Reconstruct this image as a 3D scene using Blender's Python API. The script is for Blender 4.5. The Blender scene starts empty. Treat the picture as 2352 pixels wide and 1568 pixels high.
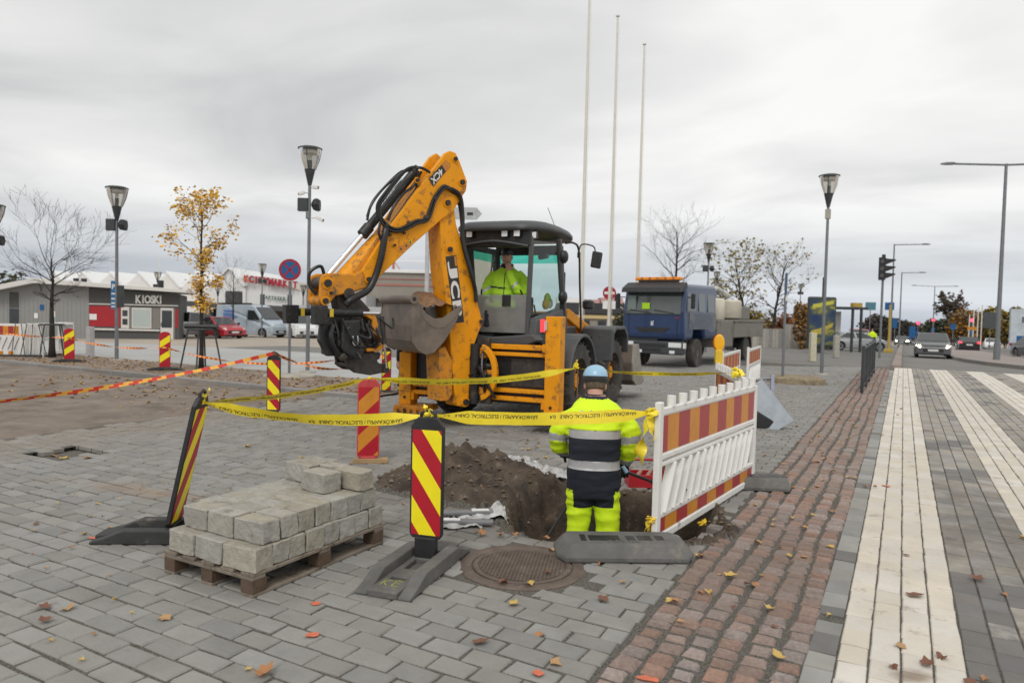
import bpy, bmesh, math, random
from mathutils import Vector, Matrix, noise
C = bpy.context.scene.collection
scn = bpy.context.scene
R = math.radians
PI = math.pi
random.seed(7)

# ------------------------------------------------------------------ camera
pitch, roll, yaw = 0.0397, 0.0232, 0.5006
fwd = Vector((-math.sin(yaw)*math.cos(pitch), math.cos(yaw)*math.cos(pitch), -math.sin(pitch)))
rt0 = Vector((math.cos(yaw), math.sin(yaw), 0)); up0 = rt0.cross(fwd)
rt = rt0*math.cos(roll) + up0*math.sin(roll); up = -rt0*math.sin(roll) + up0*math.cos(roll)
cd = bpy.data.cameras.new('camera'); cam = bpy.data.objects.new('camera', cd); C.objects.link(cam)
M = Matrix((( rt.x, up.x, -fwd.x, 0), (rt.y, up.y, -fwd.y, 0), (rt.z, up.z, -fwd.z, 1.70), (0, 0, 0, 1)))
cam.matrix_world = M
cd.sensor_width = 36; cd.lens = 1640/2352*36; cd.clip_start = 0.05; cd.clip_end = 3000
cd.dof.use_dof = True; cd.dof.focus_distance = 6.2; cd.dof.aperture_fstop = 2.2
scn.camera = cam

# ------------------------------------------------------------------ sky light
w = bpy.data.worlds.new('World'); scn.world = w; w.use_nodes = True
nt = w.node_tree; nt.nodes.clear()
def wn(t, **k):
    n = nt.nodes.new(t)
    for a, b in k.items(): setattr(n, a, b)
    return n
SUN_EL, SUN_AZ = 48, 165
out = wn('ShaderNodeOutputWorld'); bg = wn('ShaderNodeBackground')
sky = wn('ShaderNodeTexSky', sky_type='NISHITA', sun_disc=False, sun_elevation=R(SUN_EL), sun_rotation=R(SUN_AZ))
tc = wn('ShaderNodeTexCoord'); sep = wn('ShaderNodeSeparateXYZ')
nt.links.new(tc.outputs['Generated'], sep.inputs[0])
def wm(op, a, b=None, c=None):
    n = wn('ShaderNodeMath', operation=op)
    for i, v in enumerate((a, b, c)):
        if v is None: continue
        if isinstance(v, (int, float)): n.inputs[i].default_value = v
        else: nt.links.new(v, n.inputs[i])
    return n.outputs[0]
zc = wm('MAXIMUM', sep.outputs[2], 0.0)
zz = wm('ADD', zc, 0.10)
px_ = wm('DIVIDE', sep.outputs[0], zz); py_ = wm('DIVIDE', sep.outputs[1], zz)
cmb = wn('ShaderNodeCombineXYZ'); nt.links.new(px_, cmb.inputs[0]); nt.links.new(py_, cmb.inputs[1])
mp = wn('ShaderNodeMapping'); mp.inputs['Scale'].default_value = (0.5, 0.62, 1); mp.inputs['Rotation'].default_value = (0, 0, R(28)); mp.inputs['Location'].default_value = (3.1, 1.7, 0)
nt.links.new(cmb.outputs[0], mp.inputs[0])
n1 = wn('ShaderNodeTexNoise'); n1.inputs['Scale'].default_value = 1.5; n1.inputs['Detail'].default_value = 6; n1.inputs['Roughness'].default_value = 0.48; n1.inputs['Distortion'].default_value = 0.5
nt.links.new(mp.outputs[0], n1.inputs[0])
n2 = wn('ShaderNodeTexNoise'); n2.inputs['Scale'].default_value = 0.28; n2.inputs['Detail'].default_value = 2
nt.links.new(mp.outputs[0], n2.inputs[0])
nsum = wm('MULTIPLY_ADD', n2.outputs[0], 0.5, wm('MULTIPLY', n1.outputs[0], 0.72))
# the cloud deck is thinner to the right of the street (east) and heavier to the left
side = wm('MULTIPLY_ADD', sep.outputs[0], 0.10, nsum)
cr = wn('ShaderNodeValToRGB'); nt.links.new(side, cr.inputs[0])
e = cr.color_ramp.elements
e[0].position = 0.34; e[0].color = (0.54, 0.54, 0.545, 1)
e[1].position = 0.70; e[1].color = (0.93, 0.93, 0.91, 1)
m_ = e.new(0.55); m_.color = (0.755, 0.755, 0.745, 1)
hz = wn('ShaderNodeMapRange'); hz.interpolation_type = 'SMOOTHSTEP'
hz.inputs['From Min'].default_value = -0.01; hz.inputs['From Max'].default_value = 0.17
nt.links.new(sep.outputs[2], hz.inputs[0])
n3 = wn('ShaderNodeTexNoise'); n3.inputs['Scale'].default_value = 2.2; n3.inputs['Detail'].default_value = 4
mp3 = wn('ShaderNodeMapping'); mp3.inputs['Scale'].default_value = (0.5, 0.5, 9); nt.links.new(tc.outputs['Generated'], mp3.inputs[0]); nt.links.new(mp3.outputs[0], n3.inputs[0])
cr3 = wn('ShaderNodeValToRGB'); nt.links.new(n3.outputs[0], cr3.inputs[0])
e = cr3.color_ramp.elements
e[0].position = 0.36; e[0].color = (0.42, 0.46, 0.52, 1); e[1].position = 0.66; e[1].color = (0.68, 0.72, 0.78, 1)
mixc = wn('ShaderNodeMix', data_type='RGBA'); nt.links.new(hz.outputs[0], mixc.inputs[0]); nt.links.new(cr3.outputs[0], mixc.inputs[6]); nt.links.new(cr.outputs[0], mixc.inputs[7])
bgs = wn('ShaderNodeBackground'); nt.links.new(sky.outputs[0], bgs.inputs[0]); bgs.inputs[1].default_value = 0.06
nt.links.new(mixc.outputs[2], bg.inputs[0]); bg.inputs[1].default_value = 1.0
add = wn('ShaderNodeMixShader'); add.inputs[0].default_value = 0.06
nt.links.new(bg.outputs[0], add.inputs[1]); nt.links.new(bgs.outputs[0], add.inputs[2]); nt.links.new(add.outputs[0], out.inputs[0])

sl = bpy.data.lights.new('sun', 'SUN'); sl.energy = 1.3; sl.angle = R(22); sl.color = (1.0, 0.965, 0.92)
so = bpy.data.objects.new('sun', sl); C.objects.link(so)
# light comes from behind the camera's right shoulder, high in the cloud
sd = Vector((math.sin(R(SUN_AZ))*math.cos(R(SUN_EL)), math.cos(R(SUN_AZ))*math.cos(R(SUN_EL)), math.sin(R(SUN_EL))))
so.rotation_euler = sd.to_track_quat('Z', 'Y').to_euler()
scn.view_settings.view_transform = 'Standard'; scn.view_settings.look = 'None'
scn.view_settings.exposure = 0.12; scn.view_settings.gamma = 1.0; scn.view_settings.use_curve_mapping = False

# ------------------------------------------------------------------ materials
MT = {}
def mat(name, col, rough=0.6, wst=None, metal=0.0, var=0.15, vs=6.0, bump=0.0, bs=60.0, dirt=None, dirt_amt=0.0, ds=3.0, spec=0.5, emit=None, es=0.0, rnd=0.0, alpha=None, trans=0.0, coat=0.0, col2=None, tex='Object'):
    """procedural paint / stone / cloth: two-scale noise on colour, optional dirt breaking through, fine bump"""
    if name in MT: return MT[name]
    m = bpy.data.materials.new(name); m.use_nodes = True; t = m.node_tree; L = t.links
    b = t.nodes['Principled BSDF']
    b.inputs['Roughness'].default_value = rough; b.inputs['Metallic'].default_value = metal
    b.inputs['Specular IOR Level'].default_value = spec
    if coat: b.inputs['Coat Weight'].default_value = coat
    if trans: b.inputs['Transmission Weight'].default_value = trans
    if alpha is not None: b.inputs['Alpha'].default_value = alpha
    tcn = t.nodes.new('ShaderNodeTexCoord')
    src = tcn.outputs[tex]
    if rnd:
        gpos = t.nodes.new('ShaderNodeNewGeometry'); src = gpos.outputs['Position']
    nz = t.nodes.new('ShaderNodeTexNoise'); nz.inputs['Scale'].default_value = vs; nz.inputs['Detail'].default_value = 5; nz.inputs['Roughness'].default_value = 0.6
    L.new(src, nz.inputs[0])
    mx = t.nodes.new('ShaderNodeMix'); mx.data_type = 'RGBA'
    c2 = col2 if col2 else tuple(min(1, c*(1+var)) for c in col)
    mx.inputs[6].default_value = (*[c*(1-var) for c in col], 1); mx.inputs[7].default_value = (*c2, 1)
    mr = t.nodes.new('ShaderNodeMapRange'); mr.inputs['From Min'].default_value = .3; mr.inputs['From Max'].default_value = .7
    L.new(nz.outputs[0], mr.inputs[0]); L.new(mr.outputs[0], mx.inputs[0]); cout = mx.outputs[2]
    if rnd:
        oi = t.nodes.new('ShaderNodeObjectInfo'); gi = t.nodes.new('ShaderNodeNewGeometry')
        a1 = t.nodes.new('ShaderNodeMath'); a1.operation = 'ADD'; L.new(oi.outputs['Random'], a1.inputs[0]); L.new(gi.outputs['Random Per Island'], a1.inputs[1])
        fr = t.nodes.new('ShaderNodeMath'); fr.operation = 'FRACT'; L.new(a1.outputs[0], fr.inputs[0])
        m2 = t.nodes.new('ShaderNodeMapRange'); m2.inputs['To Min'].default_value = 1-rnd; m2.inputs['To Max'].default_value = 1+rnd*.8; L.new(fr.outputs[0], m2.inputs[0])
        hs = t.nodes.new('ShaderNodeHueSaturation'); L.new(cout, hs.inputs['Color']); L.new(m2.outputs[0], hs.inputs['Value'])
        m3 = t.nodes.new('ShaderNodeMath'); m3.operation = 'MULTIPLY'; m3.inputs[1].default_value = 7.31; L.new(fr.outputs[0], m3.inputs[0])
        m4 = t.nodes.new('ShaderNodeMath'); m4.operation = 'FRACT'; L.new(m3.outputs[0], m4.inputs[0])
        m5 = t.nodes.new('ShaderNodeMapRange'); m5.inputs['To Min'].default_value = .6; m5.inputs['To Max'].default_value = 1.45; L.new(m4.outputs[0], m5.inputs[0])
        L.new(m5.outputs[0], hs.inputs['Saturation'])
        cout = hs.outputs[0]
    if dirt:
        dn = t.nodes.new('ShaderNodeTexNoise'); dn.inputs['Scale'].default_value = ds; dn.inputs['Detail'].default_value = 8; dn.inputs['Roughness'].default_value = 0.72
        L.new(src, dn.inputs[0])
        dr = t.nodes.new('ShaderNodeMapRange'); dr.interpolation_type = 'SMOOTHSTEP'
        dr.inputs['From Min'].default_value = .64 - dirt_amt*.3; dr.inputs['From Max'].default_value = .74 - dirt_amt*.15
        L.new(dn.outputs[0], dr.inputs[0])
        dm = t.nodes.new('ShaderNodeMix'); dm.data_type = 'RGBA'; L.new(dr.outputs[0], dm.inputs[0]); L.new(cout, dm.inputs[6]); dm.inputs[7].default_value = (*dirt, 1); cout = dm.outputs[2]
    if wst:      # stains that lie on the place itself: (x, y, rx, ry, angle, colour, strength)
        gp_ = t.nodes.new('ShaderNodeNewGeometry'); wn_ = t.nodes.new('ShaderNodeTexNoise'); wn_.inputs['Scale'].default_value = 2.3; wn_.inputs['Detail'].default_value = 7; wn_.inputs['Roughness'].default_value = .65; L.new(gp_.outputs['Position'], wn_.inputs[0])
        for (sx_, sy_, rx_, ry_, an_, cc_, st_) in wst:
            mpp = t.nodes.new('ShaderNodeMapping'); mpp.vector_type = 'TEXTURE'; mpp.inputs['Location'].default_value = (sx_, sy_, 0); mpp.inputs['Rotation'].default_value = (0, 0, an_); mpp.inputs['Scale'].default_value = (rx_, ry_, 50); L.new(gp_.outputs['Position'], mpp.inputs[0])
            ln_ = t.nodes.new('ShaderNodeVectorMath'); ln_.operation = 'LENGTH'; L.new(mpp.outputs[0], ln_.inputs[0])
            a_ = t.nodes.new('ShaderNodeMath'); a_.operation = 'MULTIPLY_ADD'; L.new(wn_.outputs[0], a_.inputs[0]); a_.inputs[1].default_value = 2.2; 
            nl = t.nodes.new('ShaderNodeMath'); nl.operation = 'SUBTRACT'; nl.inputs[0].default_value = -.45; L.new(ln_.outputs[1], nl.inputs[1]); L.new(nl.outputs[0], a_.inputs[2])
            r_ = t.nodes.new('ShaderNodeMapRange'); r_.interpolation_type = 'SMOOTHSTEP'; r_.inputs['From Min'].default_value = -.25; r_.inputs['From Max'].default_value = .6; r_.inputs['To Max'].default_value = st_; L.new(a_.outputs[0], r_.inputs[0])
            x_ = t.nodes.new('ShaderNodeMix'); x_.data_type = 'RGBA'; L.new(r_.outputs[0], x_.inputs[0]); L.new(cout, x_.inputs[6]); x_.inputs[7].default_value = (*cc_, 1); cout = x_.outputs[2]
    L.new(cout, b.inputs['Base Color'])
    if bump:
        bn = t.nodes.new('ShaderNodeTexNoise'); bn.inputs['Scale'].default_value = bs; bn.inputs['Detail'].default_value = 6; L.new(src, bn.inputs[0])
        bp = t.nodes.new('ShaderNodeBump'); bp.inputs['Strength'].default_value = min(1, bump); bp.inputs['Distance'].default_value = 0.01
        L.new(bn.outputs[0], bp.inputs['Height']); L.new(bp.outputs[0], b.inputs['Normal'])
    if emit:
        b.inputs['Emission Color'].default_value = (*emit, 1); b.inputs['Emission Strength'].default_value = es
    MT[name] = m; return m
def glass(name, tint=(.8, .9, .88), a=.25, rough=.03):
    """thin window pane: mostly clear with a mirror reflection"""
    if name in MT: return MT[name]
    m = bpy.data.materials.new(name); m.use_nodes = True; t = m.node_tree; L = t.links
    for n in list(t.nodes): t.nodes.remove(n)
    o = t.nodes.new('ShaderNodeOutputMaterial'); tr = t.nodes.new('ShaderNodeBsdfTransparent'); gl = t.nodes.new('ShaderNodeBsdfGlossy'); df = t.nodes.new('ShaderNodeBsdfDiffuse')
    tr.inputs[0].default_value = (*tint, 1); gl.inputs['Roughness'].default_value = rough; gl.inputs[0].default_value = (.9, .9, .9, 1)
    tcn = t.nodes.new('ShaderNodeTexCoord'); nz = t.nodes.new('ShaderNodeTexNoise'); nz.inputs['Scale'].default_value = 5; L.new(tcn.outputs['Object'], nz.inputs[0])
    mr = t.nodes.new('ShaderNodeMapRange'); mr.inputs['To Min'].default_value = a*.6; mr.inputs['To Max'].default_value = a*1.4; L.new(nz.outputs[0], mr.inputs[0])
    df.inputs[0].default_value = (.35, .36, .34, 1)
    m1 = t.nodes.new('ShaderNodeMixShader'); L.new(mr.outputs[0], m1.inputs[0]); L.new(tr.outputs[0], m1.inputs[1]); L.new(df.outputs[0], m1.inputs[2])
    fr = t.nodes.new('ShaderNodeFresnel'); fr.inputs[0].default_value = 1.5
    m2 = t.nodes.new('ShaderNodeMixShader'); L.new(fr.outputs[0], m2.inputs[0]); L.new(m1.outputs[0], m2.inputs[1]); L.new(gl.outputs[0], m2.inputs[2])
    L.new(m2.outputs[0], o.inputs[0]); MT[name] = m; return m

# ------------------------------------------------------------------ mesh helpers
def V(*a): return Vector(a)
def frame_from(d, ref=None):
    d = Vector(d).normalized(); r = Vector(ref) if ref is not None else Vector((0, 0, 1))
    if abs(d.dot(r)) > .98: r = Vector((1, 0, 0))
    x = r.cross(d).normalized(); y = d.cross(x); return x, y, d
class MB:
    def __init__(s): s.v = []; s.f = []; s.m = []; s.mi = 0
    def add(s, vs, fs, mi=None):
        o = len(s.v); s.v += [tuple(v) for v in vs]; s.f += [tuple(i+o for i in f) for f in fs]; s.m += [s.mi if mi is None else mi]*len(fs); return s
    def box(s, a, b, mi=None, fn=None):
        x0, y0, z0 = a; x1, y1, z1 = b
        vs = [(x0,y0,z0),(x1,y0,z0),(x1,y1,z0),(x0,y1,z0),(x0,y0,z1),(x1,y0,z1),(x1,y1,z1),(x0,y1,z1)]
        if fn: vs = [fn(*v) for v in vs]
        return s.add(vs, [(0,3,2,1),(4,5,6,7),(0,1,5,4),(1,2,6,5),(2,3,7,6),(3,0,4,7)], mi)
    def obox(s, p, q, wd, ht, mi=None, ref=None):
        """bar from p to q, wd across, ht in the third direction"""
        p, q = Vector(p), Vector(q); x, y, d = frame_from(q-p, ref)
        vs = []
        for c in (p, q):
            for a, b in ((-1,-1),(1,-1),(1,1),(-1,1)): vs.append(c + x*a*wd/2 + y*b*ht/2)
        return s.add(vs, [(0,3,2,1),(4,5,6,7),(0,1,5,4),(1,2,6,5),(2,3,7,6),(3,0,4,7)], mi)
    def prism(s, poly, t0, t1, fn, mi=None, inset=0.0):
        """polygon [(a,b)] extruded from t0 to t1; fn(a,b,t)->xyz"""
        n = len(poly); vs = [fn(a, b, t0) for a, b in poly] + [fn(a, b, t1) for a, b in poly]
        fs = [tuple(range(n)), tuple(range(2*n-1, n-1, -1))] + [(i, n+i, n+(i+1) % n, (i+1) % n) for i in range(n)]
        return s.add(vs, fs, mi)
    def tube(s, pts, r, n=8, mi=None, cap=True, sx=1.0, ref=None):
        pts = [Vector(p) for p in pts]; k = len(pts)
        rr = r if isinstance(r, (list, tuple)) else [r]*k
        o = len(s.v); px = None; vs = []
        for i in range(k):
            d = (pts[min(i+1, k-1)] - pts[max(i-1, 0)])
            if d.length < 1e-9: d = Vector((0, 0, 1))
            d.normalize()
            if px is None: x, y, _ = frame_from(d, ref)
            else:
                x = px - d*px.dot(d)
                x = x.normalized() if x.length > 1e-6 else frame_from(d)[0]
                y = d.cross(x)
            px = x
            for j in range(n):
                a = 2*PI*j/n; vs.append(pts[i] + x*math.cos(a)*rr[i]*sx + y*math.sin(a)*rr[i])
        fs = []
        for i in range(k-1):
            for j in range(n): fs.append((i*n+j, i*n+(j+1) % n, (i+1)*n+(j+1) % n, (i+1)*n+j))
        if cap: fs.append(tuple(range(n-1, -1, -1))); fs.append(tuple((k-1)*n+j for j in range(n)))
        return s.add(vs, fs, mi)
    def cyl(s, p, q, r, n=16, mi=None, r2=None):
        return s.tube([p, q], [r, r if r2 is None else r2], n, mi)
    def lathe(s, prof, axis_p=(0,0,0), axis=(0,0,1), n=24, mi=None, cap=True):
        """prof [(h, r)] along axis"""
        x, y, d = frame_from(axis); p = Vector(axis_p); vs = []
        for h, r in prof:
            for j in range(n):
                a = 2*PI*j/n; vs.append(p + d*h + x*math.cos(a)*r + y*math.sin(a)*r)
        k = len(prof); fs = []
        for i in range(k-1):
            for j in range(n): fs.append((i*n+j, i*n+(j+1) % n, (i+1)*n+(j+1) % n, (i+1)*n+j))
        if cap: fs.append(tuple(range(n-1, -1, -1))); fs.append(tuple((k-1)*n+j for j in range(n)))
        return s.add(vs, fs, mi)
    def rings(s, rings, mi=None, cap=True):
        n = len(rings[0]); vs = [v for r in rings for v in r]; fs = []
        for i in range(len(rings)-1):
            for j in range(n): fs.append((i*n+j, i*n+(j+1) % n, (i+1)*n+(j+1) % n, (i+1)*n+j))
        if cap: fs.append(tuple(range(n-1, -1, -1))); fs.append(tuple((len(rings)-1)*n+j for j in range(n)))
        return s.add(vs, fs, mi)
    def quad(s, a, b, c, d, mi=None): return s.add([a, b, c, d], [(0, 1, 2, 3)], mi)
    def map(s, fn): s.v = [tuple(fn(*v)) for v in s.v]; return s
    def mesh(s, name, mats, smooth=False):
        me = bpy.data.meshes.new(name); me.from_pydata(s.v, [], s.f); me.update()
        if not isinstance(mats, (list, tuple)): mats = [mats]
        for m in mats: me.materials.append(m)
        if len(mats) > 1: me.polygons.foreach_set('material_index', s.m)
        bm = bmesh.new(); bm.from_mesh(me); bmesh.ops.recalc_face_normals(bm, faces=bm.faces); bm.to_mesh(me); bm.free()
        if smooth: me.polygons.foreach_set('use_smooth', [True]*len(me.polygons))
        return me
    def build(s, name, mats, parent=None, bevel=0, smooth=False, seg=2, ang=35, **tags):
        me = s.mesh(name, mats, smooth)
        o = bpy.data.objects.new(name, me); C.objects.link(o)
        if parent: o.parent = parent
        if bevel:
            b = o.modifiers.new('bevel', 'BEVEL'); b.width = bevel; b.segments = seg; b.limit_method = 'ANGLE'; b.angle_limit = R(40)
        if smooth and ang < 180:
            try: me.set_sharp_from_angle(angle=R(ang))
            except Exception: pass
        for k, v in tags.items(): o[k] = v
        return o
def thing(name, label, cat, loc=(0,0,0), rz=0, group=None):
    o = bpy.data.objects.new(name, None); C.objects.link(o); o.location = loc; o.rotation_euler = (0, 0, rz)
    o.empty_display_size = .2; o['label'] = label; o['category'] = cat
    if group: o['group'] = group
    return o
def tag(o, label, cat, group=None):
    o['label'] = label; o['category'] = cat
    if group: o['group'] = group
    return o
def kids(o): return [c for c in bpy.data.objects if c.parent == o]
CH = {}
def reparent_index():
    CH.clear()
    for c in bpy.data.objects:
        if c.parent: CH.setdefault(c.parent.name, []).append(c)
def dup(root, loc, rz=0, label=None, group=None, scale=None):
    r = root.copy(); C.objects.link(r); r.location = loc; r.rotation_euler = (0, 0, rz)
    if scale: r.scale = (scale,)*3
    if label: r['label'] = label
    if group: r['group'] = group
    for ch in kids(root):
        c = ch.copy(); C.objects.link(c); c.parent = r
        for g_ in kids(ch):
            d = g_.copy(); C.objects.link(d); d.parent = c
    return r
def struct(o): o['kind'] = 'structure'; return o
def stuff(o): o['kind'] = 'stuff'; return o
_tx = {}
def text_geo(txt, size=1.0, bold=0.0, space=1.0, depth=0.0, align='CENTER'):
    """glyph outlines of the built-in font as plain vertices and faces"""
    k = (txt, bold, space, depth, align)
    if k not in _tx:
        cu = bpy.data.curves.new('glyphs', 'FONT'); cu.body = txt; cu.size = 1; cu.offset = bold; cu.space_character = space; cu.extrude = depth
        cu.align_x = align; cu.align_y = 'CENTER'; cu.resolution_u = 3
        o = bpy.data.objects.new('glyphs', cu); C.objects.link(o)
        bpy.context.view_layer.update()
        me = bpy.data.meshes.new_from_object(o.evaluated_get(bpy.context.evaluated_depsgraph_get()))
        _tx[k] = ([tuple(v.co) for v in me.vertices], [tuple(p.vertices) for p in me.polygons])
        bpy.data.objects.remove(o); bpy.data.curves.remove(cu); bpy.data.meshes.remove(me)
    vs, fs = _tx[k]
    return [(x*size, y*size, z*size) for x, y, z in vs], fs
def gz(x, y):
    r = math.hypot(x+4, y-6) - 20
    return 0.0 if r <= 0 else -0.0195*r*r/(r+8)
def catmull(pts, n=8):
    P = [Vector(p) for p in pts]; out = []
    for i in range(len(P)-1):
        a = P[max(i-1, 0)]; b = P[i]; c = P[i+1]; d = P[min(i+2, len(P)-1)]
        for k in range(n):
            t = k/n; out.append(0.5*((2*b)+(c-a)*t+(2*a-5*b+4*c-d)*t*t+(3*b-a-3*c+d)*t**3))
    out.append(P[-1]); return out
# ------------------------------------------------------------------ ground
STONE = mat('sett_stone', (.245,.238,.222), .78, wst=[(-5.9,4.1,1.7,.28,.15,(.27,.17,.09),.55),(-5.2,4.35,.7,.35,.8,(.20,.13,.08),.5),(-3.0,5.4,2.3,1.4,0,(.13,.105,.085),.75),(-1.6,5.6,.9,1.2,0,(.14,.11,.09),.6),(-6.5,9.5,2.6,1.6,.3,(.13,.125,.115),.5),(-9.2,6,1.3,5,.0,(.25,.21,.165),.75),(-4,15,30,30,0,(.20,.19,.175),.30),(-4,1,9,3,0,(.33,.32,.29),.25)], var=.12, vs=5, bump=.5, bs=45, rnd=.17, dirt=(.17,.16,.14), dirt_amt=.12, ds=2.0, tex='Object')
COBB = mat('red_granite', (.275,.20,.17), .8, wst=[(-.9,5.0,1.2,2.0,0,(.15,.115,.09),.5),(-.8,12,2,9,0,(.22,.19,.16),.35)], var=.22, vs=40, bump=.7, bs=50, rnd=.2)
PWHITE = mat('white_concrete', (.64,.595,.525), .8, wst=[(.1,3.9,.16,.10,.5,(.16,.10,.07),1.0),(.3,8,3,12,0,(.46,.41,.33),.45),(1.2,18,2,14,0,(.47,.43,.36),.5)], var=.07, vs=3, bump=.3, bs=80, rnd=.09, dirt=(.30,.25,.2), dirt_amt=.30, ds=4.5)
PGREY = mat('grey_concrete', (.30,.275,.24), .82, wst=[(.7,7,.8,3.5,.1,(.11,.10,.09),.7),(2.2,11,1.2,4,.2,(.12,.11,.10),.6)], var=.12, vs=4, bump=.3, bs=80, rnd=.18, dirt=(.11,.10,.095), dirt_amt=.3, ds=1.2)
PDARK = mat('wet_dark_concrete', (.14,.13,.12), .6, var=.15, vs=4, bump=.3, bs=80, rnd=.15)
FLAG = mat('flag_stone', (.265,.258,.24), .8, var=.1, vs=5, bump=.3, bs=60, rnd=.2)
BED = mat('joint_grit', (.055,.048,.038), .95, var=.5, vs=75, bump=.9, bs=150, col2=(.20,.185,.16), dirt=(.07,.07,.02), dirt_amt=.25, ds=2.5)
DIRT = mat('brown_soil', (.050,.037,.027), .95, var=.45, vs=5, bump=1, bs=24, col2=(.115,.084,.06), dirt=(.19,.155,.12), dirt_amt=.22, ds=10)
SUBS = mat('packed_subsoil', (.20,.162,.13), .95, var=.3, vs=1.6, bump=.8, bs=18, dirt=(.125,.10,.08), dirt_amt=.55, ds=1.1)
GRAVEL = mat('beige_gravel', (.36,.31,.255), .95, var=.14, vs=.6, bump=.5, bs=14)
LIGHTP = mat('pale_paving', (.37,.37,.36), .85, var=.1, vs=.7, bump=.2, bs=10)
VERGE = mat('verge_grit', (.22,.17,.135), .95, var=.35, vs=2.2, bump=.9, bs=22, dirt=(.085,.098,.045), dirt_amt=.34, ds=.9)
ASPH = mat('asphalt', (.17,.162,.15), .88, var=.16, vs=.5, bump=.35, bs=40, dirt=(.13,.125,.12), dirt_amt=.35, ds=.25)
GRASS = mat('grass_green', (.07,.085,.03), .9, var=.4, vs=1, bump=.5, bs=10)
KERB = mat('kerb_granite', (.27,.22,.195), .8, var=.2, vs=30, bump=.4, bs=60, rnd=.15)
KERBG = mat('kerb_grey', (.23,.215,.20), .8, var=.2, vs=20, bump=.4, bs=60, rnd=.2)
def lin(a, b, st):
    n = max(1, int(round((b-a)/st))); return [a+(b-a)*i/n for i in range(n+1)]
def sheet(name, m, xs, ys, off, keep=None, zf=None, **tags):
    b = MB(); idx = {}
    for i in range(len(xs)-1):
        for j in range(len(ys)-1):
            cx, cy = (xs[i]+xs[i+1])/2, (ys[j]+ys[j+1])/2
            if keep and not keep(cx, cy): continue
            q = []
            for a, c in ((i,j),(i+1,j),(i+1,j+1),(i,j+1)):
                if (a, c) not in idx:
                    idx[(a, c)] = len(b.v); x, y = xs[a], ys[c]; b.v.append((x, y, (zf(x, y) if zf else gz(x, y)) + off))
                q.append(idx[(a, c)])
            b.f.append(tuple(q)); b.m.append(0)
    o = b.build(name, m, smooth=True, ang=180, **tags); return o
PX0, PX1, PY0, PY1 = -5.40, -0.80, 4.20, 7.80            # the patch of fine terrain round the dig
inpatch = lambda x, y: PX0 < x < PX1 and PY0 < y < PY1
far = [30, 38, 50, 65, 85, 110, 150, 200, 280, 400, 600, 900, 1500]
gxs = sorted(set([-v for v in far] + lin(-26, -9.7, 1.63) + lin(-9.7, PX0, .86) + [PX0, PX1] + lin(PX1, 26, 1.6) + far))
gys = sorted(set([-30, -15, -6, 0, 2] + [PY0, PY1] + lin(PY1, 30, 1.3) + far))
struct(sheet('ground', GRAVEL, gxs, gys, -.075, lambda x, y: not inpatch(x, y)))
def plaza_in(x, y):      # setts lie right of the stripped strip and stop at the asphalt
    return y < 24.3 + (x+7.65)*.9 if x > -9.7 else False
bedx = sorted(set(lin(-9.75, -8.62, .6)+[-8.62,-8.02]+lin(-8.02, PX0, .87)+[PX0, PX1]+lin(PX1, 8.6, 1.04))); bedy = sorted(set(lin(-3, PY0, 1.2)+[4.36,5.02]+[PY0, PY1]+lin(PY1, 30.8, 1.0)))
plaza = struct(sheet('plaza', BED, bedx, bedy, -.012, lambda x, y: not inpatch(x, y) and not (-8.62 < x < -8.02 and 4.36 < y < 5.02) and (x > -1.25 or y < 25.3+(x+7.65)*.9)))
# --- the dig: soil heap, pit and spread dirt
def seg_d(x, y, ax, ay, bx, by):
    t = max(0, min(1, ((x-ax)*(bx-ax)+(y-ay)*(by-ay))/((bx-ax)**2+(by-ay)**2))); return math.hypot(x-ax-t*(bx-ax), y-ay-t*(by-ay))
PIT = [(-3.02,6.15),(-2.45,6.42),(-1.95,6.5),(-1.45,6.35),(-1.22,5.85),(-1.30,5.45),(-1.62,5.18),(-1.95,4.98),(-2.32,4.82),(-2.62,4.88),(-2.86,5.25),(-3.0,5.7)]
def poly_sd(x, y, P):
    d = 1e9; ins = False; n = len(P)
    for i in range(n):
        ax, ay = P[i]; bx, by = P[(i+1) % n]; d = min(d, seg_d(x, y, ax, ay, bx, by))
        if (ay > y) != (by > y) and x < (bx-ax)*(y-ay)/(by-ay)+ax: ins = not ins
    return -d if ins else d
def sm(t): t = max(0, min(1, t)); return t*t*(3-2*t)
def dig(x, y):
    n = noise.noise(Vector((x*3, y*3, 0))); n2 = noise.noise(Vector((x*11, y*11, 3))); n3 = noise.noise(Vector((x*32, y*32, 9)))
    sd_ = poly_sd(x, y, PIT) + n*.05 + n2*.03
    hm = .31*math.exp(-(((x+3.92)/.40)**2+((y-5.93)/.34)**2)) + .23*math.exp(-(((x+3.35)/.42)**2+((y-6.2)/.24)**2)) + .14*math.exp(-(((x+3.25)/.35)**2+((y-5.55)/.3)**2)) + .07*math.exp(-(((x+3.9)/.8)**2+((y-5.6)/.55)**2))
    z = hm*(1+.25*n+.2*n2) + (.028*n3+.03*n2)*sm(hm*9+.2)
    wall = sm((-sd_ + .02)/.13)
    z = z*(1-wall) + (-.50 + .06*n + .03*n2)*wall
    lip = .035*math.exp(-((sd_-.07)/.10)**2)*(1+n2); z += max(0, lip)*(1-wall)
    return z, sd_, hm
def dirty(x, y):
    z, sd_, hm = dig(x, y)
    n = noise.noise(Vector((x*2.2, y*2.2, 7)))*.16 + noise.noise(Vector((x*9, y*9, 7)))*.05
    spread = min(sd_, math.hypot((x+3.75)/1.15, (y-5.75)/.75)-.60) + n
    if y < 4.9: spread += (4.9-y)*.9
    return spread < .12 or hm > .05
pxs = lin(PX0, PX1, .032); pys = lin(PY0, PY1, .032)
b = MB(); 
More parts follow.
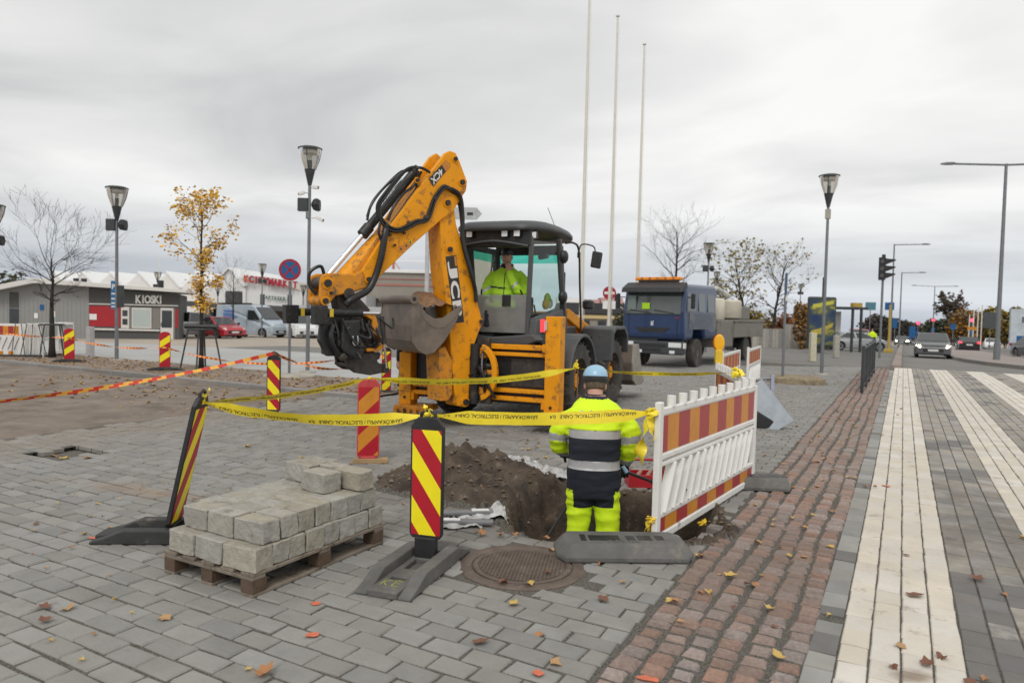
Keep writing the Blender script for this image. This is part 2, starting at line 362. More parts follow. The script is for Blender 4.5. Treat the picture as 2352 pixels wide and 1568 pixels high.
for y in pys:
    for x in pxs:
        z, s_, h_ = dig(x, y); d_ = dirty(x, y)
        ed = min(x-PX0, PX1-x, y-PY0, PY1-y)
        b.v.append((x, y, -.012 + (max(z, .004) if (z > 0 and d_) else (z if z < -.02 else 0))*sm(ed/.15)))
nx = len(pxs)
for j in range(len(pys)-1):
    for i in range(nx-1):
        b.f.append((j*nx+i, j*nx+i+1, (j+1)*nx+i+1, (j+1)*nx+i)); b.m.append(1 if dirty(pxs[i], pys[j]) else 0)
o = b.build('excavated_ground', [BED, DIRT], smooth=True, ang=180); struct(o)
# stones and clods on the heap
b = MB(); rnd = random.Random(3)
for k in range(2600):
    x, y = rnd.uniform(-4.9, -1.0), rnd.uniform(4.6, 7.0); z, s_, h_ = dig(x, y)
    if not dirty(x, y): continue
    s = rnd.choice([.005,.006,.008,.01,.012,.016,.028]) ; c = Vector((x, y, z-.012+s*.4)); r = [Vector((rnd.gauss(0,1), rnd.gauss(0,1), rnd.gauss(0,1))).normalized()*s*rnd.uniform(.7,1.3) for _ in range(4)]
    vs = [c+Vector((s*rnd.uniform(.6,1.3)*a, s*rnd.uniform(.6,1.3)*bb, s*rnd.uniform(.5,1)*cc)) for a, bb, cc in ((1,0,0),(0,1,0),(-1,0,0),(0,-1,0),(0,0,1),(0,0,-1))]
    b.add(vs, [(0,1,4),(1,2,4),(2,3,4),(3,0,4),(1,0,5),(2,1,5),(3,2,5),(0,3,5)])
CLOD = mat('clods', (.13,.10,.075), .9, var=.3, vs=30, rnd=.5)
o = b.build('soil_clods', CLOD); stuff(o); tag(o, 'loose stones and clods on the brown soil heap and round the pit', 'clods')

# --- paving pieces: each a bevelled block, 18 triangles
def block_mesh(name, m, lx, ly, rnd, jit, h=.06, bev=.008, crown=.0):
    b = MB(); q = [(-lx/2,-ly/2),(lx/2,-ly/2),(lx/2,ly/2),(-lx/2,ly/2)]
    q = [(a+rnd.uniform(-jit,jit), c+rnd.uniform(-jit,jit)) for a, c in q]
    lo = [(a, c, -h) for a, c in q]; mid = [(a, c, -bev) for a, c in q]; top = [(a*(1-2*bev/lx), c*(1-2*bev/ly), crown+rnd.uniform(-.0015,.0015)) for a, c in q]
    b.add(lo+mid+top, [(0,1,5,4),(1,2,6,5),(2,3,7,6),(3,0,4,7),(4,5,9,8),(5,6,10,9),(6,7,11,10),(7,4,8,11),(8,9,10,11)])
    return b
def lay(name, m, cells, parent, rseed, jit=.004, bev=.008, crown=0, zj=.003, n_ind=300, variants=10, extra=None):
    """cells (x, y, lx, ly): the 300 nearest become objects that share block meshes, the rest one mesh of the same blocks"""
    rnd = random.Random(rseed)
    def fr(c):
        d = (c[0])*fwd.x + c[1]*fwd.y; l = c[0]*rt.x + c[1]*rt.y
        vis = d > 2.9 and abs(l) < .74*d and d*.478+.02 > 1.65*1.0
        return (0 if vis else 1, d)
    cells = sorted(cells, key=fr); near, rest = cells[:n_ind], cells[n_ind:]
    if near:
        mlx = sum(c[2] for c in near)/len(near); mly = sum(c[3] for c in near)/len(near)
        ms = [block_mesh(name, m, mlx, mly, rnd, jit, bev=bev, crown=crown).mesh(name, m) for _ in range(variants)]
        for (x, y, lx, ly) in near:
            o = bpy.data.objects.new(name, rnd.choice(ms)); C.objects.link(o); o.parent = parent
            o.location = (x, y, gz(x, y)+rnd.uniform(-zj, zj)); o.scale = (lx/mlx, ly/mly, 1)
            o.rotation_euler = (rnd.uniform(-.012,.012), rnd.uniform(-.012,.012), rnd.uniform(-.012,.012)+ (PI if rnd.random() < .5 else 0))
    if rest:
        B = MB()
        for (x, y, lx, ly) in rest:
            q = block_mesh(name, m, lx, ly, rnd, jit, bev=bev, crown=crown, h=.05); dz = gz(x, y)+rnd.uniform(-zj, zj)
            tx_, ty_ = rnd.uniform(-.012,.012), rnd.uniform(-.012,.012)
            q.v = [(vx+x, vy+y, vz+dz+vx*tx_+vy*ty_) for vx, vy, vz in q.v]; B.add(q.v, q.f)
        o = B.build(name, m, parent=parent); stuff(o)
    return
rnd = random.Random(11)
HOLE = lambda x, y: -8.62 < x < -8.02 and 4.36 < y < 5.02
MANX, MANY, MANR = -2.20, 4.24, .43
cells = []; y = -1.5; row = 0
while y < 30:
    ph = .145
    x = -1.22 - rnd.uniform(0, .03) - (.12 if row % 2 else 0)
    if row % 2: cells.append((-1.222+(x+1.222)/2, y, abs(x+1.222)-.014, ph-.016))
    while x > -9.72:
        L_ = rnd.uniform(.225, .275); cx = x - L_/2; x -= L_
        wob = .012*math.sin(cx*1.3+row*.05)
        if not plaza_in(cx, y): continue
        if HOLE(cx, y): continue
        if math.hypot(cx-MANX, y-MANY) < MANR+.06: continue
        if inpatch(cx, y) and any(dirty(cx+a, y+c) for a, c in ((0,0),(-.08,0),(.08,0))) : continue
        cells.append((cx, y+wob, L_-rnd.uniform(.012,.018), ph-rnd.uniform(.015,.021)))
    y += ph; row += 1
lay('paving_sett', STONE, cells, plaza, 21, jit=.006, bev=.009, zj=.004)
# cut setts round the manhole
cells = []
for row_y in (MANY-.36, MANY-.21, MANY+.2, MANY+.34):
    for sx in (-1, 1):
        dx = math.sqrt(max(0, (MANR+.015)**2-(row_y-MANY)**2)); cells.append((MANX+sx*(dx+.075), row_y, .11, .10))
lay('paving_sett', STONE, cells, plaza, 5, jit=.02, bev=.007)
# red granite cobbles
cobble_band = struct(MB().box((-1.215,-2,-.05),(-.37,30.6,-.0165)).build('cobble_band', BED))
cells = []; dark = []
for k in range(6):
    x = -1.145 + k*.143; y = -1 + rnd.uniform(0, .1)
    while y < 30.4:
        L_ = rnd.choice([.10,.115,.125,.14,.155]); cy = y+L_/2; y += L_
        if inpatch(x, cy) and dirty(x, cy) and x < -1.1: continue
        wob = .012*math.sin(cy*2.1+k); c = (x+wob, cy, .143-.018, L_-.020)
        (dark if rnd.random() < .012 else cells).append(c)
lay('cobble', COBB, cells, cobble_band, 31, jit=.012, bev=.02, crown=.006, zj=.006)
lay('cobble', FLAG, dark, cobble_band, 32, jit=.012, bev=.012, crown=.004, zj=.006, n_ind=12)
# grey flag course and the crossing
flag_course = struct(MB().box((-.37,-2,-.05),(-.23,30.6,-.0165)).build('flag_course', BED))
cells = []; dark = []; y = -1
while y < 30.5:
    L_ = rnd.uniform(.17, .26); (dark if rnd.random() < .12 else cells).append((-.30, y+L_/2, .134, L_-.008)); y += L_
dark.append((-.30, 4.56, .134, .15)); cells = [c for c in cells if abs(c[1]-4.56) > .17]
lay('flagstone', FLAG, cells, flag_course, 41, jit=.002, bev=.004, zj=.002, n_ind=100)
lay('flagstone', PDARK, dark, flag_course, 42, jit=.002, bev=.004, zj=.002, n_ind=10)
crossing = struct(sheet('crossing', BED, lin(-.23, 9.2, 1.18), lin(-2, 30.8, 1.6), -.008))
cw = []; cg = []; cdk = []
for k in range(66):
    x = -.23 + .1425*(k+.5); stripe = (k//4) % 2 == 0; y = 1.0 + rnd.uniform(0, .2)
    while y < 30.75:
        c = (x, y+.105, .1425-.010, .2025)
        if stripe: cw.append(c)
        else: (cdk if noise.noise(Vector((x*1.3, y*.9, 4)))+rnd.uniform(-.25,.25) > .33 else cg).append(c)
        y += .212
lay('white_paver', PWHITE, cw, crossing, 51, jit=.0025, bev=.006, zj=.002)
lay('grey_paver', PGREY, cg, crossing, 52, jit=.0015, bev=.004, zj=.0015, n_ind=260)
lay('grey_paver', PDARK, cdk, crossing, 53, jit=.0015, bev=.004, zj=.0015, n_ind=40)

# --- the stripped strip on the left, kerb, verge, walkway, car park
def rough(x, y):
    e_ = sm((-9.62 - x + noise.noise(Vector((x*.3, y*1.4, 2)))*.25)/.35)
    n = noise.noise(Vector((x*.8, y*.8, 0))); n2 = noise.noise(Vector((x*4, y*4, 0))); rut = math.sin(y*2.2+x*.35+n*2)
    return -.05 + e_*(.052 + .03*n + .018*n2 + .02*rut)
struct(sheet('stripped_ground', SUBS, lin(-30, -9.35, .22), lin(-2, 10.5, .18), 0, zf=rough))
kerb_l = struct(MB().box((-46,10.50,-.07),(-8.9,10.68,-.015)).build('kerb', BED))
x = -9.0; 
for k in range(37):
    o = (kobj if False else None)
    b = MB().box((-.498,10.50-10.59,-.06),(.498,10.68-10.59,.075)); 
    if k == 0: kmesh = b.mesh('kerb_stone', KERBG)
    o = bpy.data.objects.new('kerb_stone', kmesh); C.objects.link(o); o.parent = kerb_l; o.location = (x-.5-k*1.0, 10.59, rnd.uniform(-.006,.006)); o.rotation_euler = (0, 0, rnd.uniform(-.006,.006))
    bv = o.modifiers.new('bevel', 'BEVEL'); bv.width = .012
def vz(x, y): return gz(x, y) + .035 + .02*noise.noise(Vector((x, y, 0))) + .012*noise.noise(Vector((x*5, y*5, 0)))
struct(sheet('verge', VERGE, lin(-46, -8.9, .3), lin(10.68, 13.35, .19), 0, zf=lambda x, y: vz(x, y)))
struct(sheet('walkway', LIGHTP, lin(-60, -9.75, 1.5), lin(13.35, 20.6, .9), -.005))
footway = struct(sheet('footway', ASPH, sorted(set(lin(-60, -8, 2.6)+lin(-8, -.32, .64))), sorted(set(lin(21, 32, .8)+[36,42,50,60,75,90,110,140,180,230,300,400])), -.035, lambda x, y: y > 24.5+(x+7.65)*.9 and x > -26+ (y-21)*.3))
road = struct(sheet('road', ASPH, lin(0, 14, 1), [30.7,31.4,33,36,40,45,50,56,64,74,86,100,120,150,190,240,300,400,600], -.02))
# red kerb between footway and road
kerb_r = struct(sheet('road_kerb_base', BED, [-.33, 0], [31,40,50,60,80,100,130,160,200], -.05))
for k in range(90):
    y = 31.3 + k*1.02; z = gz(0, y)
    if k == 0: km2 = MB().box((-.16,-.5,-.05),(.16,.5,.11)).mesh('kerb_stone', KERB)
    o = bpy.data.objects.new('kerb_stone', km2); C.objects.link(o); o.parent = kerb_r; o.location = (-.165, y, z); o.rotation_euler = (math.atan2(gz(0, y+.5)-gz(0, y-.5), 1), 0, 0)
# refuge island
isl = [(2.62,130),(2.62,60),(2.62,47),(2.9,43),(3.5,39.2),(4.5,36.2),(5.6,34.8),(6.6,34.6),(7.0,36),(7.0,45),(6.6,80),(6.3,130)]
b = MB(); n = len(isl); b.add([(x, y, gz(x, y)-.05) for x, y in isl]+[(x, y, gz(x, y)+.12) for x, y in isl], [(i, (i+1) % n, n+(i+1) % n, n+i) for i in range(n)]+[tuple(range(n, 2*n))])
island = struct(b.build('refuge_island', COBB))
for i in range(n-1):
    a, c = Vector((*isl[i], 0)), Vector((*isl[i+1], 0)); L_ = (c-a).length; m_ = max(1, int(L_/1.5))
    if L_ > 20: m_ = 12
    for k in range(m_):
        p, q = a.lerp(c, (k+.01)/m_), a.lerp(c, (k+.99)/m_); p.z = gz(p.x, p.y)+.05; q.z = gz(q.x, q.y)+.05
        MB().obox(p, q, .24, .19).build('kerb_stone', KERBG, parent=island)
# --- grass far off and hills at the horizon
struct(sheet('grass', GRASS, lin(-13, -5, 2), [62,66,72,80,90,105,130,160], .02, lambda x, y: x < -5.5))
b = MB(); HILL = mat('far_woods', (.045,.05,.042), .95, var=.4, vs=.05)
ring = []
for k in range(140):
    a = R(-75) + R(150)*k/139; d = 620+120*noise.noise(Vector((k*.1, 0, 0)))
    x, y = d*math.sin(a), d*math.cos(a); h_ = 7 + 3*noise.noise(Vector((k*.23, 3, 0))) + 4*noise.noise(Vector((k*1.1, 3, 0)))
    ring.append((x, y, h_))
for k in range(139):
    x0, y0, h0 = ring[k]; x1, y1, h1 = ring[k+1]; z0 = gz(x0, y0)-2; z1 = gz(x1, y1)-2
    b.add([(x0,y0,z0),(x1,y1,z1),(x1*1.02,y1*1.02,z1+h1),(x0*1.02,y0*1.02,z0+h0),(x0*1.3,y0*1.3,z0),(x1*1.3,y1*1.3,z1)], [(0,1,2,3),(3,2,5,4)])
struct(b.build('hills', HILL))
# ------------------------------------------------------------------ road-work furniture
RED = mat('sign_red', (.42,.008,.022), .38, var=.08, vs=9, dirt=(.2,.02,.02), dirt_amt=.12)
YEL = mat('sign_yellow', (.90,.76,.01), .38, var=.05, vs=9, dirt=(.6,.5,.05), dirt_amt=.12)
ORA = mat('sign_orange', (.60,.235,.022), .38, var=.1, vs=9)
REDB = mat('barrier_red', (.36,.03,.035), .35, var=.08, vs=9)
BLK = mat('black_plastic', (.02,.02,.022), .5, var=.3, vs=8, bump=.1)
RUB = mat('grey_rubber', (.115,.112,.105), .8, var=.25, vs=6, bump=.3, bs=40, dirt=(.20,.18,.15), dirt_amt=.28, ds=4)
RUBD = mat('dark_rubber', (.035,.036,.036), .7, var=.3, vs=6, bump=.25, bs=40, dirt=(.13,.12,.10), dirt_amt=.25, ds=4)
WPL = mat('white_plastic', (.74,.73,.70), .45, var=.06, vs=3, bump=.05, dirt=(.42,.39,.34), dirt_amt=.16, ds=4)
WOOD = mat('pallet_wood', (.20,.165,.13), .85, var=.3, vs=3, bump=.5, bs=40, dirt=(.08,.06,.045), dirt_amt=.4, ds=4)
WOODD = mat('pallet_block', (.10,.065,.042), .85, var=.35, vs=9, bump=.5, bs=40)
YPL = mat('yellow_plastic', (.72,.48,.03), .5, var=.1, vs=6, dirt=(.3,.2,.06), dirt_amt=.2)
SCRIB = mat('crayon', (.28,.28,.08), .9, var=.3, vs=30)
def clip_half(P, a, b, c):      # keep a*x+b*y<=c
    o = []
    for i in range(len(P)):
        p, q = P[i], P[(i+1) % len(P)]; dp = a*p[0]+b*p[1]-c; dq = a*q[0]+b*q[1]-c
        if dp <= 0: o.append(p)
        if (dp < 0 < dq) or (dq < 0 < dp): t = dp/(dp-dq); o.append((p[0]+(q[0]-p[0])*t, p[1]+(q[1]-p[1])*t))
    return o
def bands(x0, z0, x1, z1, slope, period, phase, duty=.5):
    """list of (poly, is_second) bands z = slope*x + c clipped to the rectangle"""
    out_ = []; cmin = min(z0-slope*x for x in (x0, x1)) ; cmax = max(z1-slope*x for x in (x0, x1)); k = math.floor((cmin-phase)/period)-1
    while phase+k*period < cmax:
        for lo, hi, s in ((k, k+duty, 0), (k+duty, k+1, 1)):
            P = [(x0,z0),(x1,z0),(x1,z1),(x0,z1)]
            P = clip_half(P, -slope, 1, phase+hi*period); P = clip_half(P, slope, -1, -(phase+lo*period)) if P else P
            if len(P) > 2: out_.append((P, s))
        k += 1
    return out_
def foot_rails(parent, L_, W_, H_, m, slots=True):
    """rubber foot: thin slab with two humped side rails, lies along local y"""
    b = MB()
    for s in (-1, 1):
        prof = [(-L_/2,0),(L_/2,0),(L_/2,.018),(L_*.40,.045),(L_*.26,H_),(-L_*.26,H_),(-L_*.40,.045),(-L_/2,.018)]
        b.prism(prof, s*W_/2, s*(W_/2-.085), lambda a, c, t: (t, a, c))
    o = b.build('rail', m, parent=parent, bevel=.01)
    b = MB(); w2 = W_/2-.087
    segs = [(-L_/2,-L_*.30),(-L_*.25,-L_*.10),(L_*.10,L_*.25),(L_*.30,L_/2)] if slots else [(-L_/2, L_/2)]
    for a, c in segs: b.box((-w2,a,0),(w2,c,.042))
    for a, c in ((-L_*.30,-L_*.25),(L_*.25,L_*.30),(-L_*.10,L_*.10)):
        b.box((-w2,a,0),(-w2*.55,c,.0415)); b.box((w2*.55,a,0),(w2,c,.0415)); b.box((-w2*.55,a,0),(w2*.55,c,.012))
    b.build('slab', m, parent=parent, bevel=.006); return
def marker(name, label, loc, rz, slope, cA, cB, W_=.25, z0=.10, z1=.96, foot='rails', fm=None, tilt=0, edge=None, phase=0.0, period=.36, frot=None, group='striped marker posts', knob=True, topred=False, vshift=(0,0), fshift=0):
    t = thing(name, label, 'marker post', loc, rz, group)
    edge = edge or BLK; T = math.tan(tilt); bend = lambda x, y, z: (x+vshift[0]*z, y - T*z, z)
    n = 10; hw = W_/2
    if topred: pr = [(-hw,z0),(hw,z0),(hw,z1-hw*.6)] + [(hw*math.cos(a), z1-hw*.6+hw*.6*math.sin(a)) for a in [PI*k/n for k in range(1, n)]] + [(-hw,z1-hw*.6)]
    else: pr = [(-hw+.02,z0),(hw-.02,z0),(hw,z0+.03),(hw,z1-.06),(hw-.05,z1),(-hw+.05,z1),(-hw,z1-.06),(-hw,z0+.03)]
    b = MB(); b.prism(pr, -.017, .017, lambda a, c, d: bend(a, d, c)); b.build('board', edge, parent=t, bevel=.006)
    sh = MB(); e0 = .014 if not topred else .006; zb0, zb1 = z0+.025, z1-(.085 if not topred else .02)
    if topred:
        for s in (-1, 1): sh.prism([(a*.95, z1-(z1-c)*.99-.004) for a, c in pr], s*.0175, s*.0185, lambda a, c, d: bend(a, d, c), mi=0)
        def put(P, s, mi): sh.prism([(a, c) for a, c in P], s*.0187, s*.0197, lambda a, c, d: bend(a, d, c), mi=mi)
        for zc in (z0+.12, z0+.50):
            for s in (-1, 1):
                P = [(-hw+.012, zc), (hw-.012, zc+.17*(1 if slope > 0 else -1)), (hw-.012, zc+.17*(1 if slope > 0 else -1)+.17), (-hw+.012, zc+.17)]
                if slope < 0: P = [(a, c+.17) for a, c in P]
                put(P, s, 1)
    else:
        for s in (-1, 1):
            for P, k in bands(-hw+e0, zb0, hw-e0, zb1, slope*(1 if s < 0 else 1), period, phase):
                sh.prism(P, s*.0175, s*.0185, lambda a, c, d: bend(a, d, c), mi=k)
    sh.build('reflective_sheet', [cA, cB], parent=t)
    if knob and not topred:       # carrying handle
        MB().tube([bend(-.055, 0, z1-.03), bend(-.05, 0, z1+.025), bend(0, 0, z1+.045), bend(.05, 0, z1+.025), bend(.055, 0, z1-.03)], .012, 8).build('handle', edge, parent=t, smooth=True)
    MB().box((-.075,-.03,.02),(.075,.03,z0+.01), fn=bend).build('stem', edge, parent=t, bevel=.008)
    fm = fm or RUB
    f = None
    if foot == 'rails':
        f = bpy.data.objects.new('rubber_foot', None); C.objects.link(f); f.parent = t; f.rotation_euler = (0,0,(frot or 0)); f.location = (0, fshift, 0); foot_rails(f, .98, .37, .10, fm)
    elif foot == 'slab':
        b = MB(); L_, W2 = .42, .11
        b.prism([(-L_,0),(L_,0),(L_,.02),(L_*.7,.05),(.1,.07),(-.1,.07),(-L_*.7,.05),(-L_,.02)], -W2, W2, lambda a, c, d: (a, d, c)); b.build('rubber_foot', fm, parent=t, bevel=.01)
    elif foot == 'cross':
        b = MB()
        for a in (R(20), R(115)):
            ca, sa = math.cos(a), math.sin(a)
            b.prism([(-.33,0),(.33,0),(.33,.015),(.2,.04),(-.2,.04),(-.33,.015)], -.07, .07, lambda p, c, d, ca=ca, sa=sa: (p*ca-d*sa, p*sa+d*ca, c+(.002 if a > 1 else 0)))
        b.build('plastic_foot', fm, parent=t, bevel=.01)
    elif foot == 'wood':
        MB().box((-.16,-.05,0),(.22,.05,.05)).build('wooden_foot', mat('raw_wood', (.36,.24,.12), .8, var=.2), parent=t, bevel=.004)
    return t
pB = marker('marker_post', 'red and yellow striped marker post beside the corner of the pallet, nearest to the manhole', (-2.77,3.92,0), R(14), -1.5, YEL, RED, W_=.235, z0=.17, z1=.99, phase=.125, frot=R(-3), fshift=-.15)
pA = marker('marker_post', 'leaning red and yellow striped marker post behind the left end of the stone pallet', (-4.66,3.36,0), R(122), 2.2, YEL, RED, W_=.25, z0=.10, z1=1.04, tilt=R(12.0), fm=RUBD, phase=.1, period=.48)
pC = marker('marker_board', 'red and orange striped marker board standing behind the soil heap on a wooden foot', (-5.17,6.17,0), R(38), .95, ORA, RED, W_=.245, z0=.06, z1=.93, foot='wood', edge=mat('red_edge', (.5,.06,.06), .4), phase=.22, period=.38, knob=False)
pD = marker('marker_post', 'slim striped marker post on a yellow plastic foot between setts and bare ground', (-8.55,7.94,0), R(30), -1.15, YEL, RED, W_=.21, z0=.09, z1=.97, foot='cross', fm=YPL, phase=.02, period=.33)
pE = marker('marker_post', 'striped marker post on a black foot just left of the digger under its grab', (-9.15,11.45,0), R(38), 1.0, YEL, RED, W_=.19, z0=.06, z1=.95, foot='slab', fm=RUBD, phase=.1, period=.34, knob=False)
pG = marker('marker_post', 'round topped red marker post with yellow slashes at the foot of the yellow-leaved tree', (-16.55,11.75,.05), R(50), 1, RED, YEL, W_=.26, z0=.05, z1=.97, foot='slab', fm=RUBD, topred=True, edge=RED)
pF = marker('marker_post', 'round topped red marker post with yellow slashes between the bare tree and the lamp post', (-20.6,11.65,.05), R(55), 1, RED, YEL, W_=.26, z0=.05, z1=.93, foot='slab', fm=RUBD, topred=True, edge=RED)
pH = tag(MB().cyl((-3.72,8.62,-.1),(-3.72,8.62,1.03),.009,8).build('stake', mat('rusty_rod', (.16,.09,.06), .8), smooth=True), 'thin steel stake behind the worker in the pit, holding the yellow tape', 'stake')
# yellow crayon strokes on the near rubber foot
b = MB()
for p, q in (((-.06,-.40),(-.06,-.31)),((-.055,-.36),(-.02,-.31)),((-.055,-.36),(-.02,-.40)),((.015,-.40),(.015,-.31)),((.015,-.31),(.06,-.31)),((.015,-.355),(.05,-.355)),((.015,-.40),(.06,-.40))):
    b.obox((p[0], p[1], .044), (q[0], q[1], .044), .008, .002)
b.build('crayon_mark', SCRIB, parent=[c for c in kids(pB) if c.name.startswith('rubber_foot')][0])

# ------------------------------------------------------------------ white barriers
def barrier(label, loc, rz, L_=2.46, npick=10, group='white slatted barriers', feet=((0,),(1,)), tops=True, foot_l=None, foot_r=None):
    t = thing('barrier', label, 'barrier', loc, rz, group)     # local x along the barrier, y thickness
    for x0 in (-.03, L_-.03):
        MB().box((x0-.035,-.024,.03),(x0+.035,.024,1.02 if x0 > 1 else 1.07)).build('post', WPL, parent=t, bevel=.008)
    for z0, z1 in ((.97,1.02),(.635,.675),(.585,.615),(.20,.235),(.0+.02,.075)):
        MB().box((.006,-.02,z0),(L_-.067,.02,z1)).build('rail', WPL, parent=t, bevel=.006)
    MB().box((.006,-.008,.675),(L_-.067,.008,.97)).build('panel', WPL, parent=t); MB().box((.006,-.008,.075),(L_-.067,.008,.20)).build('panel', WPL, parent=t)
    n = 24; dx = (L_-.10)/n
    b = MB(); w0 = .105; k = 0; x = .016; cols = []
    while x < L_-.08:
        x1 = min(L_-.075, x+ (w0 if k == 0 else .222 if k % 2 else .24)); 
        for s in (-1, 1): b.box((x, s*.0085 if s > 0 else -.0105, .685), (x1, .0105 if s > 0 else -.0085, .96), mi=0 if k % 2 == 0 else 1)
        x = x1; k += 1
    b.build('reflective_sheet', [REDB, ORA], parent=t)
    b = MB(); x = .016; k = 0
    while x < L_-.08:
        x1 = min(L_-.075, x+(.10 if k == 0 else .235))
        for s in (-1, 1): b.box((x, s*.0085 if s > 0 else -.0105, .085), (x1, .0105 if s > 0 else -.0085, .19), mi=0 if k % 2 == 0 else 1)
        x = x1; k += 1
    b.build('reflective_sheet', [REDB, ORA], parent=t)
    for i in range(13):          # slanting slats between the rails
        x = .03+i*.170
        if x+.24 > L_-.06: break
        MB().obox((x+.03,0,.232),(x+.22,0,.588),.016,.080, ref=(0,1,0)).build('slat', WPL, parent=t)
    MB().box((.006,-.007,.235),(.03,.007,.585)).build('web', WPL, parent=t)
    if tops:
        for i in range(npick):
            x = .20+i*(L_-.33)/(npick-1)
            MB().cyl((x,0,1.018),(x,0,1.10),.034,10).build('picket', WPL, parent=t, smooth=True)
    return t
def barrier_foot(parent_or_none, label, loc, rz, L_=.97, W_=.42, H_=.115):
    t = thing('rubber_foot', label, 'rubber foot', loc, rz, 'rubber feet of the barriers')
    a, c = L_/2, W_/2; P = []
    b = MB()
    def ringz(z, f, g_): return [(-a*f, -c*g_*.55, z), (-a*f*.9, -c*g_, z), (a*f*.86, -c*g_, z), (a*f, -c*g_*.5, z), (a*f, c*g_*.5, z), (a*f*.86, c*g_, z), (-a*f*.9, c*g_, z), (-a*f, c*g_*.55, z)]
    b.rings([ringz(0, 1, 1), ringz(.035, 1, 1), ringz(H_, .87, .72)])
    b.build('body', RUB, parent=t, bevel=.012)
    for (x0, x1, y0, y1) in ((-.25,-.03,-.05,.03),(.02,.08,-.04,.02),(.10,.20,-.04,.03),(.23,.29,-.03,.03),(-.31,-.27,-.06,.05)):
        MB().box((x0,y0-.02,H_-.004),(x1,y1+.015,H_+.0015)).build('recess', BLK, parent=t)
    for k in range(5):
        MB().box((-.12+k*.05,-.105,H_-.001),(-.095+k*.05,-.07,H_+.004)).build('rib', RUB, parent=t)
    return t
bar1 = barrier('largest white slatted barrier, with red and orange panels, standing beside the pit', (-1.55,5.16,0.0), math.atan2(.995,.1003))
barrier_foot(None, 'grey rubber foot holding the near end of the big barrier, in front of the worker', (-1.70,4.83,0), R(31))
barrier_foot(None, 'grey rubber foot with one dark slot under the far end of the big barrier', (-1.24,7.52,0), R(22), L_=.62, W_=.42)
# zigzag of barriers further up and the lamp on it
b2 = barrier('white barrier furthest up the zigzag with its orange panel facing the crossing', (-2.97,16.3,0), R(94), L_=2.55, npick=0, tops=False)
b3 = barrier('white barrier of the zigzag with toothed top running back from the warning lamp', (-1.50,7.98,0), R(111), L_=1.95, npick=9)
b4 = barrier('white barrier with red and orange stripes standing beyond the warning lamp', (-2.94,13.6,0), R(94), L_=2.45, npick=0, tops=False)
wl = thing('warning_lamp', 'yellow warning lamp with a round lens on the zigzag of white barriers', 'warning lamp', (-2.15,9.70,1.09), R(26)); wl.scale = (.62, .62, .66)
MB().box((-.08,-.06,0),(.08,.06,.28)).build('battery_box', YPL, parent=wl, bevel=.02)
MB().lathe([(-.05,.05),(-.045,.105),(0,.12),(.045,.105),(.05,.05)], (0,0,.42), (0,1,0), 20).map(lambda x,y,z: (x, y, .42+(z-.42)*1.45)).build('lens', mat('amber_lens', (.85,.42,.01), .15, var=.1), parent=wl, smooth=True)
MB().lathe([(.0,.125),(.03,.118)], (0,.045,.42), (0,1,0), 20).map(lambda x,y,z: (x, y, .42+(z-.42)*1.45)).build('lens_ring', RED, parent=wl, smooth=True)
MB().cyl((0,0,-.06),(0,0,.0),.03,8).build('clamp', BLK, parent=wl)

# ------------------------------------------------------------------ pallet with granite blocks
pal = thing('pallet', 'weathered wooden pallet carrying the stack of granite blocks', 'pallet', (-3.67,3.49,0), 0)
for k in range(5):
    x = -.4+.05 + k*.175
    MB().box((x-.05 if k else -.4,-.6,.122),(x+.06 if k < 4 else .4,.6,.142)).build('deck_board', WOOD, parent=pal, bevel=.003)
for y in (-.55,0,.55): MB().box((-.4,y-.05,.10),(.4,y+.05,.1205)).build('cross_board', WOOD, parent=pal, bevel=.003)
for x in (-.35,0,.35):
    for y in (-.545,0,.545): MB().box((x-.05,y-.055,.0205),(x+.05,y+.055,.0985)).build('block', WOODD, parent=pal, bevel=.004)
    MB().box((x-.05,-.6,0),(x+.05,.6,.02)).build('bottom_board', WOOD, parent=pal, bevel=.003)
GRAN = mat('block_granite', (.335,.315,.27), .88, var=.16, vs=14, bump=1, bs=38, rnd=.12, dirt=(.20,.175,.14), dirt_amt=.3, ds=5)
def rock_block(lx, ly, lz, rnd):
    """split granite sett: sawn top, rough broken sides"""
    bm = bmesh.new(); bmesh.ops.create_cube(bm, size=1); bmesh.ops.scale(bm, vec=(lx, ly, lz), verts=bm.verts)
    for v in bm.verts: v.co.x += rnd.uniform(-.008,.008); v.co.y += rnd.uniform(-.008,.008); v.co.z += rnd.uniform(-.002,.002)
    bmesh.ops.bevel(bm, geom=bm.edges[:], offset=.006, segments=1, affect='EDGES')
    bmesh.ops.subdivide_edges(bm, edges=[e for e in bm.edges if e.calc_length() > .05], cuts=4, use_grid_fill=True)
    o_ = Vector((rnd.uniform(0,90), rnd.uniform(0,90), 0))
    for v in bm.verts:
        n = noise.noise_vector(v.co*22+o_)*.007 + noise.noise_vector(v.co*60+o_)*.0025
        if v.co.z > lz/2-.012: n *= .25
        v.co += n
    me = bpy.data.meshes.new('granite_block'); bm.to_mesh(me); bm.free(); me.materials.append(GRAN)
    me.polygons.foreach_set('use_smooth', [True]*len(me.polygons)); 
    try: me.set_sharp_from_angle(angle=R(28))
    except Exception: pass
    return me
rs = random.Random(5)
def ord_(k): return ['first','second','third','fourth','fifth','sixth','seventh','eighth','ninth'][k]
LZ = .138
rows = []
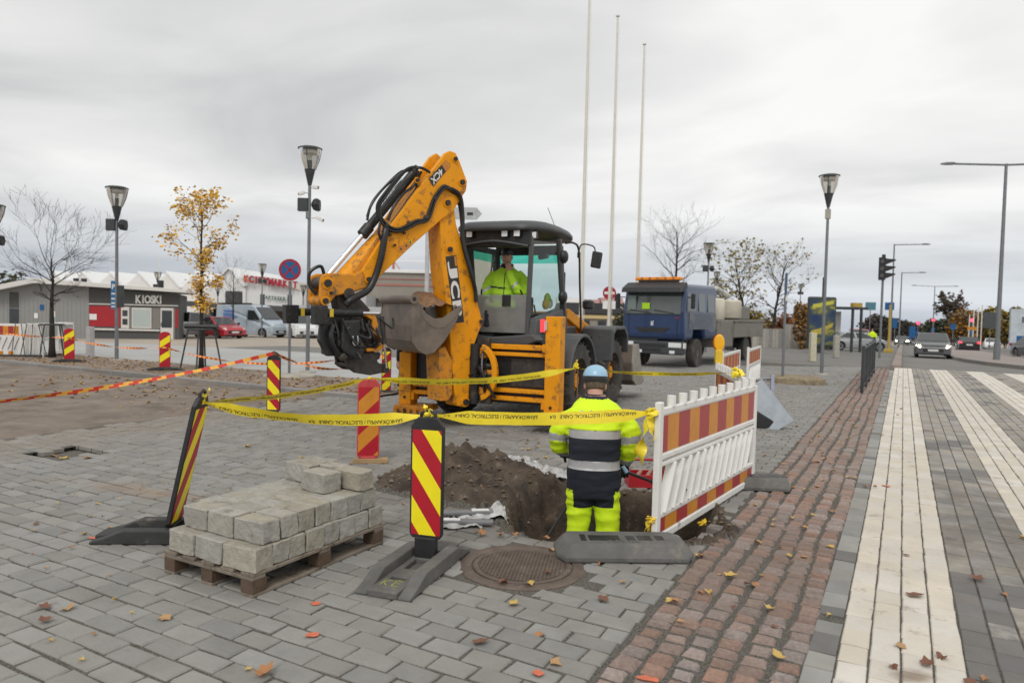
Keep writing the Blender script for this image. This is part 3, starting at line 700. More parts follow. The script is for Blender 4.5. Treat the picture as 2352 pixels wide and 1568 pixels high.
# (x0,x1) spans over the width, rows from the front (near) end y=-.6
lay1 = []
ys_ = [-.59,-.44,-.30,-.155,0,.15,.30,.45,.60]
for j in range(8):
    for i, (a, c) in enumerate(((-.39,-.135),(-.13,.125),(.13,.39))):
        lay1.append((a, c, ys_[j]+.003, ys_[j+1]-.004, 0, j, i))
lay2 = []
ys2 = [-.51,-.365,-.215,-.065,.085,.235,.385,.545]
for j in range(7):
    for i, (a, c) in enumerate(((-.37,-.12),(-.115,.13),(.135,.375))):
        if j == 0 and i == 0: a += .03
        lay2.append((a, c, ys2[j]+.003, ys2[j+1]-.004, 1, j, i))
lay3 = [(-.33,-.06,.33,.47,2,0,0),(-.01,.23,.18,.33,2,1,1),(.14,.38,.36,.51,2,2,2),(-.30,-.06,.475,.615,2,3,0),(-.05,.13,.40,.54,2,4,1)]
side_ = ['on the left side','in the middle','on the right side']
for (a, c, y0, y1, lv, j, i) in lay1+lay2+lay3:
    if lv == 0 and i == 1 and 0 < j < 7: continue      # buried in the stack
    me = rock_block(c-a, y1-y0, LZ+rs.uniform(-.004,.002), rs)
    o = bpy.data.objects.new('granite_block', me); C.objects.link(o)
    o.location = (-3.67+(a+c)/2+rs.uniform(-.004,.004), 3.49+(y0+y1)/2+rs.uniform(-.004,.004), .142+LZ*(lv+.5)+lv*.002)
    o.rotation_euler = (0, 0, rs.uniform(-.05,.05)*(1 if lv < 2 else 3))
    lab = ('granite block of the %s layer, %s row from the front, %s' % (('bottom','middle')[lv], ord_(j), side_[i])) if lv < 2 else \
        ['granite block at the back left of the loose top layer on the pallet', 'single granite block set forward in the middle of the top layer','granite block at the right of the loose top layer, above the pallet edge','rearmost granite block of the top layer, behind the left one','granite block lying flush behind the middle one of the top layer'][j]
    tag(o, lab, 'granite block', 'granite blocks stacked on the pallet')

# ------------------------------------------------------------------ manhole
CAST = mat('cast_iron', (.15,.115,.095), .6, metal=.4, var=.25, vs=8, bump=.3, bs=60, dirt=(.22,.185,.15), dirt_amt=.35, ds=5)
mh = thing('manhole_cover', 'round rusty manhole cover with a raised grid, set in the setts by the pit', 'manhole cover', (MANX, MANY, -.004), R(20))
MB().lathe([(-.05,.345),(-.002,.345),(.004,.355),(.004,.415),(-.004,.43),(-.05,.43)], n=48, cap=False).build('frame', CAST, parent=mh, smooth=True)
MB().lathe([(-.03,.335),(-.006,.335),(-.004,.33)], n=48).build('lid', CAST, parent=mh)
b = MB()
MB().lathe([(-.004,.335),(.003,.333),(.003,.300),(-.004,.298)], n=48, cap=False).build('rim', CAST, parent=mh)
for a in range(2):
    for k in range(-12, 13):
        d = k*.0245; h = math.sqrt(max(0, .29**2-d*d))
        if h < .03: continue
        p, q = ((d,-h,0),(d,h,0)) if a == 0 else ((-h,d,.0004),(h,d,.0004)); b.obox((p[0],p[1],p[2]-.002),(q[0],q[1],q[2]-.002), .010, .012)
stuff(b.build('raised_grid', CAST, parent=mh))
MB().cyl((-.16,-.05,-.003),(-.16,-.05,.0035),.016,12).build('lifting_hole', BLK, parent=mh)
# ------------------------------------------------------------------ people
HVY = mat('hivis_yellow', (.66,.90,.012), .75, var=.06, vs=5, bump=.25, bs=14, dirt=(.42,.50,.04), dirt_amt=.22, ds=5)
HVG = mat('hivis_lime', (.36,.62,.02), .75, var=.10, vs=5, bump=.25, bs=14)
NAVY = mat('navy_cloth', (.012,.015,.026), .85, var=.3, vs=7, bump=.3, bs=16)
REFL = mat('reflective_tape', (.42,.42,.43), .45, var=.12, vs=12, metal=.2)
SKIN = mat('skin', (.50,.27,.20), .55, var=.1, vs=20)
HAIR = mat('grey_brown_hair', (.12,.09,.065), .9, var=.4, vs=60, bump=.6, bs=90)
HELM = mat('pale_blue_helmet', (.30,.50,.66), .3, var=.1, vs=5)
BOOT = mat('work_boot', (.022,.019,.017), .6, var=.3, vs=8)
GLOVE = mat('black_glove', (.018,.02,.022), .8, var=.3, vs=20)
def ell_ring(cx, cy, cz, rx, ry, n=20, p=2.4, tilt=0):
    out_ = []
    for k in range(n):
        a = 2*PI*k/n; c, s = math.cos(a), math.sin(a)
        x = math.copysign(abs(c)**(2/p), c)*rx; y = math.copysign(abs(s)**(2/p), s)*ry
        out_.append((cx+x, cy+y, cz+y*tilt))
    return out_
def body_mesh(name, mb, mats, pick, voxel=.012, cuts=(), folds=.006, fold_scale=9, seed=0):
    me = mb.mesh(name, mats[0]); o = bpy.data.objects.new(name, me); C.objects.link(o)
    r = o.modifiers.new('r', 'REMESH'); r.mode = 'VOXEL'; r.voxel_size = voxel; r.use_smooth_shade = True
    s = o.modifiers.new('s', 'SMOOTH'); s.factor = .5; s.iterations = 5
    bpy.context.view_layer.update()
    m2 = bpy.data.meshes.new_from_object(o.evaluated_get(bpy.context.evaluated_depsgraph_get()))
    bpy.data.objects.remove(o); bpy.data.meshes.remove(me)
    bm = bmesh.new(); bm.from_mesh(m2); bm.normal_update()
    for (co, no) in cuts: bmesh.ops.bisect_plane(bm, geom=bm.verts[:]+bm.edges[:]+bm.faces[:], plane_co=co, plane_no=no, dist=1e-4)
    bm.normal_update()
    if folds:
        of = Vector((seed*7.1, 0, 0)); 
        for v in bm.verts:
            if pick(v.co) in folds_mats[name]:
                q = Vector((v.co.x*.55, v.co.y*.55, v.co.z*1.5))*fold_scale+of
                n = 1-abs(noise.noise(q))*2.2; n2 = noise.noise(q*2.7)
                v.co += v.normal*(n*.65+n2*.35)*folds
    bm.to_mesh(m2)
    for k in range(len(bm.faces)): pass
    bm.faces.ensure_lookup_table(); idx = [pick(f.calc_center_median()) for f in bm.faces]; bm.free()
    m2.materials.clear()
    for m in mats: m2.materials.append(m)
    m2.polygons.foreach_set('material_index', idx); m2.polygons.foreach_set('use_smooth', [True]*len(idx))
    ob = bpy.data.objects.new(name, m2); C.objects.link(ob); return ob
folds_mats = {'body': (0,1,2,3)}
def hand(mb, wrist, d, palm_n, s=1.0, curl=.6, side=1):
    """palm plus four bent fingers and a thumb leaving the side of the palm"""
    d = Vector(d).normalized(); nn = Vector(palm_n); nn = (nn-d*nn.dot(d)).normalized(); x = d.cross(nn)*side; w_ = Vector(wrist)
    c = w_+d*.05*s
    mb.rings([[w_+x*a*.026*s+nn*b_*.016*s for a, b_ in ((-1,-1),(1,-1),(1,1),(-1,1))], [c+x*a*.040*s+nn*b_*.015*s for a, b_ in ((-1,-1),(1,-1),(1,1),(-1,1))], [w_+d*.095*s+x*a*.040*s+nn*b_*.012*s for a, b_ in ((-1,-1),(1,-1),(1,1),(-1,1))]])
    for k, L_ in enumerate((.066,.076,.072,.056)):
        p = w_+d*.088*s+x*(-.031+.0205*k)*s; pts = [p]; ang = 0; cur = p
        for j, f in enumerate((.45,.32,.28)):
            ang += curl*(.5 if j == 0 else .9); dd = d*math.cos(ang)+nn*math.sin(ang); cur = cur+dd*L_*f*s*1.15; pts.append(cur)
        mb.tube(pts, [.0105*s,.0098*s,.0088*s,.0075*s], 8)
    p = w_+d*.028*s-x*.03*s; q = p+(d*.6-x*.75+nn*.3).normalized()*.042*s; r_ = q+(d*.8-x*.1+nn*.6).normalized()*.035*s
    mb.tube([p, q, r_], [.014*s,.012*s,.009*s], 8)

# --- the worker standing in the pit, seen from behind
W = thing('person', 'worker in yellow and navy with pale blue helmet, standing in the pit, back turned', 'person', (-2.10,5.235,-.47), R(24))
z0 = .47
mb = MB()
legs = [((-.125,.02,.03),(-.122,.0,.30),(-.115,.03,.50),(-.10,.01,.80)), ((.125,.0,.03),(.127,-.02,.30),(.12,.01,.50),(.10,.01,.80))]
for P in legs: mb.tube([V(*p) for p in P], [.072,.078,.088,.112], 14)
for sx in (-1, 1): mb.tube([(sx*.115,-.06,.05),(sx*.118,.05,.05),(sx*.12,.15,.045)], [.05,.058,.045], 10)   # boots
rs_ = []
for z, rx, ry, cy in ((.74,.20,.13,0),(.80,.205,.14,0),(.87,.212,.15,-.005),(.97,.205,.142,-.01),(1.10,.20,.135,0),(1.22,.208,.135,.01),(1.31,.222,.138,.03),(1.385,.222,.134,.05),(1.435,.195,.125,.075),(1.475,.15,.108,.10),(1.505,.095,.09,.12),(1.53,.068,.07,.13)):
    rs_.append(ell_ring(0, cy, z, rx, ry))
mb.rings(rs_)
mb.tube([(0,.12,1.48),(0,.15,1.55),(0,.17,1.60)], [.062,.062,.06], 12)
arms = {-1: [(-.13,.06,1.36),(-.235,.06,1.31),(-.285,.05,1.24),(-.285,.10,1.13),(-.235,.20,1.06),(-.19,.27,1.04)],
         1: [(.13,.06,1.36),(.235,.06,1.31),(.285,.04,1.24),(.285,.07,1.12),(.268,.12,1.04),(.25,.16,.985)]}
for s, P in arms.items(): mb.tube(catmull(P, 3), [.082,.083,.084,.083,.080,.078,.077,.076,.074,.072,.070,.067,.064,.060,.056,.052][:16], 12)
def pick(c):
    x, y, z = c
    arm = abs(x) > .205 + (.02 if z > 1.3 else 0) or (y > .15 and z < 1.2 and z > .9)
    if z < .115: return 4
    if z < .78:
        if z < .66 + (.012 if x > 0 else -.0): return 0
        return 0 if abs(x) > .155 and z < .86 and z > .5 and y > -.10 else 1
    if z < .87 and z < .84: 
        return 0 if (abs(x) > .165 and z < .80) else 1
    if arm and z > .90:
        s = 1 if x > 0 else -1
        t = z - .10*(s*x-.285)
        if 1.165 < t < 1.225: return 2
        if z < 1.055 + (0 if s < 0 else -.04): return 2 if z > 1.01-(0 if s < 0 else .04) else 1
        return 0
    if z > 1.505: return 1 if z < 1.525 else 3
    if z > 1.277: return 0
    if z > 1.212: return 2
    if 0.973 < z < 1.043: return 2
    return 1
cuts = [((0,0,z),(0,0,1)) for z in (.115,.66,.672,.78,.84,.973,1.043,1.212,1.277,1.505,1.525)]
folds_mats['body'] = (0,1)
ob = body_mesh('body', mb, [HVY, NAVY, REFL, SKIN, BOOT], pick, voxel=.0125, cuts=cuts, folds=.015, fold_scale=8, seed=1); ob.parent = W
# head, bent forward a little
LOWER = lambda x,y,z: (x*1.04, y+.035+(z-1.7)*.12, z-.125-(y-.165)*.12)
b = MB(); hc = V(0,.165,1.735)
b.rings([ell_ring(0, .165+.02*f, 1.735+.105*f2, .074*r_, .092*r_, 18, 2.1) for f, f2, r_ in ((0,-.98,.35),(-.2,-.85,.62),(-.1,-.55,.86),(0,-.1,1.0),(0,.3,.99),(0,.65,.8),(0,.9,.5),(0,1,.2))])
for s in (-1,1): b.lathe([(-.008,.012),(0,.03),(.008,.022)], (s*.077,.155,1.715), (s,-.3,0), 10)
b.tube([(0,.25,1.72),(0,.275,1.70)], [.012,.016], 8)
b.map(LOWER).build('head', SKIN, parent=W, smooth=True, ang=180)
b = MB(); b.rings([ell_ring(0, .150, z, r_*.078, r_*.096, 20, 2.1) for z, r_ in ((1.690,.90),(1.71,1.0),(1.74,1.03),(1.78,1.02),(1.80,.98))]); b.map(LOWER).build('hair', HAIR, parent=W, smooth=True, ang=180)
b = MB(); b.rings([ell_ring(0, .165, z, r_*.098, r_*.118, 24, 2.1) for z, r_ in ((1.765,1.0),(1.79,1.01),(1.82,.97),(1.85,.84),(1.873,.62),(1.885,.34),(1.889,.1))]); b.map(LOWER).build('helmet', HELM, parent=W, smooth=True, ang=180)
b = MB(); b.rings([ell_ring(0, .163, z, r_*.101, r_*.121, 24, 2.1) for z, r_ in ((1.752,.97),(1.765,1.0),(1.785,1.012),(1.795,1.0))]); b.map(LOWER).build('helmet_band', BLK, parent=W, smooth=True)
b = MB(); b.rings([ell_ring(0, .125, z, r_*.078, r_*.085, 20, 2.2) for z, r_ in ((1.56,1.15),(1.60,1.0),(1.622,.98),(1.632,.9))]); b.map(lambda x,y,z: (x, y+.01, z-.095)).build('collar', NAVY, parent=W, smooth=True)
b = MB(); hand(b, (.248,.165,.985), (-.03,.15,-1), (0,1,.2), 1.12, 1.0, 1); b.build('glove', GLOVE, parent=W, smooth=True)
b = MB(); hand(b, (-.19,.275,1.04), (.3,.6,-.6), (.3,0,-1), 1.12, .9, -1); b.build('glove', GLOVE, parent=W, smooth=True)
# star mark on the back: five thin strokes
b = MB(); cx, cz = -.095, 1.395
for a, L_ in ((90+25,.035),(25,.075),(-35,.045),(-95,.05),(165,.042)):
    e_ = V(cx+math.cos(R(a))*L_, 0, cz+math.sin(R(a))*L_)
    def yb(x, z): return .05-.128*(max(0, 1-(abs(x)/.225)**2.4))**(1/2.4) - .024 - (.0 if z < 1.42 else -.012)
    b.obox((cx, yb(cx, cz), cz), (e_.x, yb(e_.x, e_.z), e_.z), .016, .012, ref=(0,1,0))
b.build('star_mark', REFL, parent=W)
# tools held by the worker
t = thing('hand_tool', 'black rod with a light blue grip held in the right glove of the worker', 'hand tool', (0,0,0)); t.location = (-1.87,5.36,.47); t.rotation_euler = (0,0,R(24))
MB().tube([(0,.03,-.01),(.22,.12,-.10),(.50,.2,-.17)], [.013,.012,.010], 8).build('rod', BLK, parent=t, smooth=True)
MB().tube([(-.03,.02,.035),(.0,.03,-.01)], [.016,.018], 8).build('grip', HELM, parent=t, smooth=True)
t = tag(MB().box((-.028,-.012,0),(.028,.012,.36)).map(lambda x,y,z: (x*(1-.3*(1-z/.36)), y, z)).build('spade_blade', mat('grey_steel', (.17,.17,.17), .45, metal=.5, var=.2), bevel=.005), 'grey steel blade hanging from the left hand of the worker', 'tool')
t.location = (-2.33,5.42,.21); t.rotation_euler = (R(4), R(-2), R(24))
t = tag(MB().tube(catmull([(-2.30,5.40,.27),(-2.36,5.33,.14),(-2.44,5.2,-.05),(-2.50,5.05,-.22),(-2.50,4.92,-.08)], 6), .011, 8).build('cable', BLK, smooth=True), 'black cable running from the left hand of the worker down into the pit', 'cable')

# --- the driver in the digger's cab, facing us with a hand at his mouth (local x = his left = image right)
def driver(T):
    mb = MB()
    mb.rings([ell_ring(0, cy, z, rx, ry) for z, rx, ry, cy in ((-.08,.20,.16,0),(.0,.205,.165,-.01),(.12,.215,.17,-.02),(.25,.22,.16,-.01),(.36,.225,.145,.01),(.44,.21,.125,.02),(.50,.14,.10,.03),(.54,.085,.08,.03))])
    mb.tube([(0,.03,.5),(0,.02,.60)], [.06,.058], 12)
    mb.tube(catmull([(.16,.02,.43),(.25,-.01,.33),(.29,-.10,.17),(.24,-.22,.16),(.13,-.20,.33),(.07,-.15,.47)], 3), [.082,.083,.083,.082,.08,.078,.076,.075,.073,.07,.068,.064,.06,.056,.052,.046], 12)
    mb.tube(catmull([(-.16,.02,.43),(-.25,.0,.33),(-.30,-.04,.18),(-.30,-.10,.04),(-.24,-.22,-.02),(-.2,-.26,-.02)], 3), [.082,.083,.083,.082,.08,.078,.076,.075,.073,.07,.068,.064,.06,.056,.052,.046], 12)
    for s in (-1,1): mb.tube([(s*.10,.0,-.10),(s*.16,-.25,-.10),(s*.17,-.45,-.12),(s*.17,-.47,-.35)], [.10,.09,.07,.06], 12)
    def pk(c):
        x, y, z = c
        if z > .545: return 3
        if z < -.075: return 1
        if abs(x) < .23 and y < .2 and .035 < z-(x*x)*.9 < .085 and not (x > .2 and y < -.15): return 2
        if abs(x) < .225 and .20 < z-abs(x)*.12 < .225 and x < .02: return 1
        if abs(x) < .008 and z < .45 and y < 0: return 1
        if x < -.2 and abs(z-.20-(x+.28)*.6) < .025: return 2
        if x > .12 and y < -.14 and abs((z-.26)-(x-.18)*1.0) < .028: return 2
        if x < -.2 and abs(z-.0) < .018: return 2
        return 0
    folds_mats['body'] = (0,1)
    ob = body_mesh('body', mb, [HVG, NAVY, REFL, SKIN], pk, voxel=.0125, cuts=[((0,0,z),(0,0,1)) for z in (-.075,.545)], folds=.012, fold_scale=9, seed=4); ob.parent = T
    b = MB()
    b.rings([ell_ring(0, .0+.01*f, .685+.115*f2, .078*r_, .095*r_, 20, 2.1) for f, f2, r_ in ((-1,-.98,.40),(-.8,-.85,.70),(-.4,-.5,.92),(0,-.1,1.0),(0,.3,.99),(0,.65,.8),(0,.9,.5),(0,1,.2))])
    b.tube([(0,-.092,.71),(0,-.118,.675),(0,-.095,.665)], [.010,.017,.012], 8)
    for s in (-1,1): b.lathe([(-.008,.012),(0,.03),(.008,.022)], (s*.079,.01,.68), (s,.2,0), 10)
    b.tube([(-.028,-.088,.637),(0,-.098,.635),(.028,-.088,.637)], [.005,.008,.005], 6)
    b.build('head', SKIN, parent=T, smooth=True, ang=180)
    b = MB()
    for s in (-1,1): b.tube([(s*.018,-.088,.705),(s*.045,-.080,.705)], [.006,.006], 6)
    b.build('eye', BLK, parent=T)
    b = MB(); b.rings([ell_ring(0, .005, z, r_*.084, r_*.102, 20, 2.1) for z, r_ in ((.715,1.0),(.74,1.03),(.78,.98),(.81,.78),(.825,.4))]); b.build('beanie', BLK, parent=T, smooth=True, ang=180)
    b = MB(); b.rings([ell_ring(0, .03, z, r_*.098, r_*.09, 20, 2.2) for z, r_ in ((.50,1.1),(.55,1.0),(.59,.93))]); b.build('collar', NAVY, parent=T, smooth=True)
    b = MB(); hand(b, (.075,-.155,.47), (-.25,.12,1), (0,1,-.1), 1.05, .75, 1); b.build('hand', SKIN, parent=T, smooth=True)
    b = MB(); hand(b, (-.20,-.265,-.02), (.3,-.8,-.3), (0,-.2,-1), 1.05, .9, -1); b.build('hand', SKIN, parent=T, smooth=True)
# --- person walking behind the digger: only the legs show below the left stabiliser
def legs_person(loc, rz):
    T = thing('person', 'person in dark trousers with lime bands walking just behind the left side of the digger', 'person', loc, rz)
    mb = MB()
    mb.tube([(-.10,0,.86),(-.11,.10,.50),(-.16,-.10,.09)], [.10,.078,.052], 12); mb.tube([(.10,0,.86),(.11,.10,.48),(.12,.24,.08)], [.10,.078,.052], 12)
    mb.tube([(-.16,-.14,.06),(-.16,0,.05),(-.17,.09,.04)], [.042,.052,.035], 10); mb.tube([(.12,.20,.06),(.13,.33,.05),(.13,.40,.045)], [.042,.052,.035], 10)
    mb.rings([ell_ring(0, .0, z, rx, ry) for z, rx, ry in ((.80,.16,.11),(.95,.165,.12),(1.15,.17,.12),(1.35,.20,.12),(1.45,.14,.09),(1.52,.06,.06))])
    mb.tube([(.18,0,1.38),(.24,.05,1.12),(.20,.18,.93)], [.06,.055,.045], 10); mb.tube([(-.18,0,1.38),(-.24,-.02,1.12),(-.22,.05,.88)], [.06,.055,.045], 10)
    mb.tube([(0,.0,1.48),(0,.01,1.56)], [.055,.055], 10); mb.rings([ell_ring(0, .02, 1.66+.11*f, .075*r_, .09*r_, 16, 2) for f, r_ in ((-1,.4),(-.6,.8),(0,1),(.6,.8),(1,.3))])
    def pk(c):
        if c.z > 1.55: return 3
        if c.z < .11: return 4
        if .30 < c.z < .335 or .42 < c.z < .45 or .62 < c.z < .64: return 0
        return 2 if 1.10 < c.z < 1.15 else 1
    folds_mats['body'] = (0,1)
    ob = body_mesh('body', mb, [HVG, NAVY, REFL, SKIN, BOOT], pk, voxel=.016, cuts=[((0,0,z),(0,0,1)) for z in (.30,.335,.42,.45,1.0,1.55,.11)], folds=.008, seed=6); ob.parent = T
    b = MB(); hand(b, (.20,.18,.93), (0,.2,-1), (-1,0,0), 1, .5, 1); hand(b, (-.22,.05,.88), (0,.1,-1), (1,0,0), 1, .5, -1); b.build('hand', SKIN, parent=T, smooth=True)
    return T
legs_person((-7.08,9.50,0), R(75))
# far hi-vis person on the footway
T = thing('person', 'distant person in a lime jacket on the footway beside the railing', 'person', (-2.35,70,gz(-2.35,70)), 0)
mb = MB(); mb.rings([ell_ring(0, 0, z, rx, ry, 14) for z, rx, ry in ((.85,.2,.14),(1.1,.24,.15),(1.35,.27,.15),(1.5,.16,.1),(1.55,.06,.06))])
for s in (-1,1): mb.tube([(s*.1,0,.88),(s*.11,0,.45),(s*.12,.02,.04)], [.11,.09,.06], 10); mb.tube([(s*.24,0,1.38),(s*.31,0,1.1),(s*.28,.1,.85)], [.08,.07,.05], 8)
mb.rings([ell_ring(0, 0, 1.66+.11*f, .075*r_, .09*r_, 12, 2) for f, r_ in ((-1,.4),(-.6,.8),(0,1),(.6,.8),(1,.3))])
folds_mats['body'] = ()
body_mesh('body', mb, [HVY, NAVY, REFL, SKIN], lambda c: 3 if c.z > 1.55 else (0 if c.z > .8 else 1), voxel=.03, folds=0).parent = T
# ------------------------------------------------------------------ plastic tape
TY = mat('yellow_tape', (.88,.70,.035), .35, var=.08, vs=14, bump=.1, bs=20)
TK = mat('tape_print', (.03,.03,.03), .5, var=.2, vs=20)
TO = mat('red_tape', (.62,.045,.03), .4, var=.1, vs=8)
TOY = mat('orange_yellow_tape', (.80,.42,.06), .4, var=.1, vs=8)
class Ribbon:
    def __init__(s, pts, w=.075, tw=None, ww=None, n=10):
        s.P = catmull(pts, n); s.w = w; s.n = len(s.P)-1; s.tw = tw or (lambda t: 0); s.ww = ww or (lambda t: 1)
        s.L = [0]
        for i in range(s.n): s.L.append(s.L[-1]+(s.P[i+1]-s.P[i]).length)
    def at(s, dist, v, off=0):
        dist = max(0, min(s.L[-1]-1e-6, dist)); lo = 0
        while s.L[lo+1] < dist: lo += 1
        f = (dist-s.L[lo])/(s.L[lo+1]-s.L[lo]); p = s.P[lo].lerp(s.P[lo+1], f); d = (s.P[lo+1]-s.P[lo]).normalized(); t = dist/s.L[-1]
        side = d.cross(Vector((0,0,1))).normalized(); upv = side.cross(d)
        a = s.tw(t); ax = upv*math.cos(a)+side*math.sin(a); nn = side*math.cos(a)-upv*math.sin(a)
        cr = math.sin(dist*9+v*2)*.004+math.sin(dist*23)*.0025
        return p + ax*v*s.w*s.ww(t) + nn*(off+cr)
def tape(label, pts, w=.075, tw=None, ww=None, text=None, tsize=.05, flip=True, v0=.0, gap=.09, mats=None, period=None, group=None, side=1, name='tape', textgap=1.0):
    r = Ribbon(pts, w, tw, ww); b = MB(); m = max(12, int(r.L[-1]/.03))
    o_ = thing(name, label, 'tape', (0,0,0)) if text else None
    if period: m = max(12, int(r.L[-1]/(period/4)))
    nv = 3
    for i in range(m+1):
        for j in range(nv): b.v.append(tuple(r.at(r.L[-1]*i/m, -.5+j/(nv-1))))
    for i in range(m):
        for j in range(nv-1):
            a = i*nv+j; b.f.append((a, a+1, a+nv+1, a+nv))
            k = int((r.L[-1]*i/m + (period or 1)*.18*j)/(period or 1)*2) % 2 if period else 0; b.m.append(k)
    if not text:
        ob = b.build(name, mats or [TY], smooth=True, ang=180); tag(ob, label, 'tape', group); return ob
    b.build('band', mats or [TY], parent=o_, smooth=True, ang=180)
    tb = MB(); d = .07
    vs, fs = text_geo(text, tsize, bold=.01, align='LEFT'); wid = max(v[0] for v in vs)
    while d + wid < r.L[-1]-.06:
        for s in (1, -1):
            nvs = []
            for x, y, z in vs:
                u, v = (d+x, y/w+v0)
                if flip: u, v = (d+wid-x, -y/w+v0)
                nvs.append(r.at(u, v, s*.0012))
            tb.add(nvs, fs)
        d += wid+gap*textgap
    if tb.v: stuff(tb.build('lettering', TK, parent=o_))
    return o_
def knot(label, p, s=.03, tails=(), m=None, seed=0, w=.05):
    """tape tied round a post head: a crumpled bunch with loose ends"""
    rn = random.Random(seed); p = Vector(p); t = thing('tape_knot', label, 'tape knot', tuple(p))
    b = MB()
    for k in range(5):
        a = rn.uniform(0, 6.3); q = [Vector((math.cos(a+j*1.3)*s*rn.uniform(.6,1.2), math.sin(a+j*1.3)*s*rn.uniform(.6,1.2), (j-2)*s*.35*rn.uniform(.4,1.4))) for j in range(5)]
        b.tube(catmull(q, 4), s*.33, 6, sx=.5)
    b.build('bunch', m or TY, parent=t, smooth=True)
    for tl in tails:
        r = Ribbon([Vector(q) for q in tl], w, tw=lambda x: .5+x*1.3); b = MB(); n = 20
        for i in range(n+1):
            for j in range(3): b.v.append(tuple(r.at(r.L[-1]*i/n, (-.5+j/2)*(.45+.55*min(1, i/8)), math.sin(i*.9+j)*.006)))
        for i in range(n):
            for j in range(2): a = i*3+j; b.f.append((a, a+1, a+4, a+3)); b.m.append(0)
        b.build('tail', m or TY, parent=t, smooth=True, ang=180)
    return t
TXT = 'SÄHKÖKAAPELI / ELECTRICAL CABLE   0,4'
kA = V(-4.475,3.475,1.0); kB = V(-2.78,3.93,1.0); kC = V(-5.17,6.17,.945); kH = V(-3.74,8.60,1.0); kP = V(-1.585,5.13,.99); kF = V(-1.60,8.15,1.10)
pin = lambda t: max(.25, min(1, t*7, (1-t)*7))
def sagp(a, b_, s, n=6): return [a.lerp(b_, i/n)+V(0,0,-4*s*(i/n)*(1-i/n)) for i in range(n+1)]
tape('yellow cable tape sagging in front, from the leaning post to the nearest striped post', sagp(kA, kB, .075), .085, tw=lambda t: .5*math.sin(t*4)+.1, ww=pin, text=TXT, tsize=.038, v0=-.20)
tape('yellow cable tape running back from the leaning post to the board behind the soil heap', sagp(kA, kC, .05), .060, tw=lambda t: .9-.7*t, ww=pin, text=TXT, tsize=.028)
tape('yellow cable tape passing before the digger, from the board to the stake behind the worker', sagp(kC, kH, .10), .085, tw=lambda t: .25+.3*math.sin(t*5), ww=pin, text=TXT, tsize=.036, v0=-.15)
tape('narrow yellow tape running from behind the helmet of the worker to the zigzag barriers', sagp(kH, kF, .045), .05, tw=lambda t: .7+.3*math.sin(t*9), ww=pin, text=TXT, tsize=.026)
tape('wide yellow cable tape crossing the back of the worker to the big barrier', sagp(kB+V(.03,.02,.0), kP, .035), .092, tw=lambda t: .12*math.sin(t*6), ww=pin, text=TXT, tsize=.036, v0=.16)
knot('yellow tape knot with a loose end sticking up on the leaning post', kA, .022, tails=([(0,0,0),(.02,.01,.05),(.045,.03,.10)],), seed=1, w=.045)
knot('yellow tape knot tied on top of the nearest striped post', kB+V(0,0,.02), .026, tails=([(0,0,0),(-.01,-.02,.03),(-.02,0,.05)],[(0,0,0),(.02,-.03,.03),(.05,-.02,-.02)]), seed=2, w=.03)
knot('yellow tape knot on the red and orange board behind the soil heap', kC, .02, seed=3)
knot('yellow tape knot sticking up beside the helmet of the worker', kH+V(0,0,.02), .035, tails=([(0,0,0),(0,0,.05),(.01,0,.10)],), seed=4)
knot('yellow tape wound round the near post of the big barrier with a long hanging end', kP+V(-.01,-.03,0), .045, tails=([(0,0,0),(-.05,-.02,-.12),(-.08,-.01,-.26),(-.07,0,-.42)],[(0,0,.02),(.01,-.02,-.10),(.02,-.02,-.20)]), seed=5, w=.10)
knot('orange yellow strap tied low on the near post of the big barrier', (-1.58,5.10,.20), .032, tails=([(0,0,0),(-.04,-.01,-.06),(-.07,0,-.15),(-.08,0,-.24)],[(0,0,0),(-.02,.01,-.07),(-.03,.02,-.21)]), m=YPL, seed=6, w=.075)
knot('orange yellow strap lying by the low rail of the big barrier', (-1.36,5.75,.05), .03, tails=([(0,0,0),(.08,.05,.02),(.14,.12,-.02)],), m=YPL, seed=9, w=.03)
knot('yellow tape knot on the pickets where the zigzag barriers meet', kF, .06, tails=([(0,0,0),(.05,-.05,.02),(.09,-.10,-.02)],), seed=7)
kD = V(-8.55,7.94,.99)
tape('red and yellow striped tape crossing the bare ground on the left', sagp(kD, V(-10.6,3.0,.38), .16), .055, tw=lambda t: .8*math.sin(t*7), mats=[TO, TOY], period=.24)
kE = V(-9.15,11.45,.82); kG = V(-16.5,11.7,.62); kF2 = V(-20.6,11.6,.72)
tape('thin orange tape with red dots from the barrier stack to the round topped posts', sagp(V(-26.5,10.9,1.05), kF2, .12), .05, mats=[TOY, TO], period=.14, tw=lambda t: t*9)
tape('thin orange tape with red dots hanging between the two round topped posts', sagp(kF2, kG, .12), .05, mats=[TOY, TO], period=.14, tw=lambda t: t*9)
tape('thin orange tape with red dots dipping from the tree post towards the digger', sagp(kG, V(-10.9,12.6,.62), .28), .05, mats=[TOY, TO], period=.14, tw=lambda t: t*12)
tape('orange tape with red dots running from the slim post back to the digger', sagp(kD, kE, .28), .045, mats=[TOY, TO], period=.14, tw=lambda t: t*9)

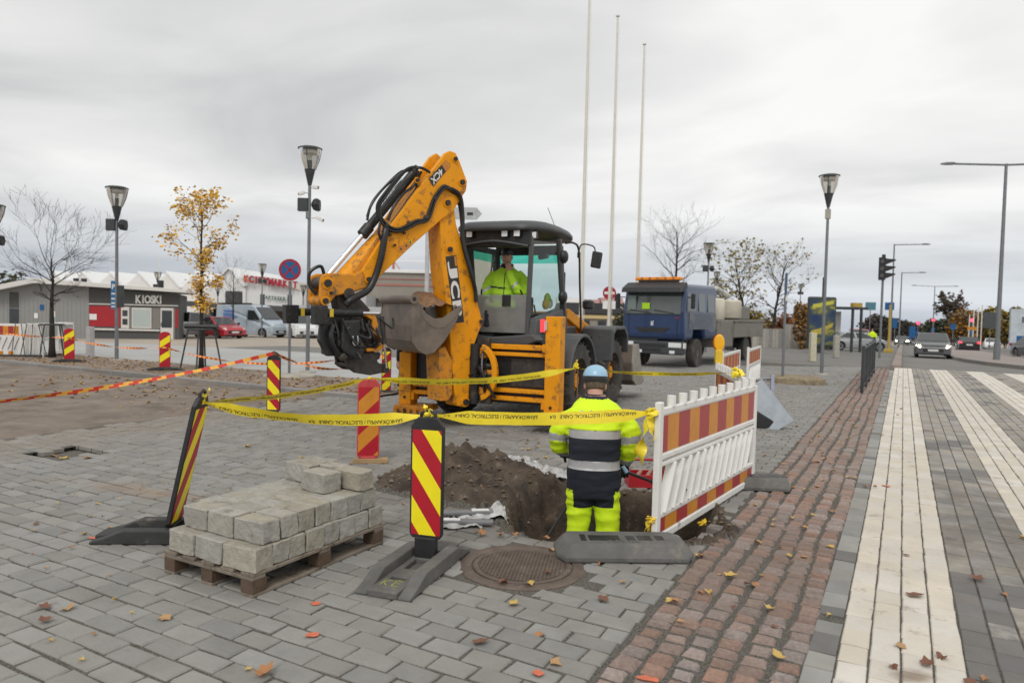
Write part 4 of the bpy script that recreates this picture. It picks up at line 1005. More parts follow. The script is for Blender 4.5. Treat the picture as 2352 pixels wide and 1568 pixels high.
# ------------------------------------------------------------------ small things round the dig
FILM = mat('crumpled_film', (.46,.46,.455), .35, var=.35, vs=14, bump=.6, bs=18, dirt=(.20,.175,.15), dirt_amt=.45, ds=6)
def film(name, label, c, lx, ly, rz, h, seed, m=FILM, cat='plastic sheet'):
    b = MB(); n, k = 34, 16; rn = random.Random(seed); of = rn.uniform(0, 50)
    for j in range(k+1):
        for i in range(n+1):
            u, v = i/n-.5, j/k-.5; x = u*lx; y = v*ly*(1-.35*abs(u))+math.sin(u*9+of)*ly*.12
            z = abs(noise.noise(Vector((x*7+of, y*7, 0))))*h*1.6+abs(noise.noise(Vector((x*19+of, y*19, 0))))*h*.8
            ca, sa = math.cos(rz), math.sin(rz); wx, wy = c[0]+x*ca-y*sa, c[1]+x*sa+y*ca
            g_ = dig(wx, wy)[0] if inpatch(wx, wy) else 0
            b.v.append((wx, wy, max(g_, -.02)+.004+z*(1 if abs(u) < .45 else .6)))
    for j in range(k):
        for i in range(n): a = j*(n+1)+i; b.f.append((a, a+1, a+n+2, a+n+1)); b.m.append(0)
    ob = b.build(name, m, smooth=True, ang=40); tag(ob, label, cat); return ob
film('plastic_sheet', 'crumpled white plastic sheet behind the pit, left of the worker', (-3.45,6.88), 1.25, .30, R(-32), .075, 3)
film('plastic_bag', 'crumpled clear plastic bag lying between the near striped post and the pit', (-3.02,4.98), .50, .24, R(38), .035, 8)
film('plastic_bag', 'flattened plastic bag under the near grey tube by the near striped post', (-3.12,4.72), .55, .22, R(25), .03, 9)
GT = mat('grey_tube', (.20,.20,.21), .35, var=.15, vs=10)
for k, (p, q, lab) in enumerate((((-3.30,4.80,.05),(-2.93,5.10,.05),'grey flat tube with a white label, the rear one beside the near striped post'), ((-3.20,4.66,.035),(-2.80,4.88,.035),'grey flat tube with dark print, the front one beside the near striped post'))):
    t = thing('grey_tube', lab, 'tube', (0,0,0), 0, 'grey tubes by the near striped post')
    MB().obox(p, q, .07, .035).build('sleeve', GT, parent=t, bevel=.012)
    d = (V(*q)-V(*p)); c = V(*p)+d*(.62 if k == 0 else .12); MB().obox(c, c+d*.3, .06, .037).build('label', mat('white_label', (.75,.75,.75), .5), parent=t)
tr = thing('tool_tray', 'red plastic tool tray with a handle standing behind the worker to the right', 'tool tray', (-2.20,6.93,0), R(30))
RT = mat('red_tray', (.42,.02,.03), .4, var=.1)
b = MB()
for (a, c) in (((-.21,-.13,0),(.21,-.115,.13)),((-.21,.115,0),(.21,.13,.13)),((-.21,-.115,0),(-.19,.115,.16)),((.19,-.115,0),(.21,.115,.16)),((-.19,-.115,0),(.19,.115,.015))): b.box(a, c)
b.build('tray', RT, parent=tr, bevel=.006)
MB().tube([(-.2,0,.12),(-.2,0,.24),(-.15,0,.26),(.15,0,.26),(.2,0,.24),(.2,0,.12)], .014, 8).build('handle', RT, parent=tr, smooth=True)
vs, fs = text_geo('Esm', .07, bold=.01); MB().add([(x+.06, -.132, y+.065) for x, y, z in vs], fs).build('lettering', BLK, parent=tr)
for k in range(3): 
    ob = MB().cyl((-.12+k*.1,-.06,.1),(-.06+k*.1,.05,.13),.02,8).build('bottle', mat('tin', (.35,.2,.15), .5), smooth=True); ob.location = (-2.20,6.93,0); ob.rotation_euler = (0,0,R(30)); tag(ob, 'small rust coloured can lying in the red tool tray', 'can', 'cans in the tool tray')
st = ['lowest', 'second', 'third', 'fourth', 'topmost']
for k in range(5):
    a = rs.uniform(-.1,.1)
    ob = MB().box((-.125,-.06,0),(.125,.06,.055)).build('brick', mat('old_brick', (.20,.12,.09), .85, var=.3, vs=20, bump=.4, rnd=.3), bevel=.005)
    ob.location = (-2.12,7.30,.002+k*.0585); ob.rotation_euler = (0,0,R(28)+a); tag(ob, '%s brick of the small pile between the worker and the big barrier' % st[k], 'brick', 'bricks piled behind the pit')
# rubble pile round it
b = MB(); rn = random.Random(4)
for k in range(60):
    a, d = rn.uniform(0, 6.3), abs(rn.gauss(0, .16)); s = rn.uniform(.015, .045); c = V(-1.72+d*math.cos(a)*1.2, 6.85+d*math.sin(a), s*.5)
    b.add([c+V(s*rn.uniform(.6,1.2)*x, s*rn.uniform(.6,1.2)*y, s*rn.uniform(.5,1)*z) for x, y, z in ((1,0,0),(0,1,0),(-1,0,0),(0,-1,0),(0,0,1),(0,0,-1))], [(0,1,4),(1,2,4),(2,3,4),(3,0,4),(1,0,5),(2,1,5),(3,2,5),(0,3,5)])
ob = b.build('rubble', CLOD); stuff(ob); tag(ob, 'loose stone rubble behind the pit beside the red tool tray', 'rubble')
# spray paint dashes
SPR = mat('orange_spray', (.58,.15,.08), .7, var=.2, vs=40)
for i, (x, y, a, L_, lab) in enumerate(((-5.05,3.05,.3,.14,'left of the leaning post'),(-2.63,2.72,.9,.09,'in front of the pallet corner'),(-1.45,2.98,.5,.06,'on the setts at the lower middle'),(-.98,3.2,.2,.12,'on the red cobbles at the lower edge'),(-.09,8.3,.2,.09,'on the first white stripe of the crossing'),(-2.9,3.02,0,.06,'between the pallet and the near rubber foot'))):
    b = MB(); rn = random.Random(i); n = 9; top = [(math.cos(2*PI*k/n)*L_/2*rn.uniform(.7,1.1), math.sin(2*PI*k/n)*.028*rn.uniform(.6,1.2)) for k in range(n)]
    b.prism(top, .0055, .0075, lambda p, q, r: (p, q, r)); ob = b.build('paint_mark', SPR); ob.location = (x, y, .002); ob.rotation_euler = (0,0,a); tag(ob, 'orange spray paint dash %s' % lab, 'paint mark')
# ------------------------------------------------------------------ fallen leaves
LC = [mat('leaf_orange', (.36,.17,.07), .6, var=.3, vs=30), mat('leaf_yellow', (.50,.34,.09), .6, var=.25, vs=30), mat('leaf_brown', (.17,.075,.045), .7, var=.3, vs=30), mat('leaf_tan', (.40,.24,.11), .7, var=.3, vs=30)]
def leaf_mb(rn, s=.05):
    n = 11; b = MB(); k1, k2 = rn.uniform(.3,1.0), rn.uniform(-.6,.6)
    pr = [1,.72,.95,.62,.8,.5,.5,.8,.62,.95,.72]
    P = []
    for k in range(n):
        a = 2*PI*k/n; r = s*pr[k]*rn.uniform(.85,1.1); x, y = r*math.cos(a)*1.1, r*math.sin(a)*.85
        P.append((x, y, .003+abs(y)*k1*.8+x*x*k2*5*.2+rn.uniform(0,.006)))
    b.add([(0,0,.002)]+P, [(0, 1+k, 1+(k+1) % n) for k in range(n)]); b.tube([(s*1.05,0,.006),(s*1.6,.01,.004)], .0012, 3); return b
rn = random.Random(77); ln = ['orange','yellow','brown','tan']
lm = [[leaf_mb(rn, 1).mesh('fallen_leaf', LC[c]) for _ in range(4)] for c in range(4)]
spots = [(-4.0,2.25,3,.055),(-4.12,2.2,2,.04),(-3.95,2.1,2,.045),(-3.45,2.45,3,.045),(-2.52,2.30,0,.055),(-2.62,2.30,1,.02),(-5.2,3.05,1,.035),(-5.6,2.9,1,.03),(-5.75,3.0,2,.03),(-1.93,3.62,1,.045),(-2.0,3.95,1,.04),(-1.98,4.18,2,.035),(-2.15,3.88,2,.04),(-1.85,3.1,2,.05),(-1.62,3.35,0,.04),(-1.5,3.95,2,.05),(-1.42,3.1,3,.04),(-.93,4.75,1,.055),(-.77,4.7,0,.05),(-.62,4.35,1,.04),(-.48,3.75,1,.045),(-1.02,3.9,3,.03),(-.90,5.6,3,.04),(-.66,5.4,1,.035),(-.5,6.9,0,.04),(-.85,9.2,0,.05),(.12,5.05,2,.06),(.24,4.2,2,.04),(.17,4.05,2,.05),(.36,3.95,2,.055),(.41,4.05,0,.03),(.05,4.22,3,.035),(.02,3.95,2,.03),(.5,5.6,2,.06),(.62,5.4,0,.03),(.9,6.9,1,.04),(.08,5.9,2,.03),(-.28,3.5,1,.04),(-2.75,4.62,0,.05),(-2.62,4.68,0,.045),(-2.52,4.72,0,.04),(-1.78,4.55,0,.03),(-2.27,4.75,0,.04),(-2.15,4.6,3,.03),(-.55,4.1,2,.03),(-3.35,4.6,0,.045),(-7.8,4.6,0,.06),(-5.9,5.9,1,.05),(-6.9,6.0,1,.06),(-8.45,4.6,0,.06),(-8.15,4.55,1,.07),(-1.3,2.9,2,.03),(-.7,3.3,2,.03),(-5.1,2.1,0,.04),(-4.6,1.95,1,.035)]
for x, y, c, s in spots:
    z = .008 + (gz(x, y)) + (.0 if not HOLE(x, y) else -.06)
    if inpatch(x, y): z = max(z, dig(x, y)[0]+.002)
    if x < -1.22 and x > -1.6 and False: pass
    ob = bpy.data.objects.new('fallen_leaf', rn.choice(lm[c])); C.objects.link(ob); ob.location = (x, y, z); ob.scale = (s,)*3; ob.rotation_euler = (rn.uniform(-.15,.15), rn.uniform(-.15,.15), rn.uniform(0, 6.3))
    where = 'white and grey pavers of the crossing' if x > -.37 else 'red cobbles' if x > -1.22 else 'grey setts'
    tag(ob, 'small curled %s leaf fallen on the %s' % (ln[c], where), 'leaf', '%s leaves on the %s' % (ln[c], where))
B = [MB() for _ in range(4)]
def sow(n, fx, zf, smin=.02, smax=.045):
    for k in range(n):
        x, y = fx(); c = rn.choice((0,1,3,3,1,2)); q = leaf_mb(rn, rn.uniform(smin, smax)); a = rn.uniform(0, 6.3); ca, sa = math.cos(a), math.sin(a); z = zf(x, y)
        B[c].add([(x+p[0]*ca-p[1]*sa, y+p[0]*sa+p[1]*ca, z+p[2]) for p in q.v], q.f)
sow(900, lambda: (rn.uniform(-26,-9), rn.uniform(10.7,13.3)), lambda x, y: vz(x, y)+.004, .03, .06)
sow(190, lambda: (rn.uniform(-17,-9.6), rn.triangular(6.8,10.4,10)), lambda x, y: rough(x, y)+.004, .03, .06)
sow(170, lambda: (-.8+rn.gauss(0,.35), rn.uniform(4,26)), lambda x, y: .008, .02, .04)
sow(260, lambda: (rn.uniform(-9.6,-1.3), rn.uniform(7.5,24)), lambda x, y: gz(x,y)+.008, .02, .04)
sow(60, lambda: (rn.uniform(-6.5,-3.3), rn.uniform(1.8,6)), lambda x, y: .008, .012, .026)
for c in range(4):
    ob = B[c].build('leaf_litter', LC[c]); stuff(ob); tag(ob, '%s autumn leaves scattered over the verge and the paving' % ln[c], 'leaf litter')
# ------------------------------------------------------------------ the backhoe loader
JY = mat('digger_yellow', (.80,.315,.004), .5, var=.05, vs=4, dirt=(.24,.11,.035), dirt_amt=.42, ds=7, spec=.3, bump=.05, bs=8)
JYD = mat('worn_yellow', (.62,.24,.01), .6, var=.12, vs=6, dirt=(.10,.07,.05), dirt_amt=.50, ds=9)
GRY = mat('dark_grey_panel', (.068,.071,.074), .5, var=.12, vs=4, dirt=(.10,.09,.08), dirt_amt=.2)
BKM = mat('black_metal', (.017,.017,.018), .45, var=.4, vs=9, dirt=(.07,.055,.045), dirt_amt=.35, ds=8)
GRS = mat('greasy_steel', (.05,.043,.038), .5, metal=.3, var=.4, vs=12, dirt=(.10,.075,.055), dirt_amt=.4, ds=9)
CHR = mat('chrome_rod', (.75,.75,.76), .14, metal=1.0, var=.05)
BKT = mat('bucket_steel', (.165,.135,.11), .5, metal=.15, var=.3, vs=4, bump=.25, bs=14, dirt=(.20,.155,.115), dirt_amt=.5, ds=4)
TYRE = mat('tyre_rubber', (.055,.050,.045), .85, var=.3, vs=7, bump=.3, bs=30, dirt=(.12,.10,.085), dirt_amt=.45, ds=3)
HOSE = mat('rubber_hose', (.013,.013,.014), .38, var=.3, vs=12)
LAMP = mat('work_lamp', (.75,.76,.78), .2, var=.05)
GLS = glass('cab_glass', (.86,.97,.94), .07); GLT = glass('green_tint', (.10,.80,.62), .25); PLEX = glass('scuffed_panel', (.62,.66,.68), .50, .25)
INT = mat('cab_interior', (.055,.055,.05), .8, var=.2); SOILB = mat('sandy_soil', (.22,.125,.065), .95, var=.35, vs=14, bump=1, bs=30)
DX, DY = -5.487, 9.183
D = thing('backhoe_loader', 'big yellow backhoe loader with its arm folded up, seen from behind', 'digger', (DX, DY, 0), R(6.5))
def bw(s, z, t): return V(-.14-.497*s-.868*t, -.35-.868*s+.497*t, z)
TH = .34
# boom: two side plates, front and back plates, reading as a box beam
boomP = [(.011,.308),(.12,.33),(.185,.542),(.255,1.126),(.334,1.725),(.43,2.30),(.495,2.994),(.47,3.16),(.366,3.33),(.26,3.20),(.215,2.96),(-.10,2.10),(-.255,1.66),(-.268,1.50),(-.14,1.24),(-.075,1.10),(-.086,.84),(-.066,.40),(-.05,.32)]
boomP = boomP[::-1]
b = MB(); b.prism(boomP, 0, TH, lambda a, c, t: bw(a, c, t)); b.build('boom', JY, parent=D, bevel=.014)
# raised rib along the rear edge of the boom
b = MB(); b.prism([(-.245,1.50),(-.05,1.02),(.03,1.02),(-.10,1.55),(-.16,1.80)], -.012, .0, lambda a, c, t: bw(a, c, t)); b.build('boom_rib', JY, parent=D, bevel=.004)
b = MB(); b.prism([(.30,.42),(.42,.42),(.47,1.15),(.36,1.2),(.24,1.0),(.22,.5)], .0, TH+.02, lambda a, c, t: bw(a, c, t)); b.build('boom_cheek', JYD, parent=D, bevel=.01)
# dipper
dipP = [(.362,3.966),(.264,3.951),(.20,3.85),(.058,3.572),(.075,3.44),(.30,3.11),(.471,2.996),(.915,2.619),(1.493,2.082),(1.60,2.06),(1.69,2.204),(1.314,2.78),(.752,3.521),(.433,3.925)]
for t0, t1 in ((-.03,.045),(TH-.03,TH+.045)):
    top = dipP if t0 < 0 else [(.47,3.92),(.37,3.985),(.29,3.94),(.20,3.80),(.16,3.62),(.30,3.3),(.60,3.0),(1.49,2.15),(1.69,2.204),(1.30,2.80),(.75,3.53)]
    MB().prism(top, t0, t1, lambda a, c, t: bw(a, c, t)).build('dipper_plate', JY, parent=D, bevel=.012)
MB().prism([(.70,3.40),(.80,3.45),(1.33,2.74),(1.66,2.24),(1.50,2.10),(.95,2.60),(.55,2.98)], .046, TH-.031, lambda a, c, t: bw(a, c, t)).build('dipper_box', JY, parent=D, bevel=.01)
MB().prism([(.34,3.93),(.72,3.50),(.60,3.40),(.25,3.80)], .10, .22, lambda a, c, t: bw(a, c, t)).build('ram_mount', JY, parent=D, bevel=.02)
# sliding inner section with rounded face, and the nose with its two cheeks
b = MB(); b.tube([bw(1.35,2.62,.16), bw(1.88,2.05,.16)], .135, 14, sx=1.0); b.build('sliding_beam', JY, parent=D, smooth=True)
MB().prism([(1.22,2.72),(1.32,2.80),(1.80,2.20),(1.72,2.10)], .02, .33, lambda a, c, t: bw(a, c, t)).build('slide_cover', JYD, parent=D, bevel=.015)
for k, (t0, t1) in enumerate(((-.02,.035),(TH-.02,TH+.035))):
    nose = [(2.252,2.06),(2.235,2.12),(2.15,2.155),(1.783,2.16),(1.66,2.23),(1.50,2.10),(1.62,1.98),(1.819,1.918),(2.04,1.865),(2.13,1.76),(2.22,1.735),(2.265,1.80)]
    MB().prism(nose, t0, t1, lambda a, c, t: bw(a, c, t)).build('nose_plate', JYD, parent=D, bevel=.02)
MB().cyl(bw(2.16,2.03,.04), bw(2.16,2.03,TH-.02), .075, 16).build('nose_pin', BKM, parent=D, smooth=True)
MB().cyl(bw(2.19,1.80,.02), bw(2.19,1.80,TH-.02), .07, 14).build('link_tube', JYD, parent=D, smooth=True)
for s, z, t, r_ in ((.282,3.861,-.03,.028),(.157,3.549,-.03,.036),(.397,3.23,-.03,.040),(.888,3.484,-.02,.025),(1.085,2.746,-.03,.017),(1.229,2.572,-.03,.017),(2.161,2.024,-.02,.048),(2.19,1.80,-.02,.035),(2.115,1.90,-.02,.025),(1.60,2.10,-.03,.03)):
    MB().cyl(bw(s,z,t-.045), bw(s,z,t+.01), r_, 14).build('pivot_pin', BKM, parent=D, smooth=True)
    MB().cyl(bw(s,z,t-.012), bw(s,z,t+.001), r_*1.7, 16).build('pin_boss', JY, parent=D, smooth=True)
for s, z, r_ in ((.329,2.584,.036),(-.244,1.568,.030),(.0,.385,.045)):
    MB().cyl(bw(s,z,-.05), bw(s,z,.01), r_, 14).build('pivot_pin', BKM, parent=D, smooth=True)
    MB().cyl(bw(s,z,-.014), bw(s,z,.001), r_*1.6, 16).build('pin_boss', JY, parent=D, smooth=True)
# dipper ram on top
MB().tube([bw(.80,3.66,.16), bw(1.575,2.72,.16)], .062, 16).build('ram_barrel', BKM, parent=D, smooth=True)
MB().tube([bw(1.50,2.81,.16), bw(1.60,2.69,.16)], .078, 16).build('ram_gland', BKM, parent=D, smooth=True)
MB().tube([bw(1.57,2.725,.16), bw(2.14,2.06,.16)], .036, 14).build('ram_rod', CHR, parent=D, smooth=True)
MB().tube([bw(1.0,3.50,.17), bw(1.35,3.09,.22)], .03, 10).build('ram_guard', CHR, parent=D, smooth=True)
# hoses
hz_ = [([(.349,3.433),(.493,3.446),(.63,3.259),(.74,2.99),(.921,2.923),(1.185,2.791),(1.358,2.852),(1.467,3.031),(1.365,3.232),(1.133,3.529),(1.024,3.601),(.846,3.656),(.707,3.606)], -.05, .021),
      ([(.33,3.40),(.47,3.42),(.60,3.24),(.70,2.97),(.90,2.89),(1.18,2.755),(1.38,2.81),(1.50,3.04),(1.38,3.27),(1.1,3.58),(.93,3.66)], -.06, .018),
      ([(1.621,2.865),(1.58,3.059),(1.40,3.30),(1.154,3.52),(1.046,3.60),(.9,3.62)], -.02, .017),
      ([(1.60,2.92),(1.53,3.13),(1.33,3.36),(1.10,3.58),(.98,3.60)], .03, .015),
      ([(1.30,2.90),(1.22,3.10),(1.05,3.30),(.92,3.40),(.80,3.62)], .02, .020),
      ([(1.22,2.88),(1.10,3.05),(.95,3.25),(.84,3.40),(.88,3.60)], .05, .018),
      ([(.349,3.433),(.215,3.36),(.144,3.12),(.137,2.762),(.06,2.45),(-.03,2.2),(-.108,2.029),(-.13,1.85)], -.055, .028),
      ([(.33,3.40),(.19,3.33),(.12,3.08),(.10,2.762),(.03,2.45),(-.06,2.2),(-.14,2.0),(-.15,1.85)], -.03, .026),
      ([(.30,3.38),(.17,3.25),(.10,3.0),(.07,2.75),(.0,2.50),(-.10,2.2),(-.17,2.0)], .03, .026),
      ([(1.94,1.75),(1.85,1.83),(1.616,1.96),(1.50,2.16),(1.437,2.42),(1.398,2.677),(1.36,2.80)], -.07, .043),
      ([(1.42,2.60),(1.48,2.72),(1.45,2.85)], -.06, .018), ([(1.40,2.62),(1.35,2.74),(1.36,2.86)], -.06, .018),
      ([(2.14,2.12),(2.20,2.24),(2.33,2.16),(2.33,2.0),(2.25,1.88)], .12, .022)]
for P, t, r_ in hz_:
    b = MB(); Q = catmull([bw(s, z, t-.02*math.sin(i*1.7)) for i, (s, z) in enumerate(P)], 6)
    if r_ > .04:
        rr = [r_*(1+.10*(k % 2)) for k in range(len(Q)*2)]; Q2 = []
        for i in range(len(Q)-1): Q2 += [Q[i], Q[i].lerp(Q[i+1], .5)]
        b.tube(Q2, rr[:len(Q2)], 12)
    else: b.tube(Q, r_, 8)
    b.build('hose', HOSE, parent=D, smooth=True)
for s, z in ((.74,2.98),(1.0,2.88),(.60,3.26),(1.38,2.72),(1.30,2.70),(.95,3.60),(.90,3.64),(1.36,2.78)):
    MB().obox(bw(s-.02,z,-.06), bw(s+.03,z+.03,-.03), .04, .04).build('hose_clamp', GRS, parent=D, bevel=.004)
# decals
def decal(quad, name, m, off=-.003, parent=D):
    MB().add([bw(a, c, off) for a, c in quad], [(0,1,2,3)]).build(name, m, parent=parent)
def on_boom(vs, org, ex, ey, off): return [bw(org[0]+ex[0]*x+ey[0]*y, org[1]+ex[1]*x+ey[1]*y, off) for x, y, z in vs]
DEC = mat('decal_black', (.02,.02,.02), .4, var=.1); WHT = mat('decal_white', (.72,.70,.66), .45, var=.08, dirt=(.4,.3,.2), dirt_amt=.2); DORG = mat('decal_orange', (.55,.2,.02), .4)
decal([(.387,2.478),(.205,2.511),(.045,1.554),(.219,1.532)], 'decal', DEC)
dv = V(.045-.205, 1.554-2.511, 0).normalized(); dn = V(.387-.205, 2.478-2.511, 0).normalized()
for i, (ch, f, big) in enumerate((('J',.20,1),('C',.50,1),('B',.80,1))):
    vs, fs = text_geo(ch, 1.0, bold=.035); xs = [v[0] for v in vs]; ysv = [v[1] for v in vs]; w_, h_ = max(xs)-min(xs), max(ysv)-min(ysv); cx, cy = (max(xs)+min(xs))/2, (max(ysv)+min(ysv))/2
    vs = [((x-cx)/w_*.255, (y-cy)/h_*(.150), 0) for x, y, z in vs]       # x runs down the boom, y across
    c = V(.296,2.495,0).lerp(V(.132,1.543,0), f)
    MB().add([bw(c.x+dv.x*x+dn.x*(-y), c.y+dv.y*x-dn.y*y, -.0045) for x, y, z in vs], fs).build('lettering', WHT, parent=D)
decal([(.247,2.495),(.212,2.50),(.188,2.36),(.222,2.355)], 'decal_patch', DORG, -.006)
# 4CX upside down on the dipper
q = [(.706,3.528),(.43,3.825),(.357,3.745),(.634,3.428)]
decal(q, 'decal', DEC, -.034)
ex = (V(.43,3.825,0)-V(.706,3.528,0)).normalized(); ey = (V(.706,3.528,0)-V(.634,3.428,0)).normalized()
decal([(.50,3.75),(.43,3.825),(.357,3.745),(.43,3.665)], 'decal_patch', DORG, -.036)
vs, fs = text_geo('4CX', .125, bold=.03); c = V(.575,3.585,0)
MB().add([bw(c.x-ex.x*x-ey.x*y, c.y-ex.y*x-ey.y*y, -.037) for x, y, z in vs], fs).build('lettering', WHT, parent=D)
DY_ = mat('warn_yellow', (.62,.45,.03), .5, var=.1)
for (s, z, w_, h_, m) in ((1.12,2.53,.08,.09,DORG),(1.04,2.58,.07,.09,DORG),(.98,2.63,.05,.05,DY_)):
    decal([(s-w_/2,z-h_/2+.0),(s+w_/2,z-h_/2-.0),(s+w_/2,z+h_/2),(s-w_/2,z+h_/2)], 'warning_sticker', m, -.034)
    a_ = [(s+.022*math.cos(2*PI*k/3+PI/2), z+.024*math.sin(2*PI*k/3+PI/2)) for k in range(3)]; MB().add([bw(p, q_, -.0355) for p, q_ in a_], [(0,1,2)]).build('sticker_mark', DEC, parent=D)
# --- kingpost, carriage, rear frame
for z0, z1, x0, x1 in ((1.165,1.24,-1.2,1.0),(1.07,1.125,-1.2,1.0),(.53,.59,-1.2,1.0),(.41,.475,-1.2,1.0)):
    MB().box((x0,-.06,z0),(x1,.06,z1)).build('cross_beam', JY, parent=D, bevel=.008)
MB().box((-1.19,.05,.36),(1.0,.22,1.20)).build('rear_bulkhead', BKM, parent=D, bevel=.01)
MB().box((.42,.02,.62),(.98,.05,1.04)).build('bulkhead_panel', GRS, parent=D, bevel=.01)
MB().box((-1.41,-.11,.24),(-1.20,.13,1.05)).build('stabiliser_leg', JY, parent=D, bevel=.014)
MB().box((.995,-.11,.24),(1.22,.13,1.665)).build('stabiliser_leg', JY, parent=D, bevel=.014)
MB().box((-1.38,-.07,1.05),(-1.23,.09,1.5)).build('stabiliser_top', JYD, parent=D, bevel=.01)
for x0, x1 in ((-1.22,-1.17),(.965,1.0)):
    for z in (.38,1.2): MB().box((x0-.02,-.09,z-.06),(x1+.02,.09,z+.06)).build('gusset', JY, parent=D, bevel=.006)
for cx in (-1.15, 1.10):
    f = MB().prism([(-.30,.17),(.30,.17),(.26,.25),(-.26,.25)], -.24, .20, lambda a, c, t, cx=cx: (cx+a, t, c)).build('stabiliser_foot', JYD, parent=D, bevel=.02)
    b = MB()
    for k in range(5): b.box((cx-.26+k*.115,-.26,.13),(cx-.20+k*.115,-.20,.20))
    stuff(b.build('foot_teeth', JYD, parent=f))
MB().cyl((1.10,-.13,.36),(1.10,-.10,.36),.022,10).build('foot_pin', BKM, parent=D); MB().cyl((-1.30,-.13,.36),(-1.30,-.10,.36),.022,10).build('foot_pin', BKM, parent=D)
tl = MB().box((.93,-.16,1.44),(.99,-.10,1.62)).build('tail_light', mat('tail_red', (.5,.01,.01), .3, emit=(1,.05,.06), es=1.3), parent=D, bevel=.01)
MB().box((.99,-.15,1.46),(1.03,-.09,1.60)).build('light_bracket', CHR, parent=D, bevel=.005)
tl2 = MB().box((-1.24,-.16,1.30),(-1.18,-.10,1.46)).build('tail_light', MT['tail_red'], parent=D, bevel=.01)
# swing kingpost with curved guard
b = MB(); arc = [(.02+.33*math.cos(a)*.9, .82+.42*math.sin(a)) for a in [R(d_) for d_ in range(-80, 81, 16)]]; inn = [(.02+.24*math.cos(a)*.9, .82+.34*math.sin(a)) for a in [R(d_) for d_ in range(80, -81, -16)]]
b.prism(arc+inn, -.26, -.18, lambda a, c, t: (a, t, c)); b.build('kingpost_guard', JY, parent=D, bevel=.01)
MB().box((-.42,-.20,.42),(.10,-.06,.60)).build('kingpost_arm', JYD, parent=D, bevel=.02); MB().box((-.42,-.20,1.02),(.10,-.06,1.18)).build('kingpost_arm', JYD, parent=D, bevel=.02)
MB().cyl((-.05,-.24,.36),(-.05,-.24,1.24),.075,14).build('kingpost', BKM, parent=D, smooth=True)
MB().prism([(.02,.34),(.22,.36),(.22,.64),(.10,.72),(-.05,.60)], .04, TH-.04, lambda a, c, t: bw(a-.05, c, t)).build('boom_root', JYD, parent=D, bevel=.02)
MB().box((.0,-.19,.64),(.26,-.10,.86)).build('swing_ram', JYD, parent=D, bevel=.03)
MB().tube([(-.30,-.16,.72),(.28,-.14,.78)], .055, 12).build('swing_ram_barrel', GRS, parent=D, smooth=True); MB().tube([(-.25,-.18,.95),(.24,-.12,.9)], .05, 12).build('swing_ram_barrel', BKM, parent=D, smooth=True)
MB().box((.02,-.22,.36),(.20,-.12,.50)).build('valve_block', GRS, parent=D, bevel=.01); MB().box((-.12,-.16,1.12),(.14,-.08,1.32)).build('valve_block', GRS, parent=D, bevel=.01)
rn = random.Random(8)
for k in range(12):
    a = V(rn.uniform(-.35,.15), rn.uniform(-.2,-.1), rn.uniform(.9,1.3)); c = V(rn.uniform(-.3,.32), rn.uniform(-.28,-.16), rn.uniform(.45,.8)); m_ = (a+c)/2+V(rn.uniform(-.1,.14), -.10, rn.uniform(-.1,.2))
    MB().tube(catmull([a, m_, c], 6), rn.choice((.012,.016,.02)), 6).build('hose', HOSE, parent=D, smooth=True)
# --- chassis and wheels
MB().box((-.55,.2,.55),(.55,4.4,.95)).build('chassis', BKM, parent=D, bevel=.02)
MB().box((-.95,.5,.35),(-.5,.75,.75)).build('axle_housing', BKM, parent=D, bevel=.02); MB().box((-.9,1.0,.5),(.9,1.12,.72)).build('rear_axle', BKM, parent=D, bevel=.02); MB().box((-.9,3.12,.5),(.9,3.26,.72)).build('front_axle', BKM, parent=D, bevel=.02)
def big_wheel(x, y, s):
    r = .655; w2 = .225
    b = MB(); b.lathe([(-w2,.36),(-w2,.50),(-w2*.98,.58),(-w2*.72,.625),(0,.635),(w2*.72,.625),(w2*.98,.58),(w2,.50),(w2,.36),(w2*.6,.33),(-w2*.6,.33),(-w2,.36)], (0,0,0), (1,0,0), 40, cap=False)
    ty = b.build('wheel', TYRE, parent=D, smooth=True, ang=50); ty.location = (x, y, r+.002)
    b = MB()
    for k in range(22):
        a = 2*PI*k/22
        for sd in (-1, 1):
            a2 = a + (PI/22 if sd > 0 else 0)
            pts = []
            for f, aa, rr in ((.06,a2+.16,.655),(.55,a2+.06,.652),(1.0,a2,.60)):
                pts.append(V(sd*w2*f, math.sin(aa)*(rr-.012), math.cos(aa)*(rr-.012)))
            b.obox(pts[0], pts[1], .045, .045, ref=pts[0]); b.obox(pts[1], pts[2], .045, .045, ref=pts[1])
    stuff(b.build('tread', TYRE, parent=ty))
    b = MB(); b.lathe([(-.20,.35),(-.17,.345),(-.10,.30),(.06,.28),(.10,.22),(.10,.12),(.16,.11),(.16,.0)], (0,0,0), (s,0,0), 32, cap=False); b.build('rim', JY, parent=ty, smooth=True)
    b = MB()
    for k in range(8): a = 2*PI*k/8; b.cyl((s*.09, math.sin(a)*.17, math.cos(a)*.17), (s*.125, math.sin(a)*.17, math.cos(a)*.17), .018, 8)
    b.build('wheel_nuts', GRS, parent=ty); stuff(kids(ty)[-1]); return ty
wheels = [big_wheel(x, y, s) for x, y, s in ((.96,1.08,1),(-.96,1.08,-1),(.98,3.16,1),(-.98,3.16,-1))]
wheels[2].rotation_euler = wheels[3].rotation_euler = (0, 0, R(-3))
